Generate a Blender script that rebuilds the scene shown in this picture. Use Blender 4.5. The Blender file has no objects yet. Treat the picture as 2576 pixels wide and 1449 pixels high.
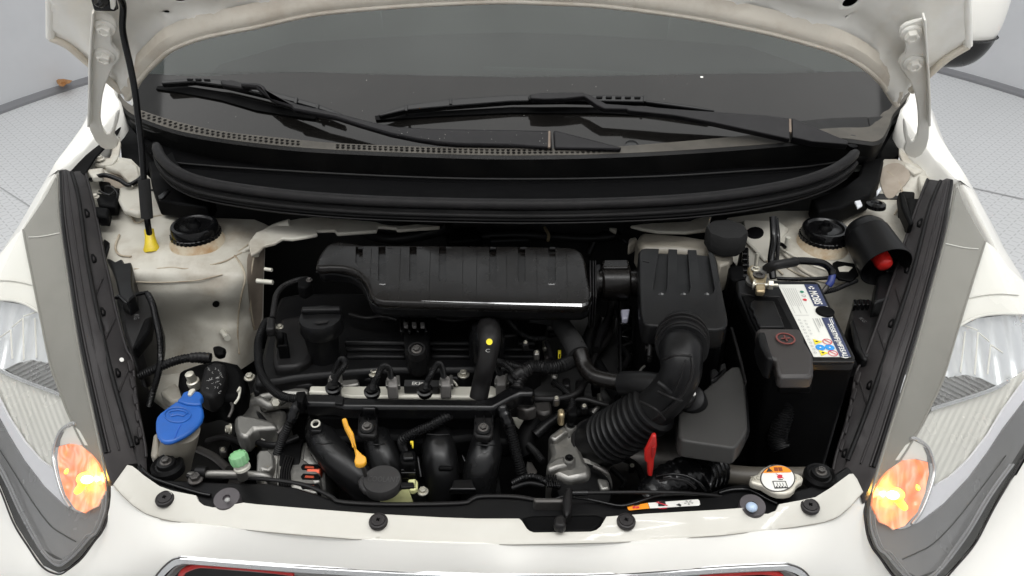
import bpy, bmesh, math, random
import numpy as np
from mathutils import Vector, Matrix
from mathutils.geometry import delaunay_2d_cdt
random.seed(7)
SC = bpy.context.scene
COL = SC.collection
PI = math.pi

# ------------------------------------------------------------------ camera
F = 2022.0                       # focal length in pixels of a 2576 px wide picture
CAM = np.array([0.0456, 0.0, 1.50])
_p, _y, _r = math.radians(33), math.radians(-1.564), math.radians(-0.074)
FW = np.array([math.sin(_y)*math.cos(_p), math.cos(_y)*math.cos(_p), -math.sin(_p)])
_rt = np.array([math.cos(_y), -math.sin(_y), 0.0]); _up = np.cross(_rt, FW)
RT = _rt*math.cos(_r)+_up*math.sin(_r); UP = -_rt*math.sin(_r)+_up*math.cos(_r)
cd = bpy.data.cameras.new('camera'); cam = bpy.data.objects.new('camera', cd); COL.objects.link(cam)
cam.matrix_world = Matrix(((RT[0], UP[0], -FW[0], CAM[0]), (RT[1], UP[1], -FW[1], CAM[1]), (RT[2], UP[2], -FW[2], CAM[2]), (0, 0, 0, 1)))
cd.sensor_width = 36; cd.lens = F/2576*36; cd.clip_start = .02; cd.clip_end = 60
SC.camera = cam

# ------------------------------------------------------------------ light
W = bpy.data.worlds.new('World'); SC.world = W; W.use_nodes = True
W.node_tree.nodes['Background'].inputs[0].default_value = (.95, .98, 1.0, 1)
W.node_tree.nodes['Background'].inputs[1].default_value = .72
def area(name, loc, target, sx, sy, e, col=(1, 1, 1)):
    l = bpy.data.lights.new(name, 'AREA'); l.shape = 'RECTANGLE'; l.size = sx; l.size_y = sy; l.energy = e; l.color = col
    o = bpy.data.objects.new(name, l); COL.objects.link(o); o.location = loc
    o.rotation_euler = (Vector(target)-Vector(loc)).to_track_quat('-Z', 'Y').to_euler(); return o
area('ceiling_lamp', (0, .45, 3.25), (0, .45, 0), 4.6, 3.7, 98, (1, .985, .96))
area('front_lamp', (0, -1.9, 2.35), (0, .8, .9), 3.6, 1.1, 112, (1, .985, .96))
area('tube_lamp_right', (.72, .10, 3.1), (.72, .101, 0), 1.7, .06, 11, (1, 1, 1))
area('tube_lamp_left', (-.95, .10, 3.1), (-.95, .101, 0), 1.5, .07, 5, (1, 1, 1))
SC.view_settings.view_transform = 'Standard'; SC.view_settings.look = 'None'
SC.view_settings.exposure = 0.30; SC.view_settings.gamma = 1

# ------------------------------------------------------------------ picture point -> place
def ray(px, py): return RT*((px-1288)/F)+UP*((724-py)/F)+FW
def Z(px, py, z):
    d = ray(px, py); return CAM+d*((z-CAM[2])/d[2])
def zp(z): return lambda px, py: Z(px, py, z)
def yp(y):
    def f(px, py):
        d = ray(px, py); return CAM+d*((y-CAM[1])/d[1])
    return f
def pl(p0, n, push=0):
    p0 = np.array(p0, float); n = np.array(n, float); n = n/np.linalg.norm(n)
    p0 = p0+n*push
    def f(px, py):
        d = ray(px, py); return CAM+d*(np.dot(p0-CAM, n)/np.dot(d, n))
    return f
def dep(P): return float(np.dot(np.array(P)-CAM, FW))
def m(px, P): return px*dep(P)/F          # pixels -> metres at the depth of P
class Surf:
    """smooth surface through points (px,py,z) (or (px,py,'y',y))"""
    def __init__(s, c):
        q = []; v = []
        for t in c:
            P = Z(t[0], t[1], t[2]) if len(t) == 3 else yp(t[3])(t[0], t[1])
            q.append((t[0]/1000, t[1]/1000)); v.append(1/dep(P))
        q = np.array(q); n = len(q); s.q = q
        r = np.linalg.norm(q[:, None]-q[None], axis=2); K = s.k(r)+np.eye(n)*1e-5
        A = np.zeros((n+3, n+3)); A[:n, :n] = K; A[:n, n] = 1; A[:n, n+1:] = q; A[n, :n] = 1; A[n+1:, :n] = q.T
        s.w = np.linalg.solve(A, np.array(v+[0, 0, 0]))
    def k(s, r): return np.where(r > 1e-9, r*r*np.log(np.maximum(r, 1e-9)), 0)
    def d(s, px, py):
        p = np.array([px/1000, py/1000]); r = np.linalg.norm(s.q-p, axis=1)
        return 1/float(s.k(r)@s.w[:-3]+s.w[-3]+p@s.w[-2:])
    def f(s, push=0, pf=None):
        def g(px, py):
            return CAM+ray(px, py)*(s.d(px, py)+push+(pf(px, py) if pf else 0))
        return g

def cr(pts, closed=False, n=4):
    pts = [np.array(p, float) for p in pts]; N = len(pts); out = []
    R = range(N if closed else N-1)
    for i in R:
        if closed: a, b, c, d = pts[i-1], pts[i], pts[(i+1) % N], pts[(i+2) % N]
        else: a, b, c, d = pts[max(i-1, 0)], pts[i], pts[i+1], pts[min(i+2, N-1)]
        for j in range(n):
            t = j/n
            out.append(.5*((2*b)+(c-a)*t+(2*a-5*b+4*c-d)*t*t+(-a+3*b-3*c+d)*t**3))
    if not closed: out.append(pts[-1])
    return out

def proj(P):
    d = np.array(P)-CAM; z = float(d@FW); return (1288+F*float(d@RT)/z, 724-F*float(d@UP)/z)
# ------------------------------------------------------------------ objects
def thing(name, label, cat, loc, group=None):
    o = bpy.data.objects.new(name, None); COL.objects.link(o); o.location = loc; o.empty_display_size = .1
    o['label'] = label; o['category'] = cat
    if group: o['group'] = group
    return o
MIR = []      # collects objects to be mirrored
def link(name, me, mat, parent=None, label=None, smooth=35):
    o = bpy.data.objects.new(name, me); COL.objects.link(o)
    if mat is not None:
        for k in (mat if isinstance(mat, (list, tuple)) else [mat]): me.materials.append(k)
    if smooth:
        me.polygons.foreach_set('use_smooth', [True]*len(me.polygons))
        try: me.set_sharp_from_angle(angle=math.radians(smooth))
        except Exception: pass
    if parent is not None:
        o.parent = parent
        L = Vector((0, 0, 0)); q = parent
        while q is not None: L += q.location; q = q.parent
        # meshes are written in place; shift so that the child keeps its place
        if L.length > 0: me.transform(Matrix.Translation(-L))
    if label: o['label'] = label
    return o
def frombm(name, bm, mat, parent=None, label=None, smooth=35, recalc=True):
    if recalc: bmesh.ops.recalc_face_normals(bm, faces=bm.faces)
    me = bpy.data.meshes.new(name); bm.to_mesh(me); bm.free()
    return link(name, me, mat, parent, label, smooth)
def bev(o, w, seg=2, ang=40):
    b = o.modifiers.new('bevel', 'BEVEL'); b.width = w; b.segments = seg; b.limit_method = 'ANGLE'; b.angle_limit = math.radians(ang)
    b.use_clamp_overlap = True
    return o
def prism_bm(bm, P, ext):
    P = [Vector(p) for p in P]; e = Vector(ext)
    a = [bm.verts.new(p) for p in P]; b = [bm.verts.new(p+e) for p in P]; n = len(P)
    bm.faces.new(a); bm.faces.new(b[::-1])
    for i in range(n): bm.faces.new((a[i], b[i], b[(i+1) % n], a[(i+1) % n]))
def slab(name, pts, f, h, mat, parent=None, bevel=.002, smooth=0, label=None, seg=2):
    """outline seen in the picture, laid on the surface f, given depth h (number = downwards, or a vector)"""
    if smooth: pts = cr(pts, True, smooth)
    bm = bmesh.new(); ext = (0, 0, -h) if not hasattr(h, '__len__') else h
    prism_bm(bm, [f(p[0], p[1]) for p in pts], ext)
    o = frombm(name, bm, mat, parent, label)
    if bevel: bev(o, bevel, seg)
    return o
def inpoly(x, y, P):
    c = False; n = len(P)
    for i in range(n):
        x1, y1 = P[i][0], P[i][1]; x2, y2 = P[i-1][0], P[i-1][1]
        if (y1 > y) != (y2 > y) and x < (x2-x1)*(y-y1)/(y2-y1)+x1: c = not c
    return c
def sheet(name, pts, f, mat, parent=None, step=25, thick=0, smooth=0, label=None, holes=(), bevel=0, sm=60):
    if smooth: pts = cr(pts, True, smooth)
    pts = [np.array(p[:2], float) for p in pts]
    V = []; E = []
    def ring(R):
        s = len(V)
        for i in range(len(R)):
            a, b = R[i], R[(i+1) % len(R)]; k = max(1, int(np.linalg.norm(b-a)/step))
            for j in range(k): V.append(a+(b-a)*j/k)
        n = len(V)-s
        for i in range(n): E.append((s+i, s+(i+1) % n))
    ring(pts)
    for h in holes: ring([np.array(q, float) for q in h])
    x0, y0 = np.min(pts, 0); x1, y1 = np.max(pts, 0)
    for iy, y in enumerate(np.arange(y0+step*.5, y1, step)):
        for x in np.arange(x0+(step*.5 if iy % 2 else step*.1), x1, step):
            if inpoly(x, y, pts) and not any(inpoly(x, y, h) for h in holes): V.append(np.array([x, y]))
    r = delaunay_2d_cdt([Vector(v) for v in V], E, [], 1 if not holes else 0, 1e-4)
    vs, fs = r[0], r[2]
    bm = bmesh.new(); bv = [bm.verts.new(f(v[0], v[1])) for v in vs]
    for t in fs:
        cx = sum(vs[i][0] for i in t)/3; cy = sum(vs[i][1] for i in t)/3
        if not inpoly(cx, cy, pts) or any(inpoly(cx, cy, h) for h in holes): continue
        try: fa = bm.faces.new([bv[i] for i in t])
        except ValueError: pass
    bmesh.ops.delete(bm, geom=[v for v in bm.verts if not v.link_faces], context='VERTS')
    bm.normal_update()
    # face the camera
    s = 0
    for fa in bm.faces: s += fa.normal.dot(Vector(CAM)-fa.calc_center_median())
    if s < 0: bmesh.ops.reverse_faces(bm, faces=bm.faces)
    o = frombm(name, bm, mat, parent, label, sm, recalc=False)
    if thick:
        k = o.modifiers.new('thick', 'SOLIDIFY'); k.thickness = thick; k.offset = -1
        if not bevel: k = o.modifiers.new('split', 'EDGE_SPLIT'); k.split_angle = math.radians(60)
    if bevel: bev(o, bevel, 2, 50)
    return o
def loft(name, lines, mat, parent=None, thick=0, label=None, n=0, sm=40):
    L = [cr(l, False, n) if n else l for l in lines]
    bm = bmesh.new(); G = [[bm.verts.new(Vector(p)) for p in l] for l in L]
    for i in range(len(G)-1):
        for j in range(len(G[0])-1):
            bm.faces.new((G[i][j], G[i][j+1], G[i+1][j+1], G[i+1][j]))
    o = frombm(name, bm, mat, parent, label, sm)
    if thick:
        k = o.modifiers.new('thick', 'SOLIDIFY'); k.thickness = thick; k.offset = 0
        k = o.modifiers.new('split', 'EDGE_SPLIT'); k.split_angle = math.radians(60)
    return o
def ZL(pts): return [Z(*p) if len(p) == 3 else yp(p[3])(p[0], p[1]) for p in pts]
def sweep_bm(bm, P, rf, seg=12, flat=1.0, caps=True, upv=(0, 0, 1)):
    P = [Vector(p) for p in P]; n = len(P); rings = []
    T = [(P[min(i+1, n-1)]-P[max(i-1, 0)]).normalized() for i in range(n)]
    N = Vector(upv)-T[0]*Vector(upv).dot(T[0])
    if N.length < 1e-3: N = Vector((1, 0, 0))-T[0]*T[0].x
    N.normalize()
    for i in range(n):
        N = N-T[i]*N.dot(T[i]); N.normalize(); B = T[i].cross(N); r = rf(i/(n-1)) if callable(rf) else rf
        rings.append([bm.verts.new(P[i]+N*(r*flat*math.cos(2*PI*k/seg))+B*(r*math.sin(2*PI*k/seg))) for k in range(seg)])
    for i in range(n-1):
        for k in range(seg):
            bm.faces.new((rings[i][k], rings[i][(k+1) % seg], rings[i+1][(k+1) % seg], rings[i+1][k]))
    if caps: bm.faces.new(rings[0][::-1]); bm.faces.new(rings[-1])
def tube3(name, P, r, mat, parent=None, seg=12, sub=5, flat=1.0, corr=0, amp=.14, label=None, sm=50):
    """P 3-D points; corr = rib pitch in metres for corrugated conduit"""
    P = cr(P, False, sub) if sub > 1 else P
    if corr:
        d = [0]
        for i in range(1, len(P)): d.append(d[-1]+float(np.linalg.norm(P[i]-P[i-1])))
        n = max(2, int(d[-1]/corr)); K = n*4; Q = []; R = []
        for k in range(K+1):
            s = d[-1]*k/K
            Q.append(np.array([np.interp(s, d, [p[c] for p in P]) for c in range(3)]))
        rr = r
        def rf(t):
            b = rr(t) if callable(rr) else rr
            return b*(1+amp if int(round(t*K)) % 4 in (1, 2) else 1-amp)
        bm = bmesh.new(); sweep_bm(bm, Q, rf, seg, flat)
        return frombm(name, bm, mat, parent, label, 30)
    bm = bmesh.new(); sweep_bm(bm, P, r, seg, flat)
    return frombm(name, bm, mat, parent, label, sm)
def tube(name, pts, rpx, mat, parent=None, **k):
    """pts (px,py,z), radius in pixels at the middle point"""
    P = ZL(pts); mm = m(1, P[len(P)//2])
    r = (lambda t: rpx(t)*mm) if callable(rpx) else rpx*mm
    if 'corrpx' in k: k['corr'] = k.pop('corrpx')*mm*.68; k['amp'] = k.get('amp', .12)*.75
    return tube3(name, P, r, mat, parent, **k)
def lathe(name, c, axis, prof, mat, parent=None, seg=28, label=None, sm=35, teeth=0, tamp=.05):
    """prof: (radius, height along axis) from centre c"""
    a = Vector(axis).normalized(); t = Vector((1, 0, 0)) if abs(a.x) < .9 else Vector((0, 1, 0))
    u = (t-a*t.dot(a)).normalized(); v = a.cross(u); c = Vector(c)
    bm = bmesh.new(); R = []
    for r, h in prof:
        if r < 1e-6: R.append([bm.verts.new(c+a*h)]); continue
        R.append([bm.verts.new(c+a*h+(u*math.cos(2*PI*k/seg)+v*math.sin(2*PI*k/seg))*(r*(1+(tamp if teeth and (k//2) % 2 else 0)))) for k in range(seg)])
    for i in range(len(R)-1):
        A, B = R[i], R[i+1]
        for k in range(seg):
            k2 = (k+1) % seg
            if len(A) == 1 and len(B) == 1: continue
            if len(A) == 1: bm.faces.new((A[0], B[k], B[k2]))
            elif len(B) == 1: bm.faces.new((A[k], B[0], A[k2]))
            else: bm.faces.new((A[k], B[k], B[k2], A[k2]))
    return frombm(name, bm, mat, parent, label, sm)
def box3(name, c, size, mat, parent=None, rot=0, tilt=0, bevel=.001, label=None):
    bm = bmesh.new(); bmesh.ops.create_cube(bm, size=1)
    M = Matrix.Translation(Vector(c)) @ Matrix.Rotation(rot, 4, 'Z') @ Matrix.Rotation(tilt, 4, 'X') @ Matrix.Diagonal((*size, 1))
    bm.transform(M); o = frombm(name, bm, mat, parent, label)
    if bevel: bev(o, bevel)
    return o
_boltmesh = {}
def bolt(c, r, mat, parent, axis=(0, 0, 1), h=None, name='bolt', washer=True):
    """flange bolt: washer, hex head with a dished top"""
    key = (round(r, 4), tuple(round(x, 2) for x in axis), mat.name, washer)
    h = h or r*.75
    if key not in _boltmesh:
        bm = bmesh.new(); a = Vector(axis).normalized(); t = Vector((1, 0, 0)); u = (t-a*t.dot(a)).normalized(); v = a.cross(u)
        def ring(rr, hh, n, ph=0): return [bm.verts.new(a*hh+(u*math.cos(2*PI*k/n+ph)+v*math.sin(2*PI*k/n+ph))*rr) for k in range(n)]
        def join(A, B):
            n = len(A)
            for k in range(n): bm.faces.new((A[k], A[(k+1) % n], B[(k+1) % n], B[k]))
        if washer:
            A = ring(r, -.001, 18); B = ring(r, h*.12, 18); Cc = ring(r*.9, h*.25, 18); D = ring(r*.72, h*.3, 18); join(A, B); join(B, Cc); join(Cc, D); bm.faces.new(D)
        E = ring(r*.66, h*.1, 6, .3); G = ring(r*.66, h*.92, 6, .3); H = ring(r*.58, h, 6, .3); I = ring(r*.4, h, 6, .3); J = ring(r*.34, h*.85, 6, .3)
        join(E, G); join(G, H); join(H, I); join(I, J); bm.faces.new(J)
        bmesh.ops.recalc_face_normals(bm, faces=bm.faces)
        me = bpy.data.meshes.new(name); bm.to_mesh(me); bm.free(); me.materials.append(mat)
        me.polygons.foreach_set('use_smooth', [True]*len(me.polygons)); me.set_sharp_from_angle(angle=math.radians(30))
        _boltmesh[key] = me
    o = bpy.data.objects.new(name, _boltmesh[key]); COL.objects.link(o)
    L = Vector((0, 0, 0)); q = parent
    while q is not None: L += q.location; q = q.parent
    o.parent = parent; o.location = Vector(c)-L
    return o
def boltp(px, py, z, rpx, mat, parent, **k):
    P = Z(px, py, z); return bolt(P, m(rpx, P), mat, parent, **k)
def cut(o, cutters):
    for c in cutters:
        b = o.modifiers.new('cut', 'BOOLEAN'); b.operation = 'DIFFERENCE'; b.object = c; b.solver = 'EXACT'
    bpy.context.view_layer.update()
    dg = bpy.context.evaluated_depsgraph_get()
    me = bpy.data.meshes.new_from_object(o.evaluated_get(dg)); o.modifiers.clear(); o.data = me
    me.polygons.foreach_set('use_smooth', [True]*len(me.polygons)); me.set_sharp_from_angle(angle=math.radians(35))
    for c in cutters: bpy.data.objects.remove(c, do_unlink=True)
    return o
def text(s, o3, xd, yd, h, mat, parent, name='lettering', width=None, ext=.0002, bold=0):
    """flat letters: o3 lower-left corner, xd reading direction, yd up direction"""
    cu = bpy.data.curves.new('t', 'FONT'); cu.body = s; cu.size = 1; cu.extrude = 0; cu.resolution_u = 2; cu.offset = bold
    to = bpy.data.objects.new('t', cu); COL.objects.link(to); bpy.context.view_layer.update()
    me = bpy.data.meshes.new_from_object(to); bpy.data.objects.remove(to, do_unlink=True)
    xs = [v.co.x for v in me.vertices]; ys = [v.co.y for v in me.vertices]
    w = max(xs)-min(xs); hh = max(ys)-min(ys)
    x = Vector(xd).normalized(); y = Vector(yd).normalized(); y = (y-x*x.dot(y)).normalized(); n = x.cross(y)
    sy = h/hh; sx = (width/w) if width else sy
    for v in me.vertices:
        v.co = Vector(o3)+x*((v.co.x-min(xs))*sx)+y*((v.co.y-min(ys))*sy)+n*ext
    return link(name, me, mat, parent, None, 0)
def flat(name, pts, f, mat, parent, lift=.0004, label=None):
    """printed patch lying on a surface"""
    P = [Vector(f(p[0], p[1])) for p in pts]
    n = (P[1]-P[0]).cross(P[2]-P[0]).normalized()
    if n.dot(Vector(CAM)-P[0]) < 0: n = -n
    bm = bmesh.new(); bm.faces.new([bm.verts.new(p+n*lift) for p in P])
    return frombm(name, bm, mat, parent, label, 0, recalc=False)
def ell(cx, cy, rx, ry=None, n=20, rot=0):
    ry = ry or rx
    return [(cx+rx*math.cos(2*PI*k/n)*math.cos(rot)-ry*math.sin(2*PI*k/n)*math.sin(rot), cy+rx*math.cos(2*PI*k/n)*math.sin(rot)+ry*math.sin(2*PI*k/n)*math.cos(rot)) for k in range(n)]
def band(line, w):
    """outline of a band of half-width w (number or list) round a picture line"""
    L = [np.array(p[:2], float) for p in line]; a = []; b = []
    for i, p in enumerate(L):
        t = L[min(i+1, len(L)-1)]-L[max(i-1, 0)]; t = t/np.linalg.norm(t); n = np.array([-t[1], t[0]])
        ww = w[i] if hasattr(w, '__len__') else w
        a.append(p+n*ww); b.append(p-n*ww)
    return a+b[::-1]

# ------------------------------------------------------------------ materials
def mat(name, c, rough=.5, metal=0, coat=0, spec=.5, dirt=None, dscale=6, damt=.5, bump=0, bscale=200, rvar=.08, alpha=None, trans=0, emis=None, estr=0, dpos=.45, ior=None, crough=.05):
    M = bpy.data.materials.new(name); M.use_nodes = True; nt = M.node_tree; N = nt.nodes; L = nt.links
    B = N['Principled BSDF']; B.inputs['Base Color'].default_value = (*c, 1); B.inputs['Roughness'].default_value = rough
    B.inputs['Metallic'].default_value = metal; B.inputs['Coat Weight'].default_value = coat; B.inputs['Coat Roughness'].default_value = crough
    B.inputs['Specular IOR Level'].default_value = spec; B.inputs['Transmission Weight'].default_value = trans
    if ior: B.inputs['IOR'].default_value = ior
    if emis: B.inputs['Emission Color'].default_value = (*emis, 1); B.inputs['Emission Strength'].default_value = estr
    if alpha is not None: B.inputs['Alpha'].default_value = alpha
    tc = N.new('ShaderNodeTexCoord')
    def noise(s, d=4, r=.6):
        n = N.new('ShaderNodeTexNoise'); n.inputs['Scale'].default_value = s; n.inputs['Detail'].default_value = d; n.inputs['Roughness'].default_value = r
        L.new(tc.outputs['Object'], n.inputs['Vector']); return n
    if dirt:
        n = noise(dscale, 6, .65); r = N.new('ShaderNodeMapRange'); r.inputs[1].default_value = dpos; r.inputs[2].default_value = dpos+.25; r.inputs[4].default_value = damt
        L.new(n.outputs[0], r.inputs[0]); x = N.new('ShaderNodeMix'); x.data_type = 'RGBA'
        x.inputs[6].default_value = (*c, 1); x.inputs[7].default_value = (*dirt, 1); L.new(r.outputs[0], x.inputs[0]); L.new(x.outputs[2], B.inputs['Base Color'])
    if rvar:
        n = noise(18, 3); r = N.new('ShaderNodeMapRange'); r.inputs[3].default_value = max(0, rough-rvar); r.inputs[4].default_value = min(1, rough+rvar)
        r.inputs[1].default_value = .3; r.inputs[2].default_value = .7
        L.new(n.outputs[0], r.inputs[0]); L.new(r.outputs[0], B.inputs['Roughness'])
    if bump:
        n = noise(bscale, 3); b = N.new('ShaderNodeBump'); b.inputs['Strength'].default_value = bump; b.inputs['Distance'].default_value = .001
        L.new(n.outputs[0], b.inputs['Height']); L.new(b.outputs[0], B.inputs['Normal'])
    return M
PAINT = mat('white_car_paint', (.82, .805, .755), .34, coat=.3, dirt=(.76, .74, .68), dscale=9, damt=.25, rvar=.03)
FLANGE = mat('bumper_flange_paint', (.50, .485, .435), .42, coat=.2, dirt=(.42, .40, .345), dscale=7, damt=.45, bump=.05, bscale=120)
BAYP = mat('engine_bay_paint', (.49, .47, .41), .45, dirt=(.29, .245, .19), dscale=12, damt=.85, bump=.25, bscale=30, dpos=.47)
HOODP = mat('hood_inner_paint', (.84, .825, .77), .42, dirt=(.66, .61, .51), dscale=5, damt=.6, bump=.08, bscale=40)
HEM = mat('dusty_hood_edge', (.68, .63, .54), .55, dirt=(.50, .42, .33), dscale=16, damt=.7)
RUSTP = mat('rust_stained_paint', (.55, .48, .36), .6, dirt=(.36, .20, .08), dscale=30, damt=.9, bump=.3, bscale=60)
PL = mat('black_plastic', (.0062, .0062, .0066), .36, spec=.17, dirt=(.008, .0078, .0075), dscale=20, damt=.6, bump=.12, bscale=420)
GREYD = mat('dim_grey_lettering', (.10, .10, .10), .5)
PLD = mat('deep_black_plastic', (.0018, .0018, .002), .6, spec=.08, rvar=.1)
PLG = mat('grey_black_plastic', (.009, .0086, .0088), .40, spec=.2, dirt=(.016, .015, .0145), dscale=15, damt=.6, bump=.15, bscale=380)
PLGL = mat('satin_black_plastic', (.004, .004, .0043), .20, spec=.32, rvar=.1)
COVER = mat('brown_black_plastic', (.0060, .0052, .0047), .27, spec=.24, rvar=.1, bump=.05, bscale=300)
RUB = mat('black_rubber', (.006, .0057, .006), .6, spec=.2, dirt=(.012, .0115, .011), dscale=25, damt=.5)
COWL = mat('cowl_plastic', (.008, .008, .008), .5, spec=.25, dirt=(.015, .014, .013), dscale=9, damt=.8, bump=.2, bscale=250)
COWLG = mat('dusty_cowl_plastic', (.070, .063, .052), .7, dirt=(.04, .037, .031), dscale=25, damt=.8)
GASK = mat('headlight_rubber_strip', (.020, .0175, .018), .5, spec=.3, dirt=(.036, .032, .031), dscale=9, damt=.6)
BRK = mat('headlight_bracket_plastic', (.015, .013, .0135), .5, spec=.3, dirt=(.027, .024, .0235), dscale=12, damt=.7, bump=.1, bscale=200)
ALU = mat('cast_aluminium', (.24, .235, .22), .42, metal=.8, dirt=(.20, .19, .17), dscale=35, damt=.7, bump=.4, bscale=240)
ALUB = mat('bright_aluminium', (.58, .565, .49), .42, metal=.15, dirt=(.5, .48, .42), dscale=20, damt=.5)
ZINC = mat('zinc_bolt_steel', (.52, .50, .43), .35, metal=.7, dirt=(.30, .28, .22), dscale=90, damt=.6)
DARKM = mat('dark_steel', (.10, .095, .09), .42, metal=.7, dirt=(.05, .04, .035), dscale=40, damt=.6)
BRASS = mat('yellow_zinc_clamp', (.52, .43, .27), .38, metal=.75, dirt=(.28, .19, .10), dscale=80, damt=.8)
CHROME = mat('chrome_reflector', (.80, .80, .80), .12, metal=1, rvar=.05)
SATCH = mat('satin_chrome', (.62, .63, .64), .25, metal=.8)
YEL = mat('yellow_plastic', (.66, .50, .02), .45, coat=.1, dirt=(.45, .32, .04), dscale=80, damt=.6)
DIPY = mat('orange_yellow_plastic', (.66, .32, .012), .42, coat=.1, dirt=(.45, .20, .02), dscale=70, damt=.6)
BLUE = mat('blue_plastic', (.005, .085, .36), .42, coat=.1, dirt=(.015, .065, .24), dscale=20, damt=.5)
RED = mat('red_plastic', (.50, .014, .010), .4, coat=.15, dirt=(.30, .012, .01), dscale=70, damt=.5)
GRN = mat('green_plastic', (.19, .42, .20), .55, dirt=(.25, .40, .25), dscale=60, damt=.5)
ORG = mat('orange_print', (.85, .28, .015), .5)
GLOSS = mat('highlight_facet_gloss', (.006, .006, .006), .10, spec=.7, rvar=.0)  # glossy black for the added highlight facets only
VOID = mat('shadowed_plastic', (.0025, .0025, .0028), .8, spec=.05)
WHT = mat('white_print', (.72, .71, .67), .5)
LBL = mat('label_white', (.66, .66, .61), .45)
NAVY = mat('navy_print', (.035, .045, .10), .4)
BLKP = mat('black_print', (.02, .02, .02), .5)
GREYP = mat('grey_print', (.30, .30, .29), .5)
REDP = mat('red_print', (.55, .03, .05), .5)
BLUP = mat('blue_print', (.02, .25, .62), .5)
YELP = mat('yellow_print', (.75, .62, .03), .5)
GRNP = mat('green_print', (.02, .20, .12), .5)
MILK = mat('milky_plastic', (.30, .275, .23), .4, trans=.1, dirt=(.20, .18, .14), dscale=25, damt=.6)
MILKY = mat('yellowed_plastic', (.62, .62, .30), .4, trans=.15)
FOAM = mat('black_foam', (.02, .02, .02), .9, spec=.2, bump=.6, bscale=300)
COPPER = mat('copper_winding', (.45, .07, .03), .4, metal=.5)
# ================================================================== setting
def shader_mix(name, tint, haze, hazecol, ior, rough=.03):
    M = bpy.data.materials.new(name); M.use_nodes = True; nt = M.node_tree; N = nt.nodes; L = nt.links
    N.remove(N['Principled BSDF']); out = N['Material Output']
    T = N.new('ShaderNodeBsdfTransparent'); T.inputs[0].default_value = (*tint, 1)
    D = N.new('ShaderNodeBsdfDiffuse'); D.inputs[0].default_value = (*hazecol, 1)
    G = N.new('ShaderNodeBsdfGlossy'); G.inputs['Roughness'].default_value = rough
    a = N.new('ShaderNodeMixShader'); b = N.new('ShaderNodeMixShader'); LW = N.new('ShaderNodeLayerWeight'); LW.inputs['Blend'].default_value = .5
    P5 = N.new('ShaderNodeMath'); P5.operation = 'POWER'; P5.inputs[1].default_value = 5; L.new(LW.outputs['Facing'], P5.inputs[0])
    f0 = ((ior-1)/(ior+1))**2; Fr = N.new('ShaderNodeMapRange'); Fr.inputs[3].default_value = f0*.85; Fr.inputs[4].default_value = 1; L.new(P5.outputs[0], Fr.inputs[0])
    tc = N.new('ShaderNodeTexCoord'); n = N.new('ShaderNodeTexNoise'); n.inputs['Scale'].default_value = 4; n.inputs['Detail'].default_value = 5
    L.new(tc.outputs['Object'], n.inputs['Vector']); r = N.new('ShaderNodeMapRange'); r.inputs[1].default_value = .3; r.inputs[2].default_value = .7
    r.inputs[3].default_value = haze*.6; r.inputs[4].default_value = haze*1.4; L.new(n.outputs[0], r.inputs[0]); L.new(r.outputs[0], a.inputs[0])
    L.new(T.outputs[0], a.inputs[1]); L.new(D.outputs[0], a.inputs[2]); L.new(Fr.outputs[0], b.inputs[0]); L.new(a.outputs[0], b.inputs[1]); L.new(G.outputs[0], b.inputs[2])
    L.new(b.outputs[0], out.inputs[0]); return M
LENSM = shader_mix('clear_headlight_lens', (.96, .96, .95), .06, (.8, .79, .74), 1.45, .04)
GLASSM = shader_mix('green_tinted_glass', (.32, .36, .34), .035, (.42, .45, .43), 1.52, .02)

# floor with an embossed tread pattern
FM = bpy.data.materials.new('embossed_floor'); FM.use_nodes = True
nt = FM.node_tree; N = nt.nodes; L = nt.links; B = N['Principled BSDF']; B.inputs['Roughness'].default_value = .45
tc = N.new('ShaderNodeTexCoord'); mp = N.new('ShaderNodeMapping'); mp.inputs['Rotation'].default_value = (0, 0, .78); mp.inputs['Scale'].default_value = (26, 26, 26)
L.new(tc.outputs['Object'], mp.inputs[0])
def mth(op, a, b=None):
    n = N.new('ShaderNodeMath'); n.operation = op
    for i, v in enumerate((a, b)):
        if v is None: continue
        if isinstance(v, (int, float)): n.inputs[i].default_value = v
        else: L.new(v, n.inputs[i])
    return n.outputs[0]
sx = N.new('ShaderNodeSeparateXYZ'); L.new(mp.outputs[0], sx.inputs[0])
def bar(ox, oy, wx, wy):
    fx = mth('ABSOLUTE', mth('SUBTRACT', mth('FRACT', mth('ADD', sx.outputs[0], ox)), .5)); fy = mth('ABSOLUTE', mth('SUBTRACT', mth('FRACT', mth('ADD', sx.outputs[1], oy)), .5))
    return mth('MULTIPLY', mth('LESS_THAN', fx, wx), mth('LESS_THAN', fy, wy))
h = mth('MAXIMUM', bar(0, 0, .3, .07), bar(.5, .5, .07, .3))
bp = N.new('ShaderNodeBump'); bp.inputs['Strength'].default_value = .55; bp.inputs['Distance'].default_value = .004; L.new(h, bp.inputs['Height']); L.new(bp.outputs[0], B.inputs['Normal'])
nz = N.new('ShaderNodeTexNoise'); nz.inputs['Scale'].default_value = 1.3; nz.inputs['Detail'].default_value = 6; L.new(tc.outputs['Object'], nz.inputs['Vector'])
mx = N.new('ShaderNodeMix'); mx.data_type = 'RGBA'; mx.inputs[6].default_value = (.63, .635, .635, 1); mx.inputs[7].default_value = (.74, .74, .745, 1); L.new(nz.outputs[0], mx.inputs[0])
mx2 = N.new('ShaderNodeMix'); mx2.data_type = 'RGBA'; mx2.inputs[7].default_value = (.38, .38, .38, 1); L.new(mth('MULTIPLY', h, .5), mx2.inputs[0]); L.new(mx.outputs[2], mx2.inputs[6]); L.new(mx2.outputs[2], B.inputs['Base Color'])
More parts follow.
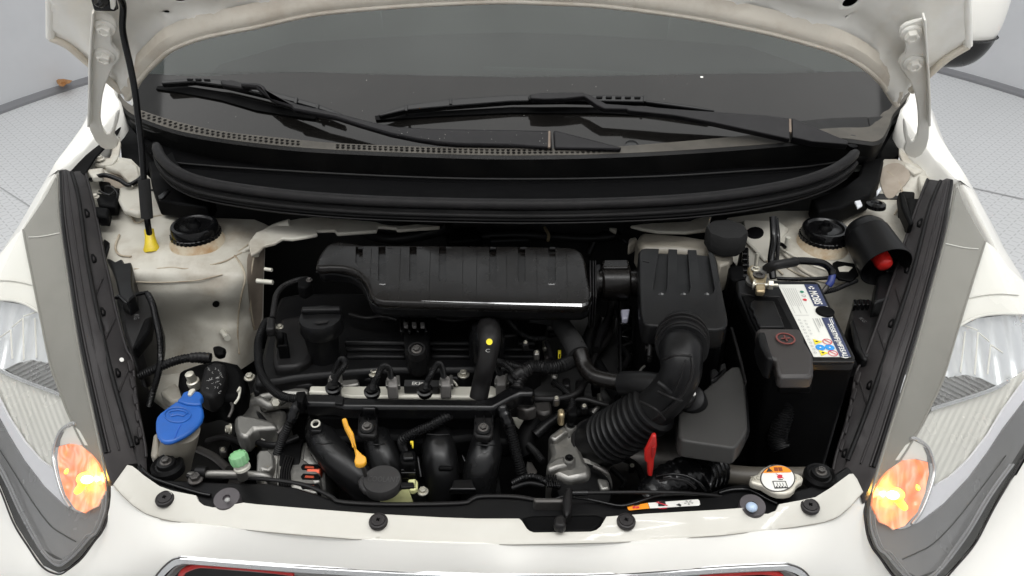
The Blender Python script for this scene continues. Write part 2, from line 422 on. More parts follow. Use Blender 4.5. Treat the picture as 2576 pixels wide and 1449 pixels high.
WALLM = mat('painted_booth_wall', (.56, .565, .58), .5, dirt=(.66, .66, .675), dscale=.7, damt=.8, rvar=.05)
GROOVE = mat('wall_groove', (.22, .22, .23), .6)
WC = (0.08, 2.80); WR = 3.02
def disc(name, r, z, mt, n=96):
    bm = bmesh.new(); bm.faces.new([bm.verts.new((WC[0]+r*math.cos(2*PI*k/n), WC[1]+r*math.sin(2*PI*k/n), z)) for k in range(n)])
    o = frombm(name, bm, mt, None, None, 0); o['kind'] = 'structure'; return o
disc('floor', WR+.3, 0, FM)
def ringwall(name, prof, mt, n=120):
    bm = bmesh.new(); R = [[bm.verts.new((WC[0]+r*math.cos(2*PI*k/n), WC[1]+r*math.sin(2*PI*k/n), z)) for k in range(n)] for r, z in prof]
    for i in range(len(R)-1):
        for k in range(n): bm.faces.new((R[i][k], R[i][(k+1) % n], R[i+1][(k+1) % n], R[i+1][k]))
    o = frombm(name, bm, mt, None, None, 40); o['kind'] = 'structure'; return o
ringwall('wall', [(WR, .03), (WR+.01, .09), (WR+.05, .5), (WR+.08, 2.7)], WALLM)
ringwall('wall_base_trim', [(WR-.045, 0), (WR-.045, .014), (WR-.03, .026), (WR+.002, .028)], GROOVE)
JOINT = mat('floor_joint_dirt', (.42, .42, .42), .7)
for k, (a, b) in enumerate((((0, 470), (78, 520)), ((2440, 470), (2576, 500)))):
    f = zp(.003); s = sheet('floor_joint', band([a, b], 1.2), f, JOINT, None, 60); s['kind'] = 'structure'
LEAF = mat('dry_leaf', (.42, .20, .07), .8, dirt=(.55, .33, .16), dscale=60)
lf = sheet('dry_leaf', [(141, 197), (160, 196), (182, 200), (176, 206), (166, 208), (160, 214), (150, 213), (144, 208)], lambda x, y: Z(x, y+2, .065+.008*math.sin(x*.3)+.006*math.sin(y*.5)), LEAF, None, 5, thick=.003)
lf['label'] = 'crumpled brown dry leaf lying against the base of the pale wall'; lf['category'] = 'leaf'

# ================================================================== the car
CAR = thing('hatchback_car', 'small white hatchback with its bonnet propped open and turn signals lit', 'car', (0, 1.3, 0))
# ---- windscreen (slope 30 degrees)
WSP0 = (0, 1.31, .95); WSN = (0, -.5, .866)
ws = lambda push=0: pl(WSP0, WSN, push)
def W3(x, s, push=0):   # place on the glass: x, distance up the slope, height above it
    return np.array([x, 1.31+.866*s-.5*push, .95+.5*s+.866*push-abs(x)**3*.12])
bm = bmesh.new(); G = []
for i in range(25):
    w = .735-.09*i/24
    G.append([bm.verts.new(Vector(W3(w*(-1+2*j/24), (-.03+.17*(w*(-1+2*j/24)/.65)**2)*(1-i/24)+i/24*.80))) for j in range(25)])
for i in range(24):
    for j in range(24): bm.faces.new((G[i][j], G[i][j+1], G[i+1][j+1], G[i+1][j]))
WSO = frombm('windshield', bm, GLASSM, CAR)
k = WSO.modifiers.new('t', 'SOLIDIFY'); k.thickness = .004; k.offset = -1
FRIT = mat('black_ceramic_band', (.007, .0065, .006), .07, spec=.26, dirt=(.014, .013, .012), dscale=8, rvar=.03)
ff = ws(.0012)
fr = [(318, 215), (345, 130), (440, 152), (520, 163), (644, 167), (800, 175), (911, 183), (1100, 190), (1288, 194), (1500, 191), (1700, 183), (1932, 168), (2060, 152), (2215, 128), (2300, 180), (2262, 243), (2222, 285), (2190, 320), (2120, 326), (2060, 330), (1900, 345), (1700, 363), (1500, 377), (1288, 380), (1100, 377), (850, 367), (700, 353), (560, 337), (450, 314), (372, 290), (335, 272), (312, 250)]
def wsf(push):
    g = ws(push)
    def q(x, y):
        P = g(x, y); P = np.array(P); P[2] -= abs(P[0])**3*.12; return P
    return q
sheet('frit_band', fr, wsf(.0015), FRIT, WSO, 40)
def dotrow():   # fading dots above the band
    bm = bmesh.new(); f = wsf(.0015)
    top = cr([(420, 150), (644, 167), (911, 183), (1288, 194), (1700, 183), (2080, 150)], False, 60)
    for r in range(2):
        for i, p in enumerate(top):
            P = f(p[0], p[1]-1.5-r*4); u = .0007-.0002*r
            bm.faces.new([bm.verts.new(Vector(P)+Vector((a*u, b*u*.866, b*u*.5))) for a, b in ((-1, -1), (1, -1), (1, 1), (-1, 1))])
    o = frombm('frit_dot_row', bm, FRIT, WSO, None, 0); o['kind'] = 'stuff'
dotrow()
# inside: dashboard and steering wheel dimly behind the glass
DASH = mat('grey_dashboard', (.10, .108, .10), .85, spec=.1); DASHL = mat('pale_dashboard_trim', (.40, .42, .40), .6)
db = [W3(-.70, .10, -.03), W3(0, .08, -.03), W3(.70, .10, -.03)]
loft('dashboard', [[W3(-.70, .0, -.02), W3(0, -.0, -.02), W3(.70, .0, -.02)], [W3(-.68, .45, -.25), W3(0, .45, -.22), W3(.68, .45, -.25)], [W3(-.66, .85, -.60), W3(0, .85, -.60), W3(.66, .85, -.60)]], DASH, CAR, n=4)
tube3('steering_wheel', [W3(.27+.19*math.cos(a), .62+.10*math.sin(a), -.22-.12*math.sin(a)) for a in np.linspace(0, 2*PI, 24)], .014, DASHL, CAR, sub=1)
tube3('dashboard_edge', [W3(-.05, .22, -.06), W3(.15, .215, -.06), W3(.34, .21, -.065)], .006, DASHL, CAR)
slab('sticker', [(1763, 184), (1770, 184), (1770, 188), (1763, 188)], wsf(.002), (0, .0005, -.0005), WHT, WSO, 0)
# roof, pillars and rear body behind the raised bonnet
for sgn in (-1, 1):
    tube3('windshield_pillar', [W3(sgn*.745, .33, -.005), W3(sgn*.70, .55, 0), W3(sgn*.65, .82, 0)], .035, PAINT, CAR, flat=.6)
bm = bmesh.new()
R = [[(x*.62, 1.31+.866*.80+t*2.0, .95+.40+.12*math.sin(min(1, t*1.3+.15)*PI*.5)-.05*t-.03*x*x) for x in np.linspace(-1, 1, 9)] for t in np.linspace(0, 1, 9)]
G = [[bm.verts.new(p) for p in r] for r in R]
for i in range(8):
    for j in range(8): bm.faces.new((G[i][j], G[i][j+1], G[i+1][j+1], G[i+1][j]))
k = frombm('roof', bm, PAINT, CAR).modifiers.new('t', 'SOLIDIFY'); k.thickness = .02
for sgn in (-1, 1):
    loft('side_panel', [[(sgn*.66, 2.0, 1.32), (sgn*.66, 3.0, 1.38), (sgn*.62, 4.0, 1.30)], [(sgn*.76, 1.55, .98), (sgn*.78, 3.0, .98), (sgn*.74, 4.15, .98)], [(sgn*.79, 1.55, .55), (sgn*.80, 3.0, .55), (sgn*.75, 4.2, .55)], [(sgn*.76, 1.55, .2), (sgn*.76, 3.0, .2), (sgn*.72, 4.15, .25)]], PAINT, CAR, .01, n=4)
loft('tailgate', [[(-.62, 4.0, 1.30), (0, 4.1, 1.32), (.62, 4.0, 1.30)], [(-.74, 4.15, .9), (0, 4.25, .9), (.74, 4.15, .9)], [(-.72, 4.15, .25), (0, 4.25, .25), (.72, 4.15, .25)]], PAINT, CAR, .01, n=4)
# ---- door mirror (right of the picture)
yy = yp(1.75)
mi = CAM+ray(2455, 30)*1.72
bm = bmesh.new(); bmesh.ops.create_icosphere(bm, subdivisions=4, radius=1)
for v in bm.verts:
    x, y, z = v.co
    v.co = Vector((math.copysign(abs(x)**.75, x)*.085, math.copysign(abs(y)**.8, y)*.06, math.copysign(abs(z)**.8, z)*.105))+Vector(CAM+ray(2425, 18)*1.73)
MB = frombm('door_mirror', bm, PAINT, CAR, smooth=80)
bm = bmesh.new(); bmesh.ops.create_icosphere(bm, subdivisions=4, radius=1)
for v in bm.verts:
    x, y, z = v.co; z = min(z, -.35)
    v.co = Vector((math.copysign(abs(x)**.75, x)*.083, math.copysign(abs(y)**.8, y)*.064, math.copysign(abs(z)**.8, z)*.128))+Vector(CAM+ray(2425, 18)*1.73)
frombm('mirror_base', bm, PLGL, MB, smooth=80)

# ---- fenders
def fender(sgn):
    q = 1 if sgn < 0 else -1
    L0 = [(297, 263, .985), (250, 320, .965), (205, 375, .945), (157, 423, .935), (139, 434, .925), (97, 505, .905), (55, 577, .88), (0, 690, .835), (-40, 800, .79)]
    a = ZL(L0); a = [Z(283, 205, 1.0), Z(287, 235, .993)]+a
    up = [Z(270, 196, 1.005), Z(255, 220, .995), Z(222, 293, .970), Z(180, 355, .950), Z(140, 408, .932), Z(128, 432, .92), Z(92, 490, .90), Z(52, 560, .875), Z(-8, 652, .835), Z(-60, 760, .79), Z(-90, 850, .75)]
    # side wall below the shoulder
    s1 = [p+np.array([-.030, 0, -.035]) for p in up]; s2 = [p+np.array([-.035, 0, -.12]) for p in up]; s3 = [p+np.array([-.03, 0, -.45]) for p in up]
    i1 = [p+np.array([.004, .0, -.004]) for p in a]; i2 = [p+np.array([.006, .0, -.05]) for p in a]
    Ls = [i2, i1, a, up, s1, s2, s3]
    Ls = [[np.array(p)*np.array([q, 1, 1])+(np.array([-.006, -.004, 0]) if q < 0 else 0) for p in l] for l in Ls]
    return loft('fender', Ls, PAINT, CAR, 0, n=3, sm=50)
fender(-1); fender(1)

# ---- bonnet
HP0 = (0, 1.23, 1.06); HN = (0, -.866, -.5)
hf = lambda push=0: pl(HP0, HN, push)
HU = np.array([0, -.5, .866])
arcL = [(322, 243), (333, 230), (347, 203), (367, 177), (397, 147), (433, 117), (500, 90), (570, 74), (644, 60), (777, 30), (911, 15), (1044, 5), (1144, 0), (1270, -4), (1388, 0), (1521, 7), (1721, 33), (1832, 54), (1932, 75), (2015, 97), (2099, 123), (2165, 157), (2215, 200), (2242, 240), (2254, 258)]
outR = [(2292, 227), (2339, 183), (2385, 143), (2435, 113)]; outL = [(127, 93), (170, 112), (215, 150), (262, 190), (305, 228)]
def hoodpoly(push=0, inset=0):
    f = hf(push)
    lo = [f(*p) for p in arcL]; r = [f(*p) for p in outR]; l = [f(*p) for p in outL]
    dr = f(2429, -60)-r[-1]; dr = dr/np.dot(dr, HU); dl = f(127, -60)-l[0]; dl = dl/np.dot(dl, HU)
    ur = [r[-1]+dr*.2, r[-1]+dr*.5, r[-1]+dr*.66+np.array([-.05, 0, 0]), r[-1]+dr*.74+np.array([-.15, 0, 0])]
    ul = [l[0]+dl*.74+np.array([.15, 0, 0]), l[0]+dl*.66+np.array([.05, 0, 0]), l[0]+dl*.5, l[0]+dl*.2]
    return lo+r+ur+[np.array([0, p0[1], p0[2]])+HU*.06 for p0 in (ur[-1],)]+ul+l
def planepoly(name, P, mt, parent, thick, ext, b=.004, step=None):
    bm = bmesh.new(); prism_bm(bm, P, np.array(ext)*thick); o = frombm(name, bm, mt, parent); bev(o, b); return o
HOOD = planepoly('hood', hoodpoly(-.042), PAINT, CAR, .004, -np.array(HN), .001)
# inner panel: relief on the picture-visible part, plain beyond
fI = hf(0)
def hole(cx, cy, rx, ry): return ell(cx, cy, rx, ry, 18)
holesd = [(413, 42, 9, 7), (450, -3, 17, 11), (2141, 8, 21, 14), (2139, 57, 9, 7)]
def toPlane(P):  # plane coordinates
    d = np.array(P)-np.array(HP0); return (d[0], float(np.dot(d, HU)))
def fromPlane(u, v, push=0): return np.array(HP0)+np.array([1, 0, 0])*u+HU*v+np.array(HN)*push
poly2 = [toPlane(p) for p in hoodpoly(0)]
arc2 = [toPlane(fI(*p)) for p in arcL]
def segd(u, v, A):
    d = 9
    for i in range(len(A)-1):
        a = np.array(A[i]); b = np.array(A[i+1]); t = max(0, min(1, np.dot(np.array((u, v))-a, b-a)/np.dot(b-a, b-a))); d = min(d, float(np.linalg.norm(np.array((u, v))-a-(b-a)*t)))
    return d
h2 = [toPlane(fI(a, b)) for a, b, _, _ in holesd]
edge2 = [toPlane(fI(*p)) for p in outL]; edge2r = [toPlane(fI(*p)) for p in outR]
lE = [poly2[-6+i] for i in range(0)]
def hrel(u, v):
    d = segd(u, v, arc2); s = 0
    sm = lambda x: max(0, min(1, x))**2*(3-2*max(0, min(1, x)))
    s += .004-.010*sm((d-.016)/.012)+.010*sm((d-.045)/.02)
    e = min(segd(u, v, edge2), segd(u, v, edge2r)); s += -.006*sm((.022-e)/.01)
    au = abs(u+.003)
    s += -.013*sm((.040-abs(au-.52))/.02)*sm((v-.03)/.05)         # long bead beside the hinge
    s += .006*sm((.02-abs(au-.60))/.012)-.007*sm((.03-abs(au-.36))/.02)*sm((v-.09)/.05)
    for hx, hy in h2:
        r = math.hypot(u-hx, v-hy); s += -.006*sm((.040-r)/.03)
    s += -.016*sm((d-.16-.04*math.cos(u*9))/.03)
    return s
# CDT in the plane
V = []; E = []
def ring2(R, st):
    s = len(V)
    for i in range(len(R)):
        a = np.array(R[i]); b = np.array(R[(i+1) % len(R)]); k = max(1, int(np.linalg.norm(b-a)/st))
        for j in range(k): V.append(a+(b-a)*j/k)
    n = len(V)-s
    for i in range(n): E.append((s+i, s+(i+1) % n))
ring2(poly2, .012)
hr = []
for (cx, cy, rx, ry) in holesd:
    c = toPlane(fI(cx, cy)); mm = 1/F*dep(fI(cx, cy)); R = [(c[0]+rx*mm*math.cos(t), c[1]+rx*mm*.9*math.sin(t)) for t in np.linspace(0, 2*PI, 16, endpoint=False)]
    hr.append(R); ring2(R, .01)
for iy in range(110):
    for ix in range(130):
        u = -.78+ix*.012+(iy % 2)*.006; v = -.1+iy*.0105
        if v > .42 and (ix % 4 or iy % 4): continue
        if inpoly(u, v, poly2) and not any(inpoly(u, v, R) for R in hr): V.append(np.array((u, v)))
r = delaunay_2d_cdt([Vector(v) for v in V], E, [], 0, 1e-4)
bm = bmesh.new(); bv = [bm.verts.new(Vector(fromPlane(v[0], v[1], hrel(v[0], v[1])))) for v in r[0]]
for t in r[2]:
    c = sum((r[0][i] for i in t), Vector((0, 0)))/3
    if inpoly(c[0], c[1], poly2) and not any(inpoly(c[0], c[1], R) for R in hr): bm.faces.new([bv[i] for i in t])
bmesh.ops.delete(bm, geom=[v for v in bm.verts if not v.link_faces], context='VERTS')
HI = frombm('inner_panel', bm, HOODP, HOOD, smooth=70); k = HI.modifiers.new('t', 'SOLIDIFY'); k.thickness = .002; k.offset = 0
# black sheet behind the holes, so that they read dark
bm = bmesh.new(); bm.faces.new([bm.verts.new(Vector(fromPlane(u*.97, v+.01, -.037))) for u, v in [toPlane(p) for p in hoodpoly(0)]])
frombm('hole_backing', bm, PLD, HOOD, None, 0)
tube3('rear_hem', [p+np.array(HN)*.004 for p in [fI(*q) for q in arcL]], .0058, HEM, HOOD, seg=10, flat=.8, sub=3)
loft('rear_hem', [[fI(*q)+np.array(HN)*.0065 for q in arcL], [fI(*q)+HU*.010+np.array(HN)*.0085 for q in arcL], [fI(*q)+HU*.022+np.array(HN)*.006 for q in arcL], [fI(*q)+HU*.032+np.array(HN)*-.006 for q in arcL]], HEM, HOOD, n=2)
for e in (outL, outR): tube3('side_hem', [fI(*q)+np.array(HN)*.001 for q in e], .006, HEM, HOOD, seg=8, sub=3)
for q in ((127, 93), (2435, 113)):
    a = fI(*q); b_ = fI(q[0]*1.0+(-6 if q[0] > 1288 else 0), -60); tube3('side_hem', [a, a+(b_-a)*1.6], .0065, HOODP, HOOD, seg=8, sub=1)

# ---- hinges
hgL = [(700, 90), (740, 95), (800, 112), (845, 135), (875, 170), (885, 215), (870, 250), (842, 275), (840, 330), (870, 370), (900, 410), (903, 440), (885, 475), (855, 500), (838, 540), (820, 580), (790, 650), (772, 720), (760, 800), (755, 900), (765, 950), (780, 990), (800, 1015), (828, 1008), (850, 960), (862, 900), (872, 860), (893, 838), (900, 855), (890, 920), (870, 980), (860, 1020), (880, 1050), (895, 1062), (885, 1100), (860, 1125), (800, 1130), (760, 1110), (715, 1060), (680, 990), (665, 940), (668, 700), (672, 500), (680, 300), (690, 180)]
hgL = [(x/3, y/3) for x, y in hgL]
hgR = [(1180, 148), (1100, 165), (1040, 185), (1000, 215), (985, 255), (1000, 295), (1030, 320), (1040, 370), (1030, 410), (1000, 440), (985, 480), (1010, 530), (1040, 570), (1070, 610), (1100, 680), (1120, 760), (1132, 850), (1135, 950), (1125, 1020), (1105, 1065), (1085, 1070), (1060, 1020), (1045, 950), (1030, 900), (1020, 930), (1025, 1010), (1040, 1080), (1025, 1130), (1050, 1175), (1110, 1195), (1160, 1170), (1200, 1110), (1215, 1050), (1222, 950), (1222, 750), (1210, 550), (1200, 300), (1190, 170)]
hgR = [(1932+x/3, y/3) for x, y in hgR]
hgf = hf(.020)
for P, bs, lip in ((hgL, ((265, 67), (264, 138)), [(233, 33), (228, 100), (225, 155), (224, 250), (222, 320)]), (hgR, ((2292, 82), (2298, 156)), [(2327, 50), (2330, 100), (2336, 185), (2339, 250), (2339, 318)])):
    H = slab('hinge', P, hgf, np.array(HN)*-.006, HOODP, HOOD, .002)
    for b in bs: bolt(hgf(*b)+np.array(HN)*.001, .0145, HOODP, H, axis=HN)
    slab('hinge_flange', band(lip, 3.2), hf(.032), np.array(HN)*-.014, HOODP, H, .001)
# hinge brackets on the body
for q, s in ((((283, 345), (300, 335), (303, 360), (298, 392), (283, 412), (262, 415), (238, 413), (245, 400), (275, 398), (280, 385)), -1), (((2275, 345), (2285, 395), (2300, 410), (2345, 412), (2350, 425), (2300, 437), (2278, 420), (2262, 385), (2262, 350)), 1)):
    slab('hinge_bracket', q, lambda x, y: Z(x, y, .935-(y-345)*.00022), .006, BAYP, CAR, .0015)
boltp(250, 400, .925, 13, BAYP, CAR, name='hinge_bolt'); boltp(2326, 419, .915, 13, BAYP, CAR, name='hinge_bolt')

# ---- prop rod
rod = [(303, -6), (310, 17), (308, 67), (315, 110), (328, 167), (340, 233), (348, 300), (357, 377), (362, 450), (370, 548), (378, 600)]
PA = fI(303, -6)+np.array(HN)*.02; PB = Z(384, 640, .862)
def rodp(i, n=len(rod)):
    t = i/(n-1); d = 1/((1-t)/dep(PA)+t/dep(PB)); return CAM+ray(*rod[i])*d
rp = [rodp(i) for i in range(len(rod))]+[PB]
ROD = tube3('hood_prop_rod', rp, .0048, PLGL, CAR, sub=6, seg=10)
tube3('foam_grip', rp[8:10], .0088, FOAM, ROD, sub=2)
d = (rp[-1]-rp[-2]); d = d/np.linalg.norm(d)
lathe('yellow_foot', PB-d*.004, -d, [(0, 0), (.0115, 0), (.0125, .005), (.0095, .013), (.0075, .024), (.0072, .036), (0, .036)], YEL, ROD)
c = PA+HU*.01; box3('rod_clip', c+np.array([-.012, 0, 0]), (.03, .014, .02), PLGL, HOOD, bevel=.003)
slab('rod_hook', [(275, -4), (290, -4), (290, 16), (286, 25), (278, 22)], hf(.03), np.array(HN)*-.004, HOODP, HOOD, .001)
tube3('rod_end', [hf(.03)(243, 2), hf(.03)(252, 8), hf(.03)(262, 0)], .006, PLGL, ROD, sub=3)

# ---- wipers
def wtrace(name, pts, push, h, mt, parent, bevel=.002, smooth=0):
    n = np.array(WSN); return slab(name, pts, wsf(push), -n*h, mt, parent, bevel, smooth)
ARMM = mat('wiper_arm_black', (.012, .0115, .0125), .34, spec=.16, dirt=(.022, .021, .022), dscale=60, damt=.3, rvar=.06)
PINM = mat('worn_pin_edge', (.16, .12, .09), .6)
w1 = wtrace('wiper', [(1386, 327), (1389, 371), (1288, 365), (1150, 362), (1100, 358), (1050, 350), (980, 335), (900, 310), (845, 291), (735, 266), (730, 258), (690, 243), (655, 216), (640, 202), (600, 196), (603, 188), (645, 192), (660, 200), (683, 232), (735, 251), (742, 250), (850, 279), (940, 304), (1000, 316), (1100, 322), (1288, 325)], .040, .012, ARMM, CAR, .004)
w1['label'] = 'wiper lying from the middle of the cowl towards the left'
wtrace('pivot_cover', [(1392, 327), (1400, 327), (1565, 368), (1560, 374), (1395, 372)], .038, .014, ARMM, w1, .003)
wtrace('pin_gap', [(1379, 328), (1385, 328), (1385, 370), (1378, 370)], .0405, .008, PINM, w1, .001)
def blade(par, spine, rub, push=.018):
    wtrace('blade_rubber', rub, .006, .010, PLD, par, .001)
    wtrace('blade_frame', spine, .024, .012, PLGL, par, .002)
blade(w1, [(395, 160), (480, 163), (560, 178), (640, 203), (745, 237), (800, 255), (860, 281), (856, 287), (800, 268), (745, 250), (640, 218), (560, 193), (480, 174), (395, 168)],
      [(385, 170), (450, 178), (550, 205), (640, 236), (745, 268), (800, 285), (790, 293), (730, 282), (640, 262), (550, 228), (440, 195), (380, 178)])
wtrace('blade_joint', [(740, 233), (748, 236), (744, 252), (736, 248)], .0265, .014, PLGL, w1, .001)
wtrace('blade_joint', [(796, 253), (802, 255), (799, 268), (792, 266)], .0265, .014, PLGL, w1, .001)
wtrace('blade_clip', [(548, 177), (575, 178), (605, 188), (625, 195), (622, 207), (590, 200), (552, 190)], .030, .014, ARMM, w1, .003)
w2 = wtrace('wiper', [(1990, 277), (1992, 331), (1950, 325), (1800, 301), (1700, 286), (1580, 276), (1578, 272), (1520, 272), (1500, 262), (1470, 241), (1420, 247), (1370, 249), (1335, 247), (1333, 237), (1352, 233), (1420, 231), (1465, 231), (1490, 240), (1525, 259), (1580, 262), (1700, 269), (1932, 274)], .040, .012, ARMM, CAR, .004)
w2['label'] = 'longer wiper lying from the right corner towards the middle'
wtrace('pivot_cover', [(1996, 277), (2000, 276), (2140, 320), (2142, 330), (2050, 332), (1998, 325)], .038, .014, ARMM, w2, .003)
wtrace('pin_gap', [(1989, 278), (1995, 278), (1996, 313), (1989, 312)], .0405, .008, PINM, w2, .001)
lathe('pivot_nut_cover', wsf(.01)(2150, 325), WSN, [(.015, 0), (.014, .008), (.010, .011), (0, .011)], PLGL, w2)
lathe('pivot_nut_cover', wsf(.01)(1588, 370), WSN, [(.013, 0), (.012, .006), (.008, .008), (0, .008)], PLGL, w1)
blade(w2, [(950, 285), (1020, 262), (1133, 248), (1288, 238), (1420, 236), (1622, 238), (1627, 248), (1740, 258), (1800, 268), (1795, 272), (1735, 266), (1625, 254), (1420, 252), (1288, 254), (1133, 266), (1022, 275), (955, 290)],
      [(942, 288), (1020, 282), (1288, 268), (1510, 268), (1640, 268), (1800, 280), (1800, 290), (1510, 283), (1288, 283), (1100, 291), (945, 300)])
for x, y in ((1021, 262), (1133, 246), (1622, 237)): wtrace('blade_joint', [(x-3, y), (x+4, y), (x+4, y+15), (x-3, y+15)], .0265, .014, PLGL, w2, .001)
wtrace('blade_clip', [(1328, 238), (1420, 236), (1425, 252), (1330, 250)], .031, .012, PLGL, w2, .003)
for i in range(5): wtrace('blade_slot', [(1500+i*24, 241), (1516+i*24, 241), (1515+i*24, 245), (1501+i*24, 245)], .0255, .003, PLD, w2, .0)
for i in range(3): wtrace('blade_slot', [(462+i*22, 164+i*3), (478+i*22, 166+i*3), (477+i*22, 170+i*3), (463+i*22, 168+i*3)], .0255, .003, PLD, w1, .0)

# ---- cowl panel
lip = [(297, 250), (310, 268), (330, 286), (370, 304), (450, 330), (560, 350), (700, 367), (850, 378), (1100, 388), (1288, 392), (1500, 389), (1700, 380), (1900, 366), (2060, 352), (2120, 349), (2170, 355), (2200, 357), (2222, 345), (2236, 318), (2246, 290), (2270, 262), (2290, 238)]
lz = [.985, .975, .968, .963, .957, .955, .954, .953, .953, .953, .953, .953, .955, .958, .958, .956, .956, .960, .966, .972, .985, .995]
Lp = [Z(x, y, z) for (x, y), z in zip(lip, lz)]
sh = [(297, 232), (312, 252), (335, 268), (372, 284), (450, 308), (560, 331), (700, 347), (850, 361), (1100, 371), (1288, 374), (1500, 372), (1700, 358), (1900, 340), (2060, 326), (2120, 322), (2165, 322), (2190, 318), (2208, 300), (2222, 282), (2236, 262), (2262, 240), (2282, 225)]
Sh = [Z(x, y, z+.006) for (x, y), z in zip(sh, lz)]
COW = loft('cowl_panel', [Sh, Lp], COWLG, CAR, .003, n=4)
low = [p+np.array([0, .010, -.045]) for p in Lp]
low2 = [p+np.array([0, .004, -.047]) for p in Lp]
loft('cowl_front_wall', [[p+np.array([0, -.001, .001]) for p in Lp], [p+np.array([0, -.005, -.004]) for p in Lp], low], COWL, COW, 0, n=4)
seal = [(393, 366), (405, 395), (440, 428), (510, 457), (640, 480), (800, 497), (1000, 508), (1288, 514), (1500, 512), (1700, 503), (1850, 488), (1990, 463), (2080, 434), (2130, 405), (2152, 384)]
SealP = [Z(x, y, .962) for x, y in seal]
# trough between wall and seal
Gv = [(345, 330), (380, 385), (430, 408), (520, 418), (700, 430), (900, 441), (1100, 449), (1288, 452), (1500, 450), (1700, 443), (1900, 430), (2030, 420), (2130, 405), (2180, 395), (2215, 385)]
Gp = [Z(x, y, .918) for x, y in Gv]
rs = lambda L, n: [np.array([np.interp(t, np.linspace(0, 1, len(L)), [p[c] for p in L]) for c in range(3)]) for t in np.linspace(0, 1, n)]
lowi = cr(low, False, 4)
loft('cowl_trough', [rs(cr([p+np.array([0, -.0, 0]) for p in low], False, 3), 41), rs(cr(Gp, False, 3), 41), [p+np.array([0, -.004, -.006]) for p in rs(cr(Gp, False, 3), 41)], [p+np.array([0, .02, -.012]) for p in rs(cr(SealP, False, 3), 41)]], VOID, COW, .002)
tube3('trough_ridge', [p+np.array([0, 0, .001]) for p in Gp[1:-1]], .0022, COWL, COW, seg=8)
# vent slots
def slots(x0, x1, skip=()):
    bm = bmesh.new(); n = int((x1-x0)/13.4)
    for i in range(n):
        x = x0+i*13.4
        for r in (0, 1):
            yl = np.interp(x, [q[0] for q in lip], [q[1] for q in lip]); ys = np.interp(x, [q[0] for q in sh], [q[1] for q in sh])
            y = ys+(yl-ys)*(.30+.36*r); z = np.interp(x, [q[0] for q in lip], lz)+.006*(1-(.30+.36*r))
            c = Z(x, y, z)+np.array([0, -.0004, .0022]); w = .0030; h = .0038
            P = [(c+np.array([math.cos(t)*w*(1 if abs(math.cos(t)) > .5 else .9), math.sin(t)*h, 0])) for t in np.linspace(0, 2*PI, 10, endpoint=False)]
            bm.faces.new([bm.verts.new(Vector(p)) for p in P])
    o = frombm('vent_slots', bm, PLD, COW, None, 0); o['kind'] = 'stuff'
slots(362, 765); slots(850, 1548)
# end pieces of the cowl on the glass
slab('cowl_end_cover', [(345, 230), (365, 238), (384, 246), (378, 272), (366, 278), (332, 262)], wsf(.006), .006, COWL, COW, .002)
slab('cowl_end_cover', [(2194, 250), (2235, 240), (2252, 258), (2225, 290), (2212, 310), (2205, 300)], wsf(.006), .006, COWL, COW, .002)
sheet('cowl_end_cover', [(2010, 283), (2100, 265), (2194, 250), (2200, 275), (2210, 305), (2190, 318), (2150, 322), (2080, 305)], wsf(.004), COWL, COW, 25, .003)
# seal
tube3('hood_seal', SealP, lambda t: .0085*(1 if .02 < t < .98 else .8), mat('seal_rubber', (.013, .0125, .013), .55, spec=.2, dirt=(.025, .023, .023), dscale=30), CAR, sub=6, seg=14)
tube3('seal_lip', [p+np.array([0, -.012, -.013]) for p in SealP], .0040, RUB, CAR, sub=6, seg=10)
loft('seal_carrier', [[p+np.array([0, -.002, -.006]) for p in SealP], [p+np.array([0, -.016, -.018]) for p in SealP], [p+np.array([0, -.014, -.024]) for p in SealP], [p+np.array([0, .05, -.034]) for p in SealP]], PLD, CAR, .002, n=4)
tube3('carrier_edge', [p+np.array([0, -.0155, -.0225]) for p in SealP[1:-1]], .0015, PLG, CAR, sub=6, seg=8)
# brackets at both ends of the seal
slab('drain_corner', [(372, 405), (400, 400), (420, 440), (470, 470), (540, 490), (520, 520), (440, 510), (395, 500), (380, 460)], zp(.915), .03, PLD, CAR, .004)
slab('drain_corner', [(2175, 395), (2225, 400), (2215, 450), (2190, 490), (2120, 520), (2060, 530), (2040, 500), (2120, 470), (2160, 440)], zp(.915), .03, PLD, CAR, .004)

for s_ in (-1, 1):
    box3('cowl_side_filler', (s_*.655, 1.34, .74), (.09, .20, .24), PLD, CAR)  # added dark filler, keeps the pale floor from showing beside the cowl
slab('cowl_corner_filler', [(298, 262), (345, 300), (392, 396), (372, 432), (345, 420), (305, 392), (300, 340)], zp(.905), .12, PLD, CAR, .003)  # added dark filler for the open corners, left and right
slab('cowl_corner_filler', [(2238, 285), (2268, 292), (2268, 345), (2262, 392), (2225, 412), (2190, 400), (2215, 350)], zp(.905), .12, PLD, CAR, .003)
box3('cowl_gap_filler', (0, 1.34, .78), (1.30, .16, .20), PLD, CAR)  # added dark block closing the gap under the cowl

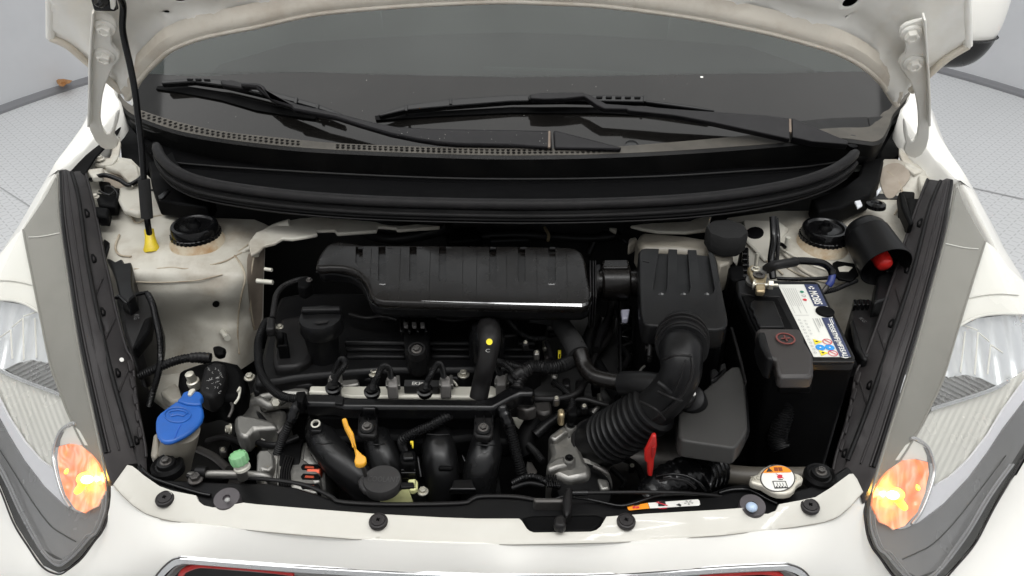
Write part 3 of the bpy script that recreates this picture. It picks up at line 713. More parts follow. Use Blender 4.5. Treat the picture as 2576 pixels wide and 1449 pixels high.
def specks(n, xr, yr, push, seed, name, par):
    rnd = random.Random(seed); bm = bmesh.new(); f = wsf(push)
    for i in range(n):
        x = rnd.uniform(*xr); t = (x-xr[0])/(xr[1]-xr[0]); y = rnd.uniform(yr[0](t), yr[1](t)); P = Vector(f(x, y)); u = rnd.uniform(.0002, .0006)
        bm.faces.new([bm.verts.new(P+Vector((a*u, b*u*.866, b*u*.5))) for a, b in ((-1, -1), (1, -.6), (.7, 1), (-.8, .9))])
    o = frombm(name, bm, mat('dust_speck', (.5, .49, .46), .8), par, None, 0); o['kind'] = 'stuff'
specks(26, (500, 1900), (lambda t: 195, lambda t: 300), .0025, 3, 'dust_specks', WSO)
specks(24, (1000, 1380), (lambda t: 325+2*t, lambda t: 345+20*t), .0415, 5, 'dust_specks', w1)
def mirror_tree(o, parent, dx=-.012, dy=-.0, top=True):
    c = o.copy(); COL.objects.link(c); c.parent = parent
    if o.type == 'MESH':
        me = o.data.copy(); M = Matrix.Translation((dx if top or True else 0, dy, 0)) @ Matrix.Diagonal((-1, 1, 1, 1))
        me.transform(M); me.flip_normals(); c.data = me
        # object-local copies keep location (0,0,0); instances with their own location are moved
        if o.location.length > 0: me.transform(M.inverted()); me.flip_normals(); c.data = o.data; c.location = Vector((-o.location.x+dx, o.location.y+dy, o.location.z))
    elif o.type == 'LIGHT': c.location = Vector((-o.location.x+dx, o.location.y+dy, o.location.z))
    for ch in list(o.children): mirror_tree(ch, c, dx, dy, False)
    return c

# ================================================================== headlights (left one, then mirrored)
LS = Surf([(150, 430, .93), (170, 674, .885), (200, 874, .85), (233, 1024, .82), (262, 1160, .79), (277, 1257, .765), (255, 1330, .74), (180, 1425, .70),
           (60, 575, .898), (0, 690, .868), (-60, 800, .825), (0, 900, .795), (0, 1100, .71), (0, 1290, .64), (60, 1360, .655), (-60, 900, .78), (-80, 1100, .69)])
inner = [(149, 430), (153, 541), (160, 610), (171, 674), (185, 774), (202, 874), (218, 950), (234, 1024), (248, 1090), (259, 1141), (270, 1190), (275, 1224), (276, 1257), (268, 1300), (254, 1335), (236, 1358), (204, 1400), (171, 1429), (146, 1440), (109, 1422), (73, 1371), (36, 1312), (0, 1221), (-70, 1080)]
outer = [(-70, 800), (0, 692), (55, 577), (100, 505), (138, 438)]
HL = sheet('headlight', inner+outer, LS.f(.075), PLD, CAR, 50, .003)
LENS = sheet('lens', inner+outer, LS.f(), LENSM, HL, 35)
M_BEZ = mat('grey_headlight_bezel', (.175, .168, .145), .5, dirt=(.14, .134, .115), dscale=12, damt=.6)
M_PALE = mat('pale_reflector', (.70, .69, .64), .22, coat=.3)
M_RIB = mat('ribbed_reflector', (.66, .65, .60), .25, metal=.2)
M_LOW = mat('lower_headlight_bezel', (.11, .11, .115), .22, coat=.4, dirt=(.15, .145, .14), dscale=7)
M_LIL = mat('silver_bezel_edge', (.66, .66, .70), .4)
M_RIM = mat('grey_lens_rim', (.20, .20, .21), .3, metal=.3)
M_FAC = mat('faceted_chrome', (.80, .82, .84), .25, metal=.6, rvar=.03)
bz = [(140, 445), (118, 490), (88, 535), (58, 578), (66, 620), (80, 691), (100, 790), (117, 874), (130, 930), (150, 984), (165, 1025), (181, 1061), (205, 1110), (233, 1154), (266, 1192), (262, 1170), (250, 1120), (238, 1065), (224, 1000), (208, 925), (194, 860), (178, 760), (163, 660), (152, 590), (145, 520), (142, 460)]
sheet('inner_bezel', bz, LS.f(.010), M_BEZ, HL, 30, .004)
tube3('bezel_line', [LS.f(.008)(x, y) for x, y in ((72, 596), (105, 594), (152, 585))], .0008, M_PALE, HL, seg=6)
tube3('bezel_edge', [LS.f(.009)(x, y) for x, y in bz[3:15]], .0016, M_BEZ, HL, seg=6)
hb = [(60, 582), (68, 640), (80, 700), (96, 772), (60, 757), (20, 751), (-70, 755), (-70, 800), (0, 692), (40, 615)]
sheet('high_beam_shroud', [(58, 578), (66, 620), (80, 691), (98, 780), (60, 762), (20, 753), (-70, 757), (-70, 700), (0, 640), (40, 590)], LS.f(.022), M_PALE, HL, 20, .003)
tube3('shroud_line', [LS.f(.019)(x, y) for x, y in ((-30, 706), (10, 704), (50, 708), (84, 716))], .0012, M_PALE, HL, seg=6)
tube3('shroud_rim', [LS.f(.018)(x, y) for x, y in ((-60, 752), (0, 753), (40, 757), (70, 767), (103, 788))], .0022, M_PALE, HL, seg=8)
# faceted reflector bowl with stepped chrome mirrors
fac = lambda x, y: .030+.020*max(0, 1-((x-20)/120)**2-((y-840)/100)**2)+.003*math.sin((x+y*.2)*2*PI/38)
sheet('reflector_bowl', [(-70, 758), (0, 757), (60, 766), (104, 790), (118, 874), (128, 915), (80, 905), (40, 915), (10, 930), (-70, 880)], LS.f(0, fac), M_FAC, HL, 5, .002, sm=20)
for a, b in (((27, 830), (31, 902)), ((58, 800), (60, 905)), ((0, 848), (27, 830)), ((31, 822), (58, 800)), ((60, 795), (98, 782)), ((88, 800), (92, 900))):
    tube3('reflector_step', [LS.f(.034)(*a), LS.f(.034)(*b)], .0012, M_PALE, HL, seg=6, sub=1)
ribs = lambda x, y: .0025*math.cos((x*.45+y*.9)*2*PI/11)
sheet('ribbed_panel', [(14, 928), (45, 913), (80, 906), (128, 912), (150, 984), (110, 975), (60, 955)], LS.f(.030, ribs), mat('dark_ribbed_panel', (.34, .34, .34), .3, metal=.6), HL, 3.2, .001, sm=30)
for k_ in range(2): tube3('divider_strip', [LS.f(.018)(x, y+5*k_) for x, y in ((-20, 912), (8, 932), (60, 955), (110, 974), (152, 990))], .0016, SATCH, HL, seg=8)
def ribs2(x, y):
    t = (x-y*.38+900); return .0011*math.cos(t*2*PI/15)*(1 if y < 1200 else 0)
rb = [(-70, 880), (-20, 915), (8, 936), (60, 960), (110, 980), (150, 990), (165, 1028), (181, 1063), (160, 1080), (140, 1112), (134, 1140), (138, 1182), (100, 1158), (60, 1112), (20, 1050), (-10, 990), (-70, 900)]
sheet('ribbed_reflector', rb, LS.f(.026, ribs2), M_RIB, HL, 3.7, .002, sm=40)
sheet('silver_bezel', [(-70, 890), (-10, 988), (20, 1048), (60, 1110), (100, 1156), (140, 1184), (150, 1210), (170, 1250), (195, 1292), (160, 1272), (110, 1225), (60, 1160), (20, 1095), (-10, 1040), (-70, 950)], LS.f(.016), M_LIL, HL, 25, .003)
sheet('lower_bezel', [(-70, 945), (-10, 1038), (20, 1093), (60, 1158), (110, 1223), (160, 1270), (195, 1290), (225, 1285), (262, 1230), (268, 1257), (258, 1300), (242, 1332), (220, 1355), (190, 1385), (155, 1405), (115, 1385), (80, 1340), (40, 1270), (0, 1180), (-70, 1050)], LS.f(.013), M_LOW, HL, 30, .003)
tube3('bezel_seam', [LS.f(.0115)(x, y) for x, y in ((-20, 1100), (30, 1180), (80, 1260), (125, 1320), (160, 1345), (190, 1362))], .0007, PLD, HL, seg=6)
for k_ in range(3):
    o_ = 4.5*k_
    tube3('lens_rim', [LS.f(.002+.0015*k_)(x, y) for x, y in ((268-o_, 1235), (264-o_, 1285), (245-o_, 1335), (225-o_, 1353-o_*.5), (196-o_*.5, 1387-o_), (168, 1412-o_), (145, 1422-o_*1.3), (115, 1400-o_), (82+o_, 1350), (45+o_, 1280), (5+o_, 1195), (-40+o_, 1120))], .0013, (M_RIM, M_LOW, M_RIM)[k_], HL, seg=8)
tube3('lens_rim', [LS.f(.002)(x, y) for x, y in ((145, 440), (148, 541), (166, 674), (197, 874), (229, 1024), (254, 1141), (268, 1200))], .0018, M_BEZ, HL, seg=8)
# turn signal
AMB = bpy.data.materials.new('lit_amber_lens'); AMB.use_nodes = True
nt = AMB.node_tree; N = nt.nodes; L = nt.links; B = N['Principled BSDF']; tc = N.new('ShaderNodeTexCoord')
B.inputs['Base Color'].default_value = (.85, .25, .10, 1); B.inputs['Roughness'].default_value = .12; B.inputs['Coat Weight'].default_value = 1
nz_ = N.new('ShaderNodeTexNoise'); nz_.inputs['Scale'].default_value = 27; nz_.inputs['Detail'].default_value = 1; nz_.inputs['Distortion'].default_value = 2.0
mp = N.new('ShaderNodeMapping'); mp.inputs['Scale'].default_value = (1.5, .6, 1); mp.inputs['Rotation'].default_value = (0, 0, .7)
L.new(tc.outputs['Object'], mp.inputs[0]); L.new(mp.outputs[0], nz_.inputs['Vector'])
rp_ = N.new('ShaderNodeValToRGB'); e = rp_.color_ramp.elements; e[0].position = .34; e[0].color = (.80, .13, .02, 1); e[1].position = .64; e[1].color = (1, .90, .72, 1)
x_ = e.new(.45); x_.color = (1, .30, .13, 1); x_ = e.new(.54); x_.color = (1, .52, .36, 1)
L.new(nz_.outputs[0], rp_.inputs[0])
L.new(rp_.outputs[0], B.inputs['Emission Color']); B.inputs['Emission Strength'].default_value = .34
BULB = mat('lit_bulb', (1, .8, .2), .3, emis=(1, .56, .02), estr=1.9, rvar=0)
BULBH = mat('hot_bulb_core', (1, .95, .7), .3, emis=(1, .93, .55), estr=9, rvar=0)
TS = sheet('turn_signal', [(180, 1065), (152, 1085), (138, 1120), (133, 1150), (144, 1200), (158, 1245), (178, 1280), (208, 1293), (240, 1276), (262, 1240), (268, 1200), (245, 1165), (225, 1120), (205, 1085)], LS.f(.014), CHROME, HL, 15, .004)
sheet('signal_dome', [(150, 1104), (163, 1080), (183, 1070), (199, 1082), (212, 1105), (220, 1120), (200, 1119), (175, 1115), (150, 1121)], LS.f(.009), M_PALE, TS, 8, .002)
slab('dome_shade', [(140, 1124), (143, 1105), (152, 1090), (160, 1084), (151, 1104), (149, 1122)], LS.f(.007), .001, M_LOW, TS, 0)
def amb(x, y):
    r = math.hypot((x-208)/58, (y-1205)/95); return .004+.012*max(0, 1-r*r)+.0016*math.sin(x*.16+y*.07)+.0012*math.sin(y*.15-x*.1)
AM = [(148, 1122), (175, 1116), (200, 1120), (228, 1142), (248, 1168), (262, 1200), (264, 1235), (245, 1272), (212, 1290), (190, 1280), (165, 1245), (150, 1195), (144, 1150)]
sheet('amber_reflector', AM, LS.f(-.005, amb), AMB, TS, 5, .002, sm=25)
tube3('signal_rim', [LS.f(.006)(x, y) for x, y in ((190, 1066), (178, 1065), (152, 1084), (138, 1118), (134, 1150), (144, 1200), (158, 1245), (176, 1276))], .0022, SATCH, TS, seg=8)
def blob(name, c, r, mt, par, sq=(1, 1, 1)):
    bm = bmesh.new(); bmesh.ops.create_icosphere(bm, subdivisions=3, radius=1)
    for v in bm.verts: v.co = Vector((v.co.x*r*sq[0]+c[0], v.co.y*r*sq[1]+c[1], v.co.z*r*sq[2]+c[2]))
    return frombm(name, bm, mt, par, smooth=80)
blob('bulb', LS.f(.004)(214, 1203), .0115, BULB, TS, (.9, .8, .6))
blob('bulb_core', LS.f(-.003)(219, 1206), .0058, BULBH, TS, (1.2, .9, .8))
tube3('bulb_holder', [LS.f(.010)(196, 1236), LS.f(.006)(211, 1214)], .005, BULB, TS, sub=1)
blob('bulb_glint', LS.f(.004)(168, 1185), .0035, BULB, TS, (.8, 1.3, .8))
pl_ = bpy.data.lights.new('turn_signal_light', 'POINT'); pl_.energy = .10; pl_.color = (1, .50, .06); pl_.shadow_soft_size = .008
po = bpy.data.objects.new('turn_signal_light', pl_); COL.objects.link(po); po.parent = TS; po.location = Vector(LS.f(-.016)(214, 1204))-Vector(CAR.location)
# gasket round the lower edge
tube3('edge_gasket', [LS.f(-.002)(x, y) for x, y in ((272, 1200), (278, 1230), (279, 1257), (270, 1305), (256, 1338), (238, 1361), (206, 1404), (172, 1432), (146, 1444), (107, 1426), (70, 1374), (33, 1314), (-4, 1222), (-72, 1082))], .0011, GASK, HL, seg=8)

# strips between lens and bay
GS = Surf([(150, 426, .936), (214, 428, .925), (200, 508, .915), (240, 640, .885), (171, 674, .887), (202, 874, .852), (263, 874, .850), (317, 874, .838), (259, 1141, .79), (333, 1124, .785), (375, 1200, .77), (282, 1216, .785), (230, 500, .91)])
line2 = [(180, 432), (192, 470), (200, 508), (208, 570), (217, 641), (228, 700), (240, 758), (263, 874), (290, 974), (310, 1047), (333, 1124)]
sheet('side_gasket', [(149, 428), (165, 425), (180, 432)]+line2[1:]+[(345, 1165), (318, 1168), (285, 1216), (277, 1207), (270, 1190), (259, 1141), (248, 1090), (234, 1024), (218, 950), (202, 874), (185, 774), (171, 674), (160, 610), (153, 541)], GS.f(-.004), GASK, HL, 30, .010, bevel=.002)
inn = inner[:10]
def blend(t, off=0):
    out = []
    for i in range(9):
        s = i/8; a = np.array([np.interp(s, np.linspace(0, 1, len(inn)), [p[c] for p in inn]) for c in (0, 1)]); b = np.array([np.interp(s, np.linspace(0, 1, len(line2)), [p[c] for p in line2]) for c in (0, 1)])
        out.append(a+(b-a)*t)
    return out
for t, r_, mt in ((.10, .0022, RUB), (.22, .0016, GASK), (.55, .0012, GASK), (1.0, .0028, RUB)):
    tube3('gasket_ridge', [GS.f(-.005)(*p) for p in blend(t)], r_, mt, HL, seg=8)
line3 = [(214, 428), (233, 501), (250, 578), (262, 644), (277, 708), (290, 774), (317, 874), (333, 907), (343, 1007), (363, 1107), (368, 1150), (378, 1215)]
BR = sheet('headlight_bracket', line2+[(345, 1165), (372, 1222)]+line3[::-1][1:], GS.f(.002), BRK, HL, 30, .006, bevel=.0015)
tube3('bracket_edge', [GS.f(.001)(*p) for p in line3[:-1]], .0020, BRK, BR, seg=8)
for cx, cy in ((217, 534), (234, 648), (257, 782), (295, 935), (342, 1105)):
    pts = [(cx-6, cy-10), (cx+1, cy-11), (cx+8, cy-2), (cx+8, cy+8), (cx-1, cy+11), (cx-4, cy+5)]
    slab('bracket_clip', pts, GS.f(-.001), .004, PLD, BR, .001)
    slab('bracket_clip', [(cx-1, cy-5), (cx+5, cy), (cx+3, cy+6), (cx-1, cy+4)], GS.f(-.003), .004, BRK, BR, .001)
for a, b in (((258, 700), (233, 760)), ((290, 800), (262, 860)), ((322, 930), (300, 985))):
    tube3('bracket_rib', [GS.f(.001)(*a), GS.f(.001)(*b)], .0012, BRK, BR, seg=6, sub=1)
for k_ in range(5):
    y0 = 905+k_*42; x0 = 333+k_*6
    slab('bracket_fin', [(x0-14, y0), (x0-2, y0-4), (x0+4, y0+22), (x0-8, y0+28)], GS.f(-.002), .008, BRK, BR, .0015)
HL2 = mirror_tree(HL, CAR, dx=-.012)
HL['label'] = 'left headlight in the picture, its amber turn signal glowing'; HL2['label'] = 'right headlight in the picture, its amber turn signal glowing'
slab('bracket_mark', ell(306, 904, 6, 5, 8), GS.f(-.001), .001, WHT, BR, 0)

# ================================================================== front bumper
FZ = [(320, 1169, .803), (285, 1216, .795), (360, 1194, .802), (433, 1234, .801), (660, 1270, .800), (950, 1296, .80), (1288, 1304, .80), (1500, 1337, .797), (1855, 1279, .80), (2052, 1250, .801), (2136, 1192, .803), (2171, 1238, .795),
      (367, 1291, .785), (434, 1310, .787), (659, 1336, .789), (884, 1355, .790), (1288, 1369, .790), (1550, 1364, .790), (1813, 1346, .789), (2000, 1325, .787), (2075, 1312, .785)]
FS = Surf(FZ)
crease = [(285, 1218), (307, 1244), (335, 1270), (367, 1291), (400, 1302), (434, 1310), (659, 1336), (884, 1355), (1100, 1365), (1288, 1369), (1550, 1364), (1813, 1346), (2000, 1325), (2075, 1312), (2110, 1298), (2140, 1272), (2171, 1236)]
top = [(320, 1169), (333, 1172), (345, 1181), (360, 1194), (400, 1222), (433, 1234), (493, 1246), (499, 1260), (513, 1271), (535, 1276), (560, 1276), (590, 1268), (612, 1264), (645, 1268), (777, 1279), (944, 1292), (1110, 1301), (1200, 1304), (1306, 1304), (1313, 1310), (1325, 1329), (1332, 1335), (1343, 1339), (1486, 1337), (1500, 1333), (1511, 1324), (1526, 1299), (1621, 1292), (1803, 1282), (1870, 1277), (1883, 1285), (1903, 1292), (1932, 1292), (1952, 1284), (1960, 1268), (2014, 1258), (2052, 1250), (2089, 1227), (2136, 1192), (2146, 1191), (2156, 1204)]
def emboss(x, y):
    s = 0
    for (x0, y0, x1, y1) in ((588, 1301, 1290, 1336), (1500, 1338, 1850, 1309)):
        if x0 < x < x1:
            yc = y0+(y1-y0)*(x-x0)/(x1-x0)+ (8*math.sin((x-x0)/(x1-x0)*PI) if x0 < 1000 else 0); s += .0009*max(0, min(1, (y-yc+4)/6))*max(0, 1-(y-yc)/22 if y > yc else 1)
    return s
BUMP = sheet('bumper_flange', top+crease[::-1], FS.f(0, emboss), FLANGE, CAR, 14, .004, bevel=.0006)
BS = Surf([(277, 1222, .785), (307, 1244, .784), (367, 1291, .783), (434, 1310, .785), (659, 1336, .787), (884, 1355, .788), (1288, 1369, .788), (1550, 1364, .788), (1813, 1346, .787), (2000, 1325, .785), (2075, 1312, .783), (2140, 1272, .784), (2175, 1240, .785),
           (230, 1370, .715), (150, 1449, .672), (60, 1449, .64), (0, 1300, .628), (-60, 1180, .64), (300, 1449, .712), (450, 1403, .757), (1000, 1430, .762), (1288, 1443, .760), (1600, 1440, .760), (1980, 1419, .757), (0, 1600, 'y', .64), (400, 1600, 'y', .60), (1288, 1640, 'y', .575), (2150, 1600, 'y', .60), (2576, 1600, 'y', .64),
           (2222, 1375, .715), (2290, 1449, .672), (2380, 1449, .64), (2450, 1305, .628), (2530, 1180, .64), (2140, 1449, .712)])
gl = [(380, 1480), (393, 1449), (402, 1437), (412, 1426), (431, 1410), (449, 1404), (472, 1403), (622, 1415), (809, 1428), (1072, 1441), (1288, 1447), (1532, 1445), (1813, 1426), (1963, 1419), (1989, 1421), (2015, 1431), (2034, 1449), (2046, 1480)]
lo = [(279, 1248), (276, 1275), (268, 1307), (256, 1338), (237, 1362), (204, 1406), (171, 1434), (146, 1446), (107, 1428), (70, 1376), (33, 1316), (-4, 1225), (-90, 1060)]
roE = [proj(np.array(LS.f(0)(x, y))*np.array([-1, 1, 1])+np.array([-.012, 0, 0])) for x, y in lo]
BSK = sheet('bumper', [(279, 1222)]+crease[1:-1]+[(2174, 1240)]+roE+[(2760, 1000), (2760, 1640), (2046, 1640)]+gl[::-1]+[(380, 1640), (-160, 1640), (-160, 1200)]+lo[::-1], BS.f(.0), PAINT, CAR, 15, .003, sm=80)
BUMP.parent = BSK
tube3('flange_groove', [FS.f(.0012)(x, y+.5) for x, y in crease], .0006, mat('groove_shadow_dirt', (.30, .28, .24), .7), BSK, seg=6, sub=2)
# lower bumper under the grille
loft('bumper_lower', [[BS.f()(-160, 1640), BS.f()(380, 1640), BS.f()(1288, 1650), BS.f()(2046, 1640), BS.f()(2700, 1640)], [np.array(p)+np.array([0, .03, -.3]) for p in (BS.f()(-160, 1640), BS.f()(380, 1640), BS.f()(1288, 1650), BS.f()(2046, 1640), BS.f()(2700, 1640))]], PAINT, BSK, .004, n=4)
# grille
GR = loft('grille', [[BS.f(-.002)(x, y) for x, y in gl], [BS.f(.006)(x+(7 if x < 800 else (-7 if x > 1700 else 0)), y+11) for x, y in gl]], SATCH, CAR, .004, n=3)
tube3('chrome_edge', [BS.f(-.001)(x, y+1) for x, y in gl], .0016, DARKM, GR, seg=8, sub=3)
def ing(o, dpt): return [BS.f(dpt)(x+o*(1 if x < 800 else (-1 if x > 1700 else 0)), y+o*(1.0 if 430 < x < 2000 else 1.2)) for x, y in gl]
loft('grille_inner_surround', [ing(14, .006), ing(22, .035)], mat('grey_surround', (.26, .25, .24), .4), GR, .002, n=3)
rl = [(455, 1449), (462, 1436), (480, 1427), (500, 1421), (520, 1421), (622, 1428), (700, 1436), (740, 1441)]
tube3('red_trim', [BS.f(.012)(x, y) for x, y in rl], .0035, RED, GR, seg=8)
tube3('red_trim', [BS.f(.012)(x, y) for x, y in [(1760, 1449), (1813, 1443), (1900, 1438), (1945, 1440), (1965, 1449)]], .0035, RED, GR, seg=8)
bm = bmesh.new()
for i in range(60):
    for j in range(4):
        c = Vector((-.33+i*.0112, .625, .735-j*.011+.004*(i % 2)))
        r = [bm.verts.new(c+Vector((.0052*math.cos(t), 0, .005*math.sin(t)))) for t in np.linspace(0, 2*PI, 7)[:-1]]; r2 = [bm.verts.new(v.co+(v.co-c)*.25+Vector((0, -.008, 0))) for v in r]
        for k in range(6): bm.faces.new((r[k], r[(k+1) % 6], r2[(k+1) % 6], r2[k]))
o = frombm('mesh_insert', bm, PLG, GR, None, 20); o['kind'] = 'stuff'
box3('grille_backing', (0, .645, .68), (.72, .004, .16), PLD, GR)
# push clips and rubber stops
for x, y in ((416, 1256), (952, 1313), (1575, 1313), (2037, 1275)):
    P = FS.f()(x, y); n = Vector((0, -.08, 1)).normalized(); r_ = m(23.5, P)
    cl = lathe('push_clip', P, n, [(r_*1.0, -.001), (r_*1.02, .002), (r_*.96, .0035), (r_*.80, .004), (r_*.78, .0032), (r_*.74, .0032), (r_*.72, .0045), (0, .0048)], BRK, BSK, 32)
    for a in (0, PI/2):
        box3('cross_slot', P+np.array(n)*.005, (r_*.42, r_*.13, .0012), PLD, cl, rot=a+.5, bevel=0)
for x, y in ((571, 1251), (1893, 1268)):
    P = Z(x, y, .800); r_ = m(33, P)
    st = lathe('rubber_stop', P-np.array([0, 0, .01]), (0, -.12, 1), [(r_*.98, -.006), (r_, 0), (r_, .008), (r_*.96, .0105), (r_*.3, .0110), (r_*.25, .0085), (0, .0085)], mat('stop_rubber', (.055, .048, .052), .5), CAR, 36)
blob('stop_pin', Z(1891, 1275, .806), .0065, mat('pale_blue_pin', (.38, .48, .62), .3), st, (1, 1, .7))
blob('stop_pin', Z(572, 1257, .806), .003, GREYP, st, (1, 1, .7))

# ================================================================== radiator support and its trim
SUPZ = .786
sup = [(350, 1160), (372, 1192), (400, 1204), (470, 1208), (560, 1212), (680, 1215), (740, 1224), (800, 1242), (840, 1258), (860, 1264), (975, 1270), (1155, 1266), (1190, 1254), (1240, 1249), (1300, 1252), (1385, 1256), (1400, 1262), (1520, 1262), (1560, 1266), (1620, 1248), (1700, 1242), (1790, 1236), (1830, 1222), (1870, 1215), (1960, 1240), (2040, 1222), (2100, 1190), (2145, 1160), (2165, 1195), (2120, 1240), (2060, 1290), (1900, 1320), (1600, 1330), (1560, 1360), (1290, 1362), (1250, 1340), (900, 1330), (600, 1310), (420, 1280), (340, 1230)]
SUP = slab('radiator_support', sup, zp(SUPZ), .03, PL, CAR, .003)
tube('support_edge', [(x, y, SUPZ+.002) for x, y in [(470, 1196), (560, 1200), (640, 1203), (700, 1208), (760, 1218), (800, 1232), (835, 1250), (860, 1262), (975, 1268), (1155, 1265), (1185, 1256), (1210, 1248), (1290, 1248), (1345, 1256)]], 6, PLG, SUP, flat=.7)
tube('support_edge', [(x, y, SUPZ+.004) for x, y in [(1390, 1262), (1400, 1254), (1420, 1250), (1470, 1254), (1510, 1262), (1560, 1272), (1600, 1264), (1650, 1248), (1720, 1243)]], 4, PLGL, SUP)
tube('support_edge', [(x, y, SUPZ+.003) for x, y in [(1808, 1240), (1840, 1232), (1880, 1231), (1900, 1238), (1930, 1255), (1955, 1266)]], 5, PLGL, SUP)
tube('support_edge', [(x, y, SUPZ+.003) for x, y in [(358, 1180), (385, 1203), (440, 1222), (500, 1240), (530, 1246)]], 5, PLGL, SUP)
slab('latch_well', [(1310, 1300), (1330, 1334), (1345, 1341), (1486, 1339), (1508, 1326), (1524, 1300), (1500, 1292), (1340, 1294)], zp(.792), .03, PLD, SUP, .004)
# warning label
lf_ = zp(SUPZ+.001)
WL = flat('warning_label', [(1630, 1266), (1755, 1257), (1759, 1260), (1761, 1270), (1757, 1273), (1635, 1280)], lf_, WHT, SUP, .001)
flat('warning_label', [(1577, 1275), (1629, 1266), (1634, 1280), (1584, 1285), (1580, 1283)], lf_, ORG, SUP, .001)
for t, rr in ((0, 1),):
    bm = bmesh.new(); n = 28; c = Z(1664, 1270, SUPZ+.0018)
    for k in range(n):
        a, b = 2*PI*k/n, 2*PI*(k+1)/n
        q = [(.0075, a), (.0075, b), (.0063, b), (.0063, a)]
        bm.faces.new([bm.verts.new(Vector(c)+Vector((r_*math.cos(t_)*1.15, r_*math.sin(t_)*.75, 0))) for r_, t_ in q])
    frombm('prohibition_ring', bm, REDP, SUP, None, 0)
flat('hand_symbol', [(1656, 1275), (1655, 1268), (1660, 1264), (1672, 1264), (1675, 1269), (1671, 1275)], lf_, BLKP, SUP, .0016)
for i in range(4): flat('hand_symbol', [(1657+i*4, 1266), (1659+i*4, 1261), (1661+i*4, 1261), (1661+i*4, 1266)], lf_, BLKP, SUP, .0016)
flat('prohibition_bar', [(1649, 1266), (1652, 1265), (1680, 1273), (1677, 1275)], lf_, REDP, SUP, .002)
flat('warning_symbol', [(1593, 1275), (1601, 1269), (1611, 1272)], lf_, BLKP, SUP, .0016)
for i in range(2): flat('manual_symbol', [(1591+i*9, 1281), (1591+i*9, 1276), (1598+i*9, 1275), (1599+i*9, 1280)], lf_, REDP, SUP, .0016)
flat('fan_symbol', [(1700, 1272), (1708, 1268), (1714, 1272), (1712, 1276)], lf_, BLKP, SUP, .0016)
for i in range(5):
    a = i*1.256; cx, cy = 1732, 1266
    flat('fan_symbol', [(cx, cy), (cx+12*math.cos(a), cy+6*math.sin(a)), (cx+12*math.cos(a+.5), cy+6*math.sin(a+.5))], lf_, GREYP, SUP, .0016)
# bonnet latch
LT = slab('hood_latch', [(1424, 1224), (1440, 1224), (1440, 1262), (1436, 1285), (1424, 1300), (1418, 1280), (1416, 1250)], zp(.806), .02, PLG, SUP, .003)
slab('latch_lever', [(1396, 1296), (1418, 1292), (1423, 1300), (1424, 1318), (1418, 1325), (1398, 1322), (1393, 1314)], zp(.812), .012, PLG, SUP, .003)
slab('latch_plate', [(1340, 1250), (1420, 1252), (1420, 1262), (1345, 1262)], zp(.80), .02, DARKM, SUP, .002)
tube('release_cable', [(1438, 1240, .80), (1500, 1239, .80), (1600, 1238, .80), (1700, 1239, .798), (1775, 1244, .79), (1840, 1252, .78)], 5, PLG, SUP, seg=8)
tube('cable_ferrule', [(1440, 1240, .80), (1478, 1239.5, .80)], 8, PLGL, SUP, seg=10, sub=1)
# support mounts at the corners
for x, y in ((420, 1170), (2063, 1195)):
    P = Z(x, y, .79); s_ = lathe('support_mount', P, (0, 0, 1), [(m(40, P), -.01), (m(40, P), .0), (m(34, P), .004), (m(28, P), .001), (m(24, P), .001), (m(22, P), .006), (0, .007)], PL, CAR, 28)
    bolt(P+np.array([0, 0, .006]), m(15, P), DARKM, s_)
# ================================================================== engine bay bodywork
BL = Surf([(230, 440, .905), (250, 390, .925), (320, 380, .93), (345, 440, .90), (330, 520, .885), (420, 530, .878), (300, 560, .875), (300, 640, .868), (400, 650, .863), (450, 640, .866), (560, 660, .862), (620, 640, .860), (640, 590, .868), (500, 560, .868), (640, 560, .872),
           (340, 700, .850), (480, 715, .846), (620, 700, .842), (340, 800, 'y', 1.035), (480, 800, 'y', 1.025), (600, 780, 'y', 1.03), (340, 900, 'y', 1.02), (480, 900, 'y', 1.01), (600, 880, 'y', 1.015), (650, 850, 'y', 1.06), (672, 700, 'y', 1.09), (680, 640, 'y', 1.10), (400, 960, 'y', .98), (560, 950, 'y', .98), (700, 900, 'y', 1.10)])
def relL(x, y):
    s = 0; sm = lambda v: max(0, min(1, v))**2*(3-2*max(0, min(1, v)))
    r = math.hypot((x-492)/105, (y-600)/62); s -= .008*sm((1.35-r)/.5)          # tower turret
    r = math.hypot((x-560)/90, (y-790)/40); s += .006*sm((1-r)/.5)                 # pressed dimple
    s += .004*sm((8-abs(x-(655-(y-640)*.06)))/6)*(1 if y > 630 else 0)            # seam
    s += .003*math.exp(-((y-716+(x-400)*.03)/9)**2)*sm((600-x)/80)
    s -= .003*math.exp(-((y-684)/8)**2)*sm((620-x)/80)
    s += .0015*math.sin(x*.021+y*.013)+.001*math.sin(x*.05-y*.031)
    r = math.hypot((x-350)/60, (y-600)/30); s += .006*sm((1-r)/.5)
    return s
pL = [(232, 425), (245, 398), (300, 395), (330, 400), (360, 430), (400, 470), (425, 520), (470, 545), (640, 552), (664, 562), (690, 575), (668, 600), (664, 700), (662, 800), (650, 900), (560, 960), (400, 990), (330, 960), (318, 880), (280, 760), (255, 640), (250, 580), (235, 500), (215, 430)]
TL = sheet('inner_fender', pL, BL.f(0, relL), BAYP, CAR, 10, .003, sm=60)
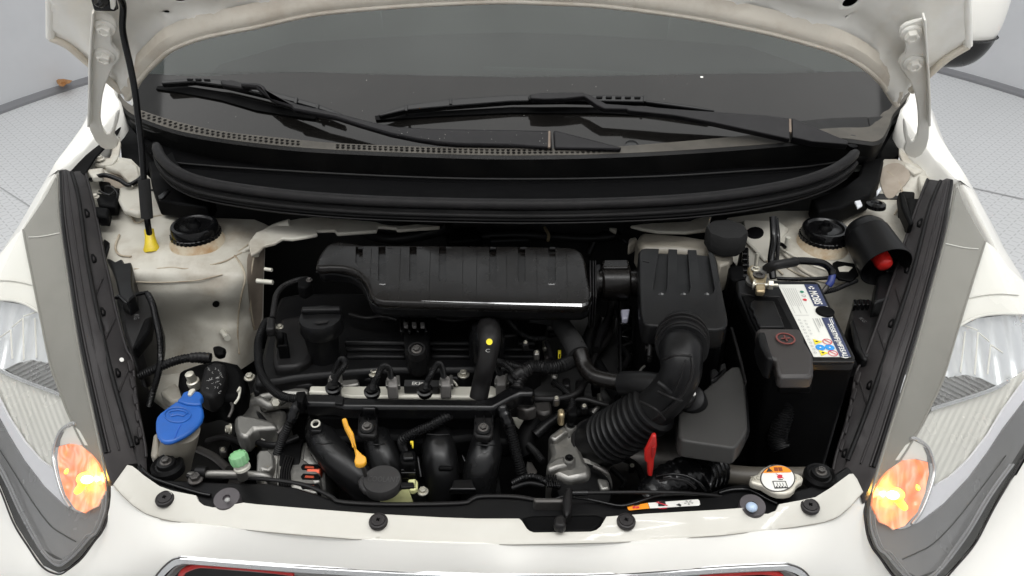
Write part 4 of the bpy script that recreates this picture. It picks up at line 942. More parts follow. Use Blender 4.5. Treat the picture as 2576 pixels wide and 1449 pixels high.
# right: mirrored body, its own visible relief
pR = [(2255, 400), (2290, 415), (2330, 425), (2372, 450), (2310, 440), (2352, 470), (2330, 520), (2300, 560), (2290, 640), (2240, 760), (2160, 900), (2120, 930), (2075, 780), (1880, 660), (1800, 600), (1870, 545), (2100, 530), (2160, 500), (2190, 450)]
BRS = Surf([(2340, 455, .905), (2300, 410, .925), (2230, 440, .90), (2200, 530, .885), (2290, 560, .875), (2120, 560, .872), (1950, 560, .875), (1880, 600, .868), (1960, 650, .862), (2080, 660, .862), (2200, 650, .865), (2120, 690, .850), (1980, 700, .845), (2100, 800, 'y', 1.035), (2200, 780, 'y', 1.035), (2120, 900, 'y', 1.02), (1900, 700, 'y', 1.07), (2240, 700, .85)])
def relR(x, y):
    sm = lambda v: max(0, min(1, v))**2*(3-2*max(0, min(1, v)))
    r = math.hypot((x-2070)/105, (y-606)/62); s = -.008*sm((1.35-r)/.5)
    s += .004*math.exp(-((y-(600+(x-1880)*.45))/8)**2)
    return s
TR = sheet('inner_fender', [(2255, 400), (2290, 412), (2345, 440), (2372, 470), (2345, 540), (2320, 640), (2260, 760), (2180, 900), (2110, 940), (2060, 780), (1870, 690), (1800, 600), (1830, 548), (1960, 530), (2100, 530), (2160, 500), (2190, 450), (2225, 400)], BRS.f(0, relR), BAYP, CAR, 10, .003, sm=60)
# turret caps
for (x, y, r0), par in (((492, 570, 61), TL), ((2072, 577, 59), TR)):
    P = Z(x, y+14, .888); r_ = m(r0, P)
    lathe('turret_base', P-np.array([0, 0, .006]), (0, 0, 1), [(r_*1.16, -.014), (r_*1.04, -.004), (r_*.98, .004), (0, .004)], RUSTP, par, 40)
    c_ = lathe('strut_cap', P, (0, 0, 1), [(r_*.97, -.002), (r_*.96, .003), (r_*.94, .012), (r_*.90, .015), (r_*.78, .015), (r_*.70, .012), (r_*.55, .011), (r_*.40, .012), (0, .012)], PLGL, par, 64)
    lathe('cap_skirt', P, (0, 0, 1), [(r_*.97, -.005), (r_*1.0, -.004), (r_*.99, .001), (r_*.95, .002)], PLGL, c_, 128, teeth=1, tamp=.025)
    lathe('strut_nut_cover', P+np.array([0, 0, .011]), (0, 0, 1), [(r_*.30, 0), (r_*.26, .004), (r_*.17, .007), (r_*.14, .013), (0, .014)], PLD, c_, 20)
# raised ridge and flange along the bulkhead, left and right
fl = [(0, 300), (70, 275), (140, 250), (230, 215), (330, 195), (450, 185), (600, 192), (760, 208), (900, 220), (950, 236), (1000, 246), (1100, 250), (1210, 238), (1390, 250), (1380, 262), (1220, 272), (1065, 283), (1052, 268), (920, 256), (912, 288), (760, 300), (610, 310), (590, 283), (455, 288), (465, 315), (370, 335), (270, 350), (200, 345), (140, 380), (60, 400), (20, 440), (-40, 470), (-60, 380)]
FL = slab('bulkhead_flange', [(644+x/3, 483+y/3) for x, y in fl], zp(.893), .006, BAYP, CAR, .002)
slab('bulkhead_flange', [(1585, 566), (1640, 560), (1735, 555), (1765, 541), (1790, 540), (1781, 576), (1725, 583), (1655, 581), (1615, 574)], zp(.893), .006, BAYP, CAR, .002)
tube('ridge', [(640, 640, .862), (655, 600, .875), (690, 575, .885), (730, 562, .893)], 12, BAYP, TL)
tube('ridge', [(600, 640, .861), (640, 615, .866), (676, 590, .872)], 6, BAYP, TL)
for pts in ([(1868, 550), (1900, 551), (1960, 553), (1985, 575), (1940, 640), (1925, 655), (1875, 600)],):
    slab('bulkhead_brace', pts, lambda x, y: Z(x, y, .890-(y-550)*.0003), .006, BAYP, TR, .003)
slab('brace_opening', ell(1900, 583, 22, 14, 16), lambda x, y: Z(x, y, .8915-(y-550)*.0003), .004, PLD, TR, .001)
tube('brace_seam', [(1945, 600, .872), (1975, 640, .868), (2020, 680, .862), (2060, 700, .855)], 5, BAYP, TR)
# holes and studs
slab('body_hole', ell(543, 765, 9, 8, 12), BL.f(-.0015), (0, .001, 0), PLD, TL, 0)
slab('body_hole', ell(352, 510, 9, 8, 12), BL.f(-.0015), .001, PLD, TL, 0)
def stud(a, b, r_, mt, par): 
    tube3('stud', [a, b], r_, mt, par, sub=1, seg=12)
stud(Z(646, 706, .86), Z(686, 710, .86), .0036, ALUB, TL); stud(Z(666, 676, .868), Z(684, 679, .868), .0028, ALUB, TL)
stud(BL.f(0)(560, 835), BL.f(-.03)(572, 850), .0050, ALUB, TL)
lathe('stud', Z(1977, 625, .875), (0, 0, 1), [(.004, 0), (.004, .02), (0, .021)], ALUB, TR)
boltp(240, 495, .905, 10, BAYP, TL, name='bolt')
# hood-side reinforcement by the hinge
slab('hinge_reinforcement', [(300, 398), (345, 415), (352, 440), (330, 462), (300, 430), (262, 418)], zp(.918), .01, BAYP, TL, .003)
slab('fender_bracket', [(216, 425), (260, 420), (258, 440), (232, 444)], zp(.925), .012, BAYP, TL, .003)
slab('fender_bracket', [(2310, 440), (2340, 440), (2336, 470), (2318, 476)], zp(.912), .012, BAYP, TR, .003)
slab('inner_ledge', [(300, 470), (355, 460), (358, 530), (345, 535), (310, 525), (296, 500)], zp(.905), .012, BAYP, TL, .004)
# black sheets standing in for the dark gap between fender edge and bay
for q in ([(160, 424), (297, 266), (312, 300), (296, 335), (240, 395), (214, 438)], [(2284, 268), (2402, 442), (2360, 442), (2335, 405), (2290, 350), (2262, 310)]):
    slab('dark_gap_sheet', q, lambda x, y: Z(x, y, .962-(y-266)*.00022), .004, PLD, CAR, .002)
# bay shell: bulkhead, floor pan, side walls and front panel, all dark
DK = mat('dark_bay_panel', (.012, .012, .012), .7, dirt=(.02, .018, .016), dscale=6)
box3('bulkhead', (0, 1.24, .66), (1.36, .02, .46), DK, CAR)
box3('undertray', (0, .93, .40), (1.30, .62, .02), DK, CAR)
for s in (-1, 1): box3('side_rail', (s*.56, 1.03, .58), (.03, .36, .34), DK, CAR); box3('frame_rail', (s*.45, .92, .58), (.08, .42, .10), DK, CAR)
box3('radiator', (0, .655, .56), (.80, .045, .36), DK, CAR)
# wiring and small fittings along the left wing
tube('wing_hose', [(228, 452, .915), (262, 440, .925), (300, 452, .92), (322, 465, .915), (345, 455, .915), (356, 445, .915)], 6, PLGL, TL, seg=10)
for x, y, w, h in ((262, 462, 16, 10), (280, 478, 22, 12), (268, 500, 30, 18), (255, 530, 20, 14)):
    slab('wing_fitting', [(x-w, y-h), (x+w, y-h*.6), (x+w*.8, y+h), (x-w*.7, y+h*.8)], zp(.905), .02, PLD, TL, .004)
tube('wing_cable', [(265, 470, .91), (282, 470, .915), (296, 490, .905), (285, 510, .90)], 3.5, PLGL, TL, seg=8)
tube('wing_cable', [(250, 480, .91), (275, 490, .912), (292, 475, .91)], 3, PLGL, TL, seg=8)
slab('shiny_clip', [(397, 492), (422, 474), (428, 478), (412, 496), (400, 500)], zp(.925), .004, PLGL, TL, .001)
# the same corner on the right
for x, y, w, h in ((2285, 490, 18, 12), (2300, 520, 22, 26), (2275, 500, 10, 14)):
    slab('wing_fitting', [(x-w, y-h), (x+w, y-h*.8), (x+w*.9, y+h), (x-w*.6, y+h)], zp(.905), .03, PLD, TR, .004)
slab('wing_fitting', [(2262, 480), (2275, 482), (2300, 560), (2288, 562), (2268, 520)], zp(.915), .02, PLD, TR, .003)
lathe('wing_grommet', Z(2202, 520, .905), (0, 0, 1), [(.016, 0), (.015, .006), (.009, .008), (.007, .005), (0, .005)], PLGL, TR)
slab('shiny_clip', [(2150, 505), (2165, 502), (2170, 515), (2158, 522)], zp(.92), .004, mat('white_clip', (.7, .72, .75), .4), TR, .001)
slab('shiny_clip', [(2206, 478), (2215, 468), (2218, 476), (2206, 490)], zp(.925), .004, mat('white_clip', (.7, .72, .75), .4), TR, .001)

# headlight backs (left)

bkL = slab('headlight_back', [(253, 571), (272, 573), (293, 591), (275, 625), (260, 646)], zp(.868), .04, PL, CAR, .004)
slab('headlight_back', [(267, 648), (278, 650), (290, 657), (307, 649), (313, 661), (330, 658), (333, 674), (333, 700), (335, 724), (340, 741), (320, 758), (300, 744), (290, 701), (280, 670)], zp(.865), .05, PL, bkL, .005)
slab('headlight_back', [(290, 748), (330, 742), (345, 733), (370, 731), (382, 740), (390, 758), (387, 798), (378, 830), (362, 858), (350, 875), (330, 880), (312, 840)], zp(.84), .07, PLG, bkL, .008)
slab('back_cover_rib', [(362, 800), (384, 790), (376, 832), (345, 872), (330, 876)], zp(.845), .02, PLD, bkL, .004)
tube('back_rim', [(293, 750, .862), (300, 745, .862), (320, 762, .86), (340, 742, .86), (372, 735, .855)], 5, PLGL, bkL)
text('KG', Z(337, 792, .8412), (.35, -.8, 0), (.8, .35, 0), .007, GREYD, bkL)
bkR = slab('headlight_back', [(2209, 688), (2240, 678), (2269, 668), (2256, 710), (2240, 751), (2199, 761)], zp(.868), .04, PL, CAR, .004)
slab('headlight_back', [(2145, 765), (2150, 752), (2162, 749), (2192, 751), (2208, 768), (2228, 768), (2215, 830), (2195, 895), (2170, 900), (2150, 874), (2139, 804)], zp(.842), .07, PLG, bkR, .008)
slab('back_cover_rib', [(2139, 806), (2148, 800), (2172, 880), (2186, 905), (2170, 902), (2150, 874)], zp(.846), .02, PL, bkR, .004)
for i in range(4): slab('cover_latch', [(2147+i*11, 752), (2154+i*11, 752), (2155+i*11, 766), (2148+i*11, 766)], zp(.852), .012, PLGL, bkR, .001)
text('KG', Z(2160, 800, .8432), (.25, -.8, 0), (.8, .25, 0), .006, GREYD, bkR)
tube('lamp_harness', [(372, 740, .86), (384, 765, .858), (392, 800, .85), (402, 850, .84), (404, 900, .825), (398, 940, .81), (385, 985, .79), (375, 1020, .77)], 8, PLGL, bkL, corrpx=6, amp=.10)

SEAMP = mat('dirty_seam_sealer', (.40, .35, .27), .6, dirt=(.22, .16, .10), dscale=40, damt=.9)
def seam(pts, r=.0016, par=None, S=None, mt=None): return tube3('seam_sealer', [(S or BL).f(-.001)(x, y) for x, y in pts], r, mt or SEAMP, par or TL, seg=6)
seam([(590, 642), (608, 668), (617, 700), (608, 740), (600, 790), (598, 850), (602, 890)])
seam([(338, 676), (380, 678), (430, 672), (470, 676), (520, 668), (570, 655), (620, 628)])
seam([(332, 708), (380, 710), (440, 709), (500, 704), (560, 690)], .0010)
seam([(640, 640), (632, 690), (630, 760), (640, 830)], .0014)
seam([(300, 520), (330, 545), (345, 560), (380, 545), (420, 540)], .0016)
seam([(300, 590), (290, 620), (300, 640), (330, 645)], .0018)
seam([(408, 600), (420, 628), (470, 648), (540, 650), (600, 632), (640, 600)], .0013)
seam([(240, 425), (290, 430), (340, 455), (352, 480)], .0018)
seam([(1990, 640), (2040, 655), (2100, 655), (2150, 640)], .0013, TR, BRS)
seam([(1870, 600), (1910, 640), (1970, 690)], .0016, TR, BRS)
seam([(1960, 660), (2010, 690), (2080, 710), (2140, 712)], .0016, TR, BRS)
seam([(2230, 430), (2260, 455), (2270, 500), (2250, 540)], .0018, TR, BRS)
seam([(2230, 560), (2205, 600), (2160, 640)], .0016, TR, BRS)
sheet('side_patch', [(622, 650), (640, 632), (664, 620), (662, 700), (658, 800), (640, 830), (628, 760)], BL.f(-.002, relL), mat('dusty_brown_panel', (.24, .20, .16), .7, dirt=(.14, .11, .085), dscale=20), TL, 9, .001, smooth=4)
sheet('side_patch', [(262, 440), (300, 436), (345, 460), (350, 500), (338, 520), (300, 500), (270, 470)], BL.f(-.003), mat('dusty_brown_panel', (.34, .29, .235), .7, dirt=(.2, .16, .12), dscale=20), TL, 9, .001, smooth=4)
sheet('side_patch', [(2222, 420), (2262, 410), (2290, 440), (2262, 480), (2235, 500), (2215, 460)], BRS.f(-.003), mat('dusty_brown_panel', (.34, .29, .235), .7, dirt=(.2, .16, .12), dscale=20), TR, 9, .001, smooth=4)
# ================================================================== engine
ENG = thing('engine', 'small black four-cylinder engine sitting crossways in the open bay', 'engine', (-.05, .90, .45))
# block and deep parts
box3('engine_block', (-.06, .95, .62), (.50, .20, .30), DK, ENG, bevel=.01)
box3('gearbox_housing', (.20, .93, .56), (.20, .20, .22), DARKM, ENG, bevel=.02)
vc = [(705, 745), (760, 735), (900, 735), (1380, 738), (1378, 800), (1366, 870), (1362, 905), (1340, 920), (1240, 928), (1120, 930), (960, 930), (880, 936), (780, 946), (740, 950), (700, 958), (660, 962), (638, 966), (640, 945), (655, 905), (664, 870), (680, 800)]
VC = slab('valve_cover', vc, zp(.815), .07, PL, ENG, .006)
slab('cover_rim', [(634, 968), (642, 950), (700, 944), (780, 931), (880, 920), (1240, 914), (1350, 905), (1380, 900), (1382, 915), (1350, 928), (1240, 938), (1180, 942), (1160, 955), (1100, 942), (960, 944), (940, 955), (880, 946), (810, 955), (775, 968), (700, 968), (640, 985)], zp(.803), .02, PL, VC, .004)
slab('raised_plateau', [(705, 800), (760, 790), (800, 850), (812, 872), (792, 882), (775, 905), (745, 922), (690, 926), (684, 900), (690, 850)], zp(.828), .03, PLG, VC, .006)

for y0, y1 in ((868, 878), (884, 896)):
    slab('cover_ridge', [(868, y0), (1010, y0), (1022, y1), (870, y1)], zp(.821), .02, PL, VC, .003)
    slab('cover_ridge', [(1080, y0), (1190, y0), (1190, y1), (1085, y1)], zp(.821), .02, PL, VC, .003)
    slab('cover_ridge', [(1262, y0), (1340, y0), (1346, y1), (1262, y1)], zp(.821), .02, PL, VC, .003)
slab('cover_step', [(866, 850), (1345, 850), (1352, 862), (866, 862)], zp(.824), .02, PL, VC, .004)
slab('cover_step', [(1250, 800), (1300, 800), (1305, 840), (1255, 845)], zp(.842), .03, PL, VC, .004)
for x, y in ((792, 943), (942, 939), (1166, 942)):
    b = boltp(x, y, .808, 15, ZINC, VC)
    P = Z(x, y, .805); lathe('bolt_boss', P-np.array([0, 0, .004]), (0, 0, 1), [(m(20, P), -.01), (m(19, P), 0), (m(15, P), .003), (0, .003)], PL, VC, 20)
boltp(628, 949, .80, 14, ZINC, ENG); boltp(608, 1011, .775, 14, ZINC, ENG)
# oil filler
P = Z(806, 800, .885); r_ = m(54, P)
CAPN = lathe('filler_neck', Z(806, 830, .86), (0, 0, 1), [(r_*.86, .02), (r_*.80, -.01), (r_*.74, -.03), (r_*.74, -.05)], PL, VC, 32)
OC = lathe('oil_filler_cap', P, (0, 0, 1), [(r_*.96, -.020), (r_*1.0, -.018), (r_*1.0, -.002), (r_*.95, .002), (0, .003)], PL, ENG, 48, teeth=1, tamp=.015)
box3('cap_grip', P+np.array([0, .010, .006]), (r_*1.85, .010, .009), PL, OC, rot=.06, bevel=.003)
flat('oil_can_symbol', [(788, 810), (820, 806), (828, 804), (822, 812), (800, 815)], zp(.8885), PLG, OC, .0004)
# breather, connector on the left of the cover
slab('connector', [(692, 836), (720, 834), (724, 868), (698, 870)], zp(.85), .03, PLD, VC, .002)
slab('connector_latch', [(690, 832), (712, 832), (712, 836), (690, 837)], zp(.856), .01, PLG, VC, .001)
boltp(704, 822, .85, 9, ZINC, VC)
tube('connector_hose', [(704, 870, .84), (706, 850, .86), (706, 838, .865)], 9, PLD, VC)
# coil harness sweeping round the left side
tube('wiring_conduit', [(690, 812, .86), (672, 808, .865), (660, 828, .862), (650, 860, .855), (650, 900, .85), (656, 935, .845), (672, 965, .842), (695, 988, .84), (722, 1000, .84), (748, 1002, .84)], 10, PL, ENG, corrpx=7, amp=.12)
slab('conduit_clip', [(672, 795), (692, 798), (690, 825), (668, 828)], zp(.873), .014, PLG, ENG, .003)
tube('thin_hose', [(686, 800, .87), (690, 770, .87), (696, 740, .872), (715, 718, .875), (750, 704, .88), (775, 702, .89)], 7, PLG, ENG, corrpx=8, amp=.08, seg=10)
# cover support bracket with three fins
slab('cover_bracket', [(1012, 800), (1078, 800), (1080, 870), (1074, 898), (1050, 908), (1028, 902), (1018, 880)], zp(.848), .03, PL, VC, .004)
for x in (1006, 1026, 1047, 1068):
    slab('bracket_fin', [(x, 786), (x+8, 786), (x+8, 832), (x, 832)], zp(.858), .008, PLGL, VC, .0015)
for x in (1015, 1036, 1057):
    slab('bracket_web', [(x, 809), (x+12, 809), (x+11, 821), (x+1, 821)], zp(.860), .004, mat('dusty_grey_plastic', (.12, .115, .11), .6), VC, .001)
P = Z(1049, 884, .858); r_ = m(24, P)
wb = lathe('bracket_washer', P, (0, -.25, 1), [(r_, -.006), (r_, .002), (r_*.9, .006), (r_*.72, .006), (r_*.7, .003), (0, .003)], PLG, VC, 28)
bolt(P+np.array([0, -.001, .004]), m(14, P), DARKM, wb, axis=(0, -.25, 1))
# breather hose with a yellow dot
def bh(t): return 33-9*min(1, t*1.6)
tube('breather_hose', [(1228, 818, .87), (1230, 832, .895), (1232, 852, .902), (1230, 880, .893), (1222, 920, .875), (1212, 960, .85), (1204, 1000, .83)], bh, PLG, ENG, seg=20)
BHc = Z(1232, 848, .905); lathe('breather_elbow', Z(1224, 846, .872), (0, 0, 1), [(.024, -.03), (.024, .0), (.019, .016), (.008, .022), (0, .023)], PLGL, ENG)
flat('paint_dot', ell(1231, 861, 8, 8, 14), zp(.9155), YELP, ENG, .001)
text('C', Z(1221, 886, .911), (1, 0, 0), (0, 1, .1), .006, GREYP, ENG)
# fuel rail, injectors and their looms
FR = slab('fuel_rail', [(780, 969), (1180, 970), (1240, 968), (1262, 985), (1240, 998), (1178, 998), (880, 997), (840, 989), (776, 985)], zp(.806), .022, ALUB, ENG, .003)
slab('rail_mount', [(642, 975), (700, 968), (770, 966), (782, 985), (750, 992), (700, 990), (650, 1000)], zp(.797), .03, ALU, ENG, .006)
slab('part_number_plate', [(1018, 955), (1104, 956), (1103, 972), (1016, 971)], zp(.8195), .012, BLKP, ENG, 0)
text('EK3053', Z(1036, 968, .8202), (1, 0, 0), (0, 1, 0), .0062, WHT, ENG, width=.021)
GC = mat('grey_connector', (.20, .19, .18), .5)
inj = [([(841, 982), (842, 962), (850, 942), (862, 928), (869, 915), (865, 905), (857, 904), (849, 918), (842, 936), (840, 950)], (840, 953)),
       ([(938, 985), (940, 965), (950, 945), (960, 925), (972, 921), (980, 930), (984, 950)], (985, 957)),
       ([(1070, 984), (1074, 962), (1086, 940), (1097, 920), (1106, 916), (1113, 928), (1117, 948)], (1119, 956)),
       ([(1322, 950), (1300, 945), (1280, 925), (1262, 912), (1248, 910), (1252, 925), (1258, 940)], (1259, 953))]
for pts, (cx, cy) in inj:
    k_ = len(pts); zz = [.825+.035*math.sin(PI*(i+.6)/k_) for i in range(k_)]
    tube('injector_loom', [(x, y, z) for (x, y), z in zip(pts, zz)], 7.5, PL, ENG, corrpx=6, amp=.13, seg=12)
    c_ = slab('injector_connector', [(cx-13, cy-10), (cx+13, cy-12), (cx+15, cy+14), (cx-12, cy+15)], zp(.826), .022, GC, ENG, .002)
    slab('connector_clip', [(cx-15, cy-2), (cx-9, cy-2), (cx-9, cy+12), (cx-15, cy+12)], zp(.829), .006, ALU, c_, .001)
    slab('connector_clip', [(cx+11, cy-14), (cx+20, cy-14), (cx+22, cy+12), (cx+13, cy+12)], zp(.822), .008, ALU, c_, .001)
for x, y in ((841, 976), (938, 985), (1070, 983)):
    lathe('loom_grommet', Z(x, y+8, .828), (0, -.15, 1), [(.009, 0), (.0088, .004), (.0105, .005), (.0105, .008), (.008, .009), (.0075, .013), (0, .013)], PLGL, ENG, 20)
slab('rail_bracket', [(860, 948), (900, 950), (905, 965), (870, 972), (850, 968)], zp(.802), .01, ALU, ENG, .003)
tube('rail_line', [(1120, 948, .815), (1130, 950, .818), (1142, 960, .812), (1150, 970, .81)], 3, ALUB, ENG)
# loom channel
HD = slab('loom_channel', [(756, 988), (774, 989), (844, 990), (870, 997), (900, 999), (1211, 1003), (1240, 995), (1288, 966), (1310, 962), (1345, 975), (1345, 990), (1310, 990), (1288, 1000), (1240, 1026), (1150, 1025), (864, 1023), (841, 1016), (771, 1015), (756, 1005)], zp(.838), .022, PLGL, ENG, .004)
slab('channel_lid', [(846, 992), (866, 997), (862, 1016), (842, 1014)], zp(.841), .004, PL, HD, .001)
slab('channel_tab', [(744, 984), (768, 982), (770, 992), (760, 1012), (746, 1008)], zp(.845), .02, PLD, HD, .002)
slab('channel_tab', [(910, 1020), (945, 1020), (945, 1028), (912, 1028)], zp(.84), .02, PLGL, HD, .002)
slab('channel_skirt', [(780, 1018), (1240, 1026), (1238, 1048), (1100, 1050), (800, 1048), (775, 1030)], zp(.815), .04, PLD, HD, .003)
# looms hanging from the channel
tube('wiring_conduit', [(752, 1003, .835), (742, 1030, .825), (728, 1065, .81), (712, 1100, .79), (700, 1135, .77), (690, 1165, .755), (688, 1200, .745)], 11, PL, ENG, corrpx=9, amp=.10)
tube('tape_wrap', [(752, 1003, .837), (742, 1032, .827), (732, 1058, .816)], 14, PLGL, ENG, corrpx=22, amp=.06)
tube('wiring_conduit', [(1140, 1040, .82), (1120, 1050, .822), (1085, 1070, .815), (1050, 1085, .808), (1020, 1100, .80), (1012, 1112, .79), (1016, 1130, .775)], 12, PL, ENG, corrpx=9, amp=.14)
tube('wiring_conduit', [(1262, 1020, .83), (1272, 1045, .822), (1282, 1075, .81), (1292, 1110, .795), (1300, 1145, .78), (1310, 1180, .765), (1318, 1200, .755)], 13, PL, ENG, corrpx=9, amp=.12)
tube('tape_wrap', [(1262, 1022, .832), (1270, 1045, .824), (1280, 1070, .813)], 16, PLGL, ENG, corrpx=20, amp=.07)
tube('wiring_conduit', [(1322, 930, .845), (1345, 922, .85), (1380, 925, .85), (1410, 920, .848), (1445, 905, .84)], 17, PL, ENG, corrpx=8, amp=.10)
tube('tape_wrap', [(1288, 955, .84), (1300, 942, .848), (1322, 932, .848), (1335, 925, .85)], 17, PLG, ENG, corrpx=17, amp=.10)
tube('tape_wrap', [(1300, 978, .836), (1306, 955, .842), (1322, 935, .848)], 15, PLG, ENG, corrpx=13, amp=.12)
tube('wiring_conduit', [(1245, 910, .85), (1262, 913, .855), (1285, 918, .855), (1310, 925, .852)], 10, PL, ENG, corrpx=7, amp=.12)
# intake manifold
IM = slab('intake_manifold', [(770, 1045), (800, 1040), (860, 1044), (1240, 1044), (1285, 1060), (1300, 1100), (1270, 1112), (1180, 1100), (1100, 1110), (980, 1100), (860, 1105), (790, 1110), (765, 1085)], zp(.795), .03, PLD, ENG, .006)
RUN = mat('satin_runner_plastic', (.006, .006, .0063), .30, spec=.3, rvar=.06, bump=.03, bscale=300)
def runner(pts, r): return tube('intake_runner', pts, r, RUN, ENG, seg=22, sub=6)
runner([(812, 1060, .775), (808, 1085, .782), (815, 1110, .782), (840, 1145, .778), (875, 1180, .768), (915, 1220, .75), (945, 1260, .72)], lambda t: 40+6*t)
runner([(945, 1070, .775), (948, 1095, .782), (958, 1130, .780), (972, 1170, .768), (985, 1215, .745), (990, 1260, .71)], lambda t: 38+4*t)
runner([(1095, 1065, .775), (1100, 1090, .782), (1105, 1130, .782), (1108, 1170, .772), (1112, 1215, .75), (1115, 1260, .72)], lambda t: 42+5*t)
runner([(1228, 1065, .775), (1228, 1090, .782), (1222, 1130, .782), (1212, 1170, .772), (1205, 1215, .75), (1200, 1260, .72)], lambda t: 40+6*t)
for pts in ([(772, 1080), (778, 1105), (800, 1150), (840, 1195), (880, 1235)], [(860, 1110), (885, 1140), (905, 1165)], [(985, 1065), (1000, 1105), (1012, 1150)], [(1050, 1085), (1052, 1150), (1060, 1200)], [(1150, 1070), (1156, 1120), (1165, 1150), (1172, 1164)], [(1190, 1090), (1182, 1140), (1172, 1164)], [(915, 1105), (925, 1150), (940, 1190)]):
    tube('runner_flange', [(x, y, .778-(y-1080)*.00025) for x, y in pts], 5, RUN, IM, seg=8)
for x0, x1, y in ((795, 836, 1114), (926, 968, 1116), (1075, 1130, 1092), (1200, 1246, 1118)):
    tube('runner_seam', [(x0, y, .812), ((x0+x1)/2, y+2, .8155), (x1, y, .812)], 2.0, RUN, IM, seg=8)
tube('plenum', [(900, 1255, .70), (1000, 1258, .70), (1120, 1255, .705), (1260, 1240, .71)], 62, PLD, ENG, seg=20)
slab('manifold_window', [(1140, 1204), (1190, 1204), (1194, 1220), (1200, 1230), (1128, 1230), (1136, 1220)], zp(.772), .01, PLGL, IM, .002)
slab('manifold_slot', [(1104, 1168), (1140, 1170), (1138, 1178), (1102, 1178)], zp(.822), .006, PLD, IM, .002)
# manifold boss and brackets
P = Z(795, 1068, .805); r_ = m(20, P)
slab('manifold_boss', [(778, 1054), (786, 1050), (812, 1050), (816, 1058), (812, 1064), (812, 1078), (806, 1085), (782, 1084), (776, 1074)], zp(.806), .02, PL, IM, .003)
lathe('steel_bush', P, (0, -.3, 1), [(m(12, P), 0), (m(12, P), .003), (m(8, P), .003), (m(7, P), -.006), (0, -.006)], ALUB, IM, 24)
for cx, cy in ((926, 1070), (1218, 1073)):
    q = slab('channel_bracket', [(cx-24, cy-38), (cx+24, cy-38), (cx+22, cy+20), (cx+14, cy+27), (cx-20, cy+24), (cx-27, cy+16)], zp(.822), .010, PLG, IM, .0025)
    for dx in (-22, 0, 21): slab('bracket_rib', [(cx+dx-1.5, cy-38), (cx+dx+1.5, cy-38), (cx+dx+1, cy-12), (cx+dx-1, cy-12)], zp(.826), .006, PL, q, .001)
    P = Z(cx-2, cy+6, .8235); lathe('bracket_washer', P, (0, -.2, 1), [(m(19, P), -.002), (m(19, P), .002), (m(17, P), .003), (0, .003)], PL, q, 24)
    bolt(P+np.array([0, 0, .002]), m(14, P), DARKM, q, axis=(0, -.2, 1))
# pressure sensor
SN = slab('pressure_sensor', [(1008, 1132), (1044, 1130), (1048, 1160), (1040, 1168), (1010, 1166), (1004, 1150)], zp(.81), .03, PLD, ENG, .003)
slab('sensor_body', [(1012, 1136), (1040, 1134), (1042, 1152), (1014, 1154)], zp(.815), .01, PLGL, SN, .002)
slab('yellow_lock_clip', [(1032, 1108), (1040, 1108), (1040, 1122), (1036, 1122), (1036, 1113), (1032, 1113)], zp(.822), .004, YEL, SN, .0005)
for k_ in range(3): slab('sensor_rib', [(1008, 1172+k_*7), (1046, 1172+k_*7), (1046, 1175+k_*7), (1008, 1175+k_*7)], zp(.80), .01, PLGL, SN, .001)
# dipstick
DS = slab('dipstick', [(859, 1052), (871, 1049), (877, 1067), (889, 1087), (893, 1107), (897, 1127), (911, 1141), (921, 1148), (922, 1158), (915, 1167), (903, 1169), (893, 1167), (891, 1157), (894, 1144), (891, 1127), (884, 1110), (877, 1095), (866, 1074)], lambda x, y: Z(x, y, .865-(y-1050)*.00015), .006, DIPY, ENG, .0015)
DS['label'] = 'orange-yellow engine oil dipstick handle'
tube('dipstick_tube', [(908, 1160, .842), (915, 1180, .82), (922, 1205, .79)], 5, DARKM, ENG)
tube('handle_rim', [(862, 1055, .8665), (870, 1075, .863), (882, 1098, .86), (888, 1125, .856)], 1.8, DIPY, DS)
# alternator
def aP(x, y, z=.74): return Z(x, y, z)
AC = aP(765, 1215, .715)
ALT = lathe('alternator', AC, (1, .15, 0), [(.0, -.050), (.040, -.048), (.052, -.040), (.054, -.025), (.052, -.024), (.052, .006), (.054, .008), (.054, .022), (.048, .034), (.030, .042), (0, .044)], ALU, ENG, 40)
lathe('stator_core', AC, (1, .15, 0), [(.0545, -.022), (.0560, -.021), (.0560, .003), (.0545, .004)], PLD, ALT, 48, teeth=1, tamp=.01)
for i in range(12):
    a = i/12*2*PI
    c = AC+np.array([.026, math.cos(a)*.053, math.sin(a)*.053+.0])
    box3('vent_slot', c, (.018, .016, .010), PLD if i % 2 else COPPER, ALT, tilt=a, bevel=.002)
for k_ in range(5): tube('stator_lamination', [(712+k_*10, 1172+k_*2, .765), (706+k_*10, 1200+k_*2, .76), (704+k_*10, 1228, .75)], 2.5, PLG, ALT, seg=6)
slab('alternator_bracket', [(646, 1142), (652, 1132), (676, 1130), (688, 1142), (690, 1170), (674, 1185), (660, 1180), (655, 1205), (644, 1210)], zp(.775), .03, ALU, ENG, .006)
slab('alternator_housing', [(694, 1140), (735, 1140), (760, 1150), (792, 1175), (806, 1192), (806, 1212), (792, 1212), (788, 1225), (800, 1238), (780, 1240), (742, 1225), (735, 1236), (700, 1220)], zp(.768), .02, ALU, ALT, .004)
for y in (1166, 1190, 1214):
    s_ = slab('housing_slot', [(762, y), (800, y+1), (806, y+8), (802, y+15), (760, y+14), (756, y+7)], zp(.7695), .004, PLD, ALT, .001)
    slab('winding', [(768, y+5), (790, y+6), (790, y+11), (766, y+10)], zp(.771), .002, COPPER, ALT, .0005)
slab('stator_band', [(712, 1142), (742, 1148), (730, 1180), (732, 1225), (700, 1220), (704, 1180)], zp(.7715), .006, PLD, ALT, .002)
for k_ in range(4): tube('band_ridge', [(720+k_*6, 1145+k_*1.5, .7735), (710+k_*6, 1180, .7735), (708+k_*6, 1222, .7735)], 1.6, PLG, ALT, seg=6)
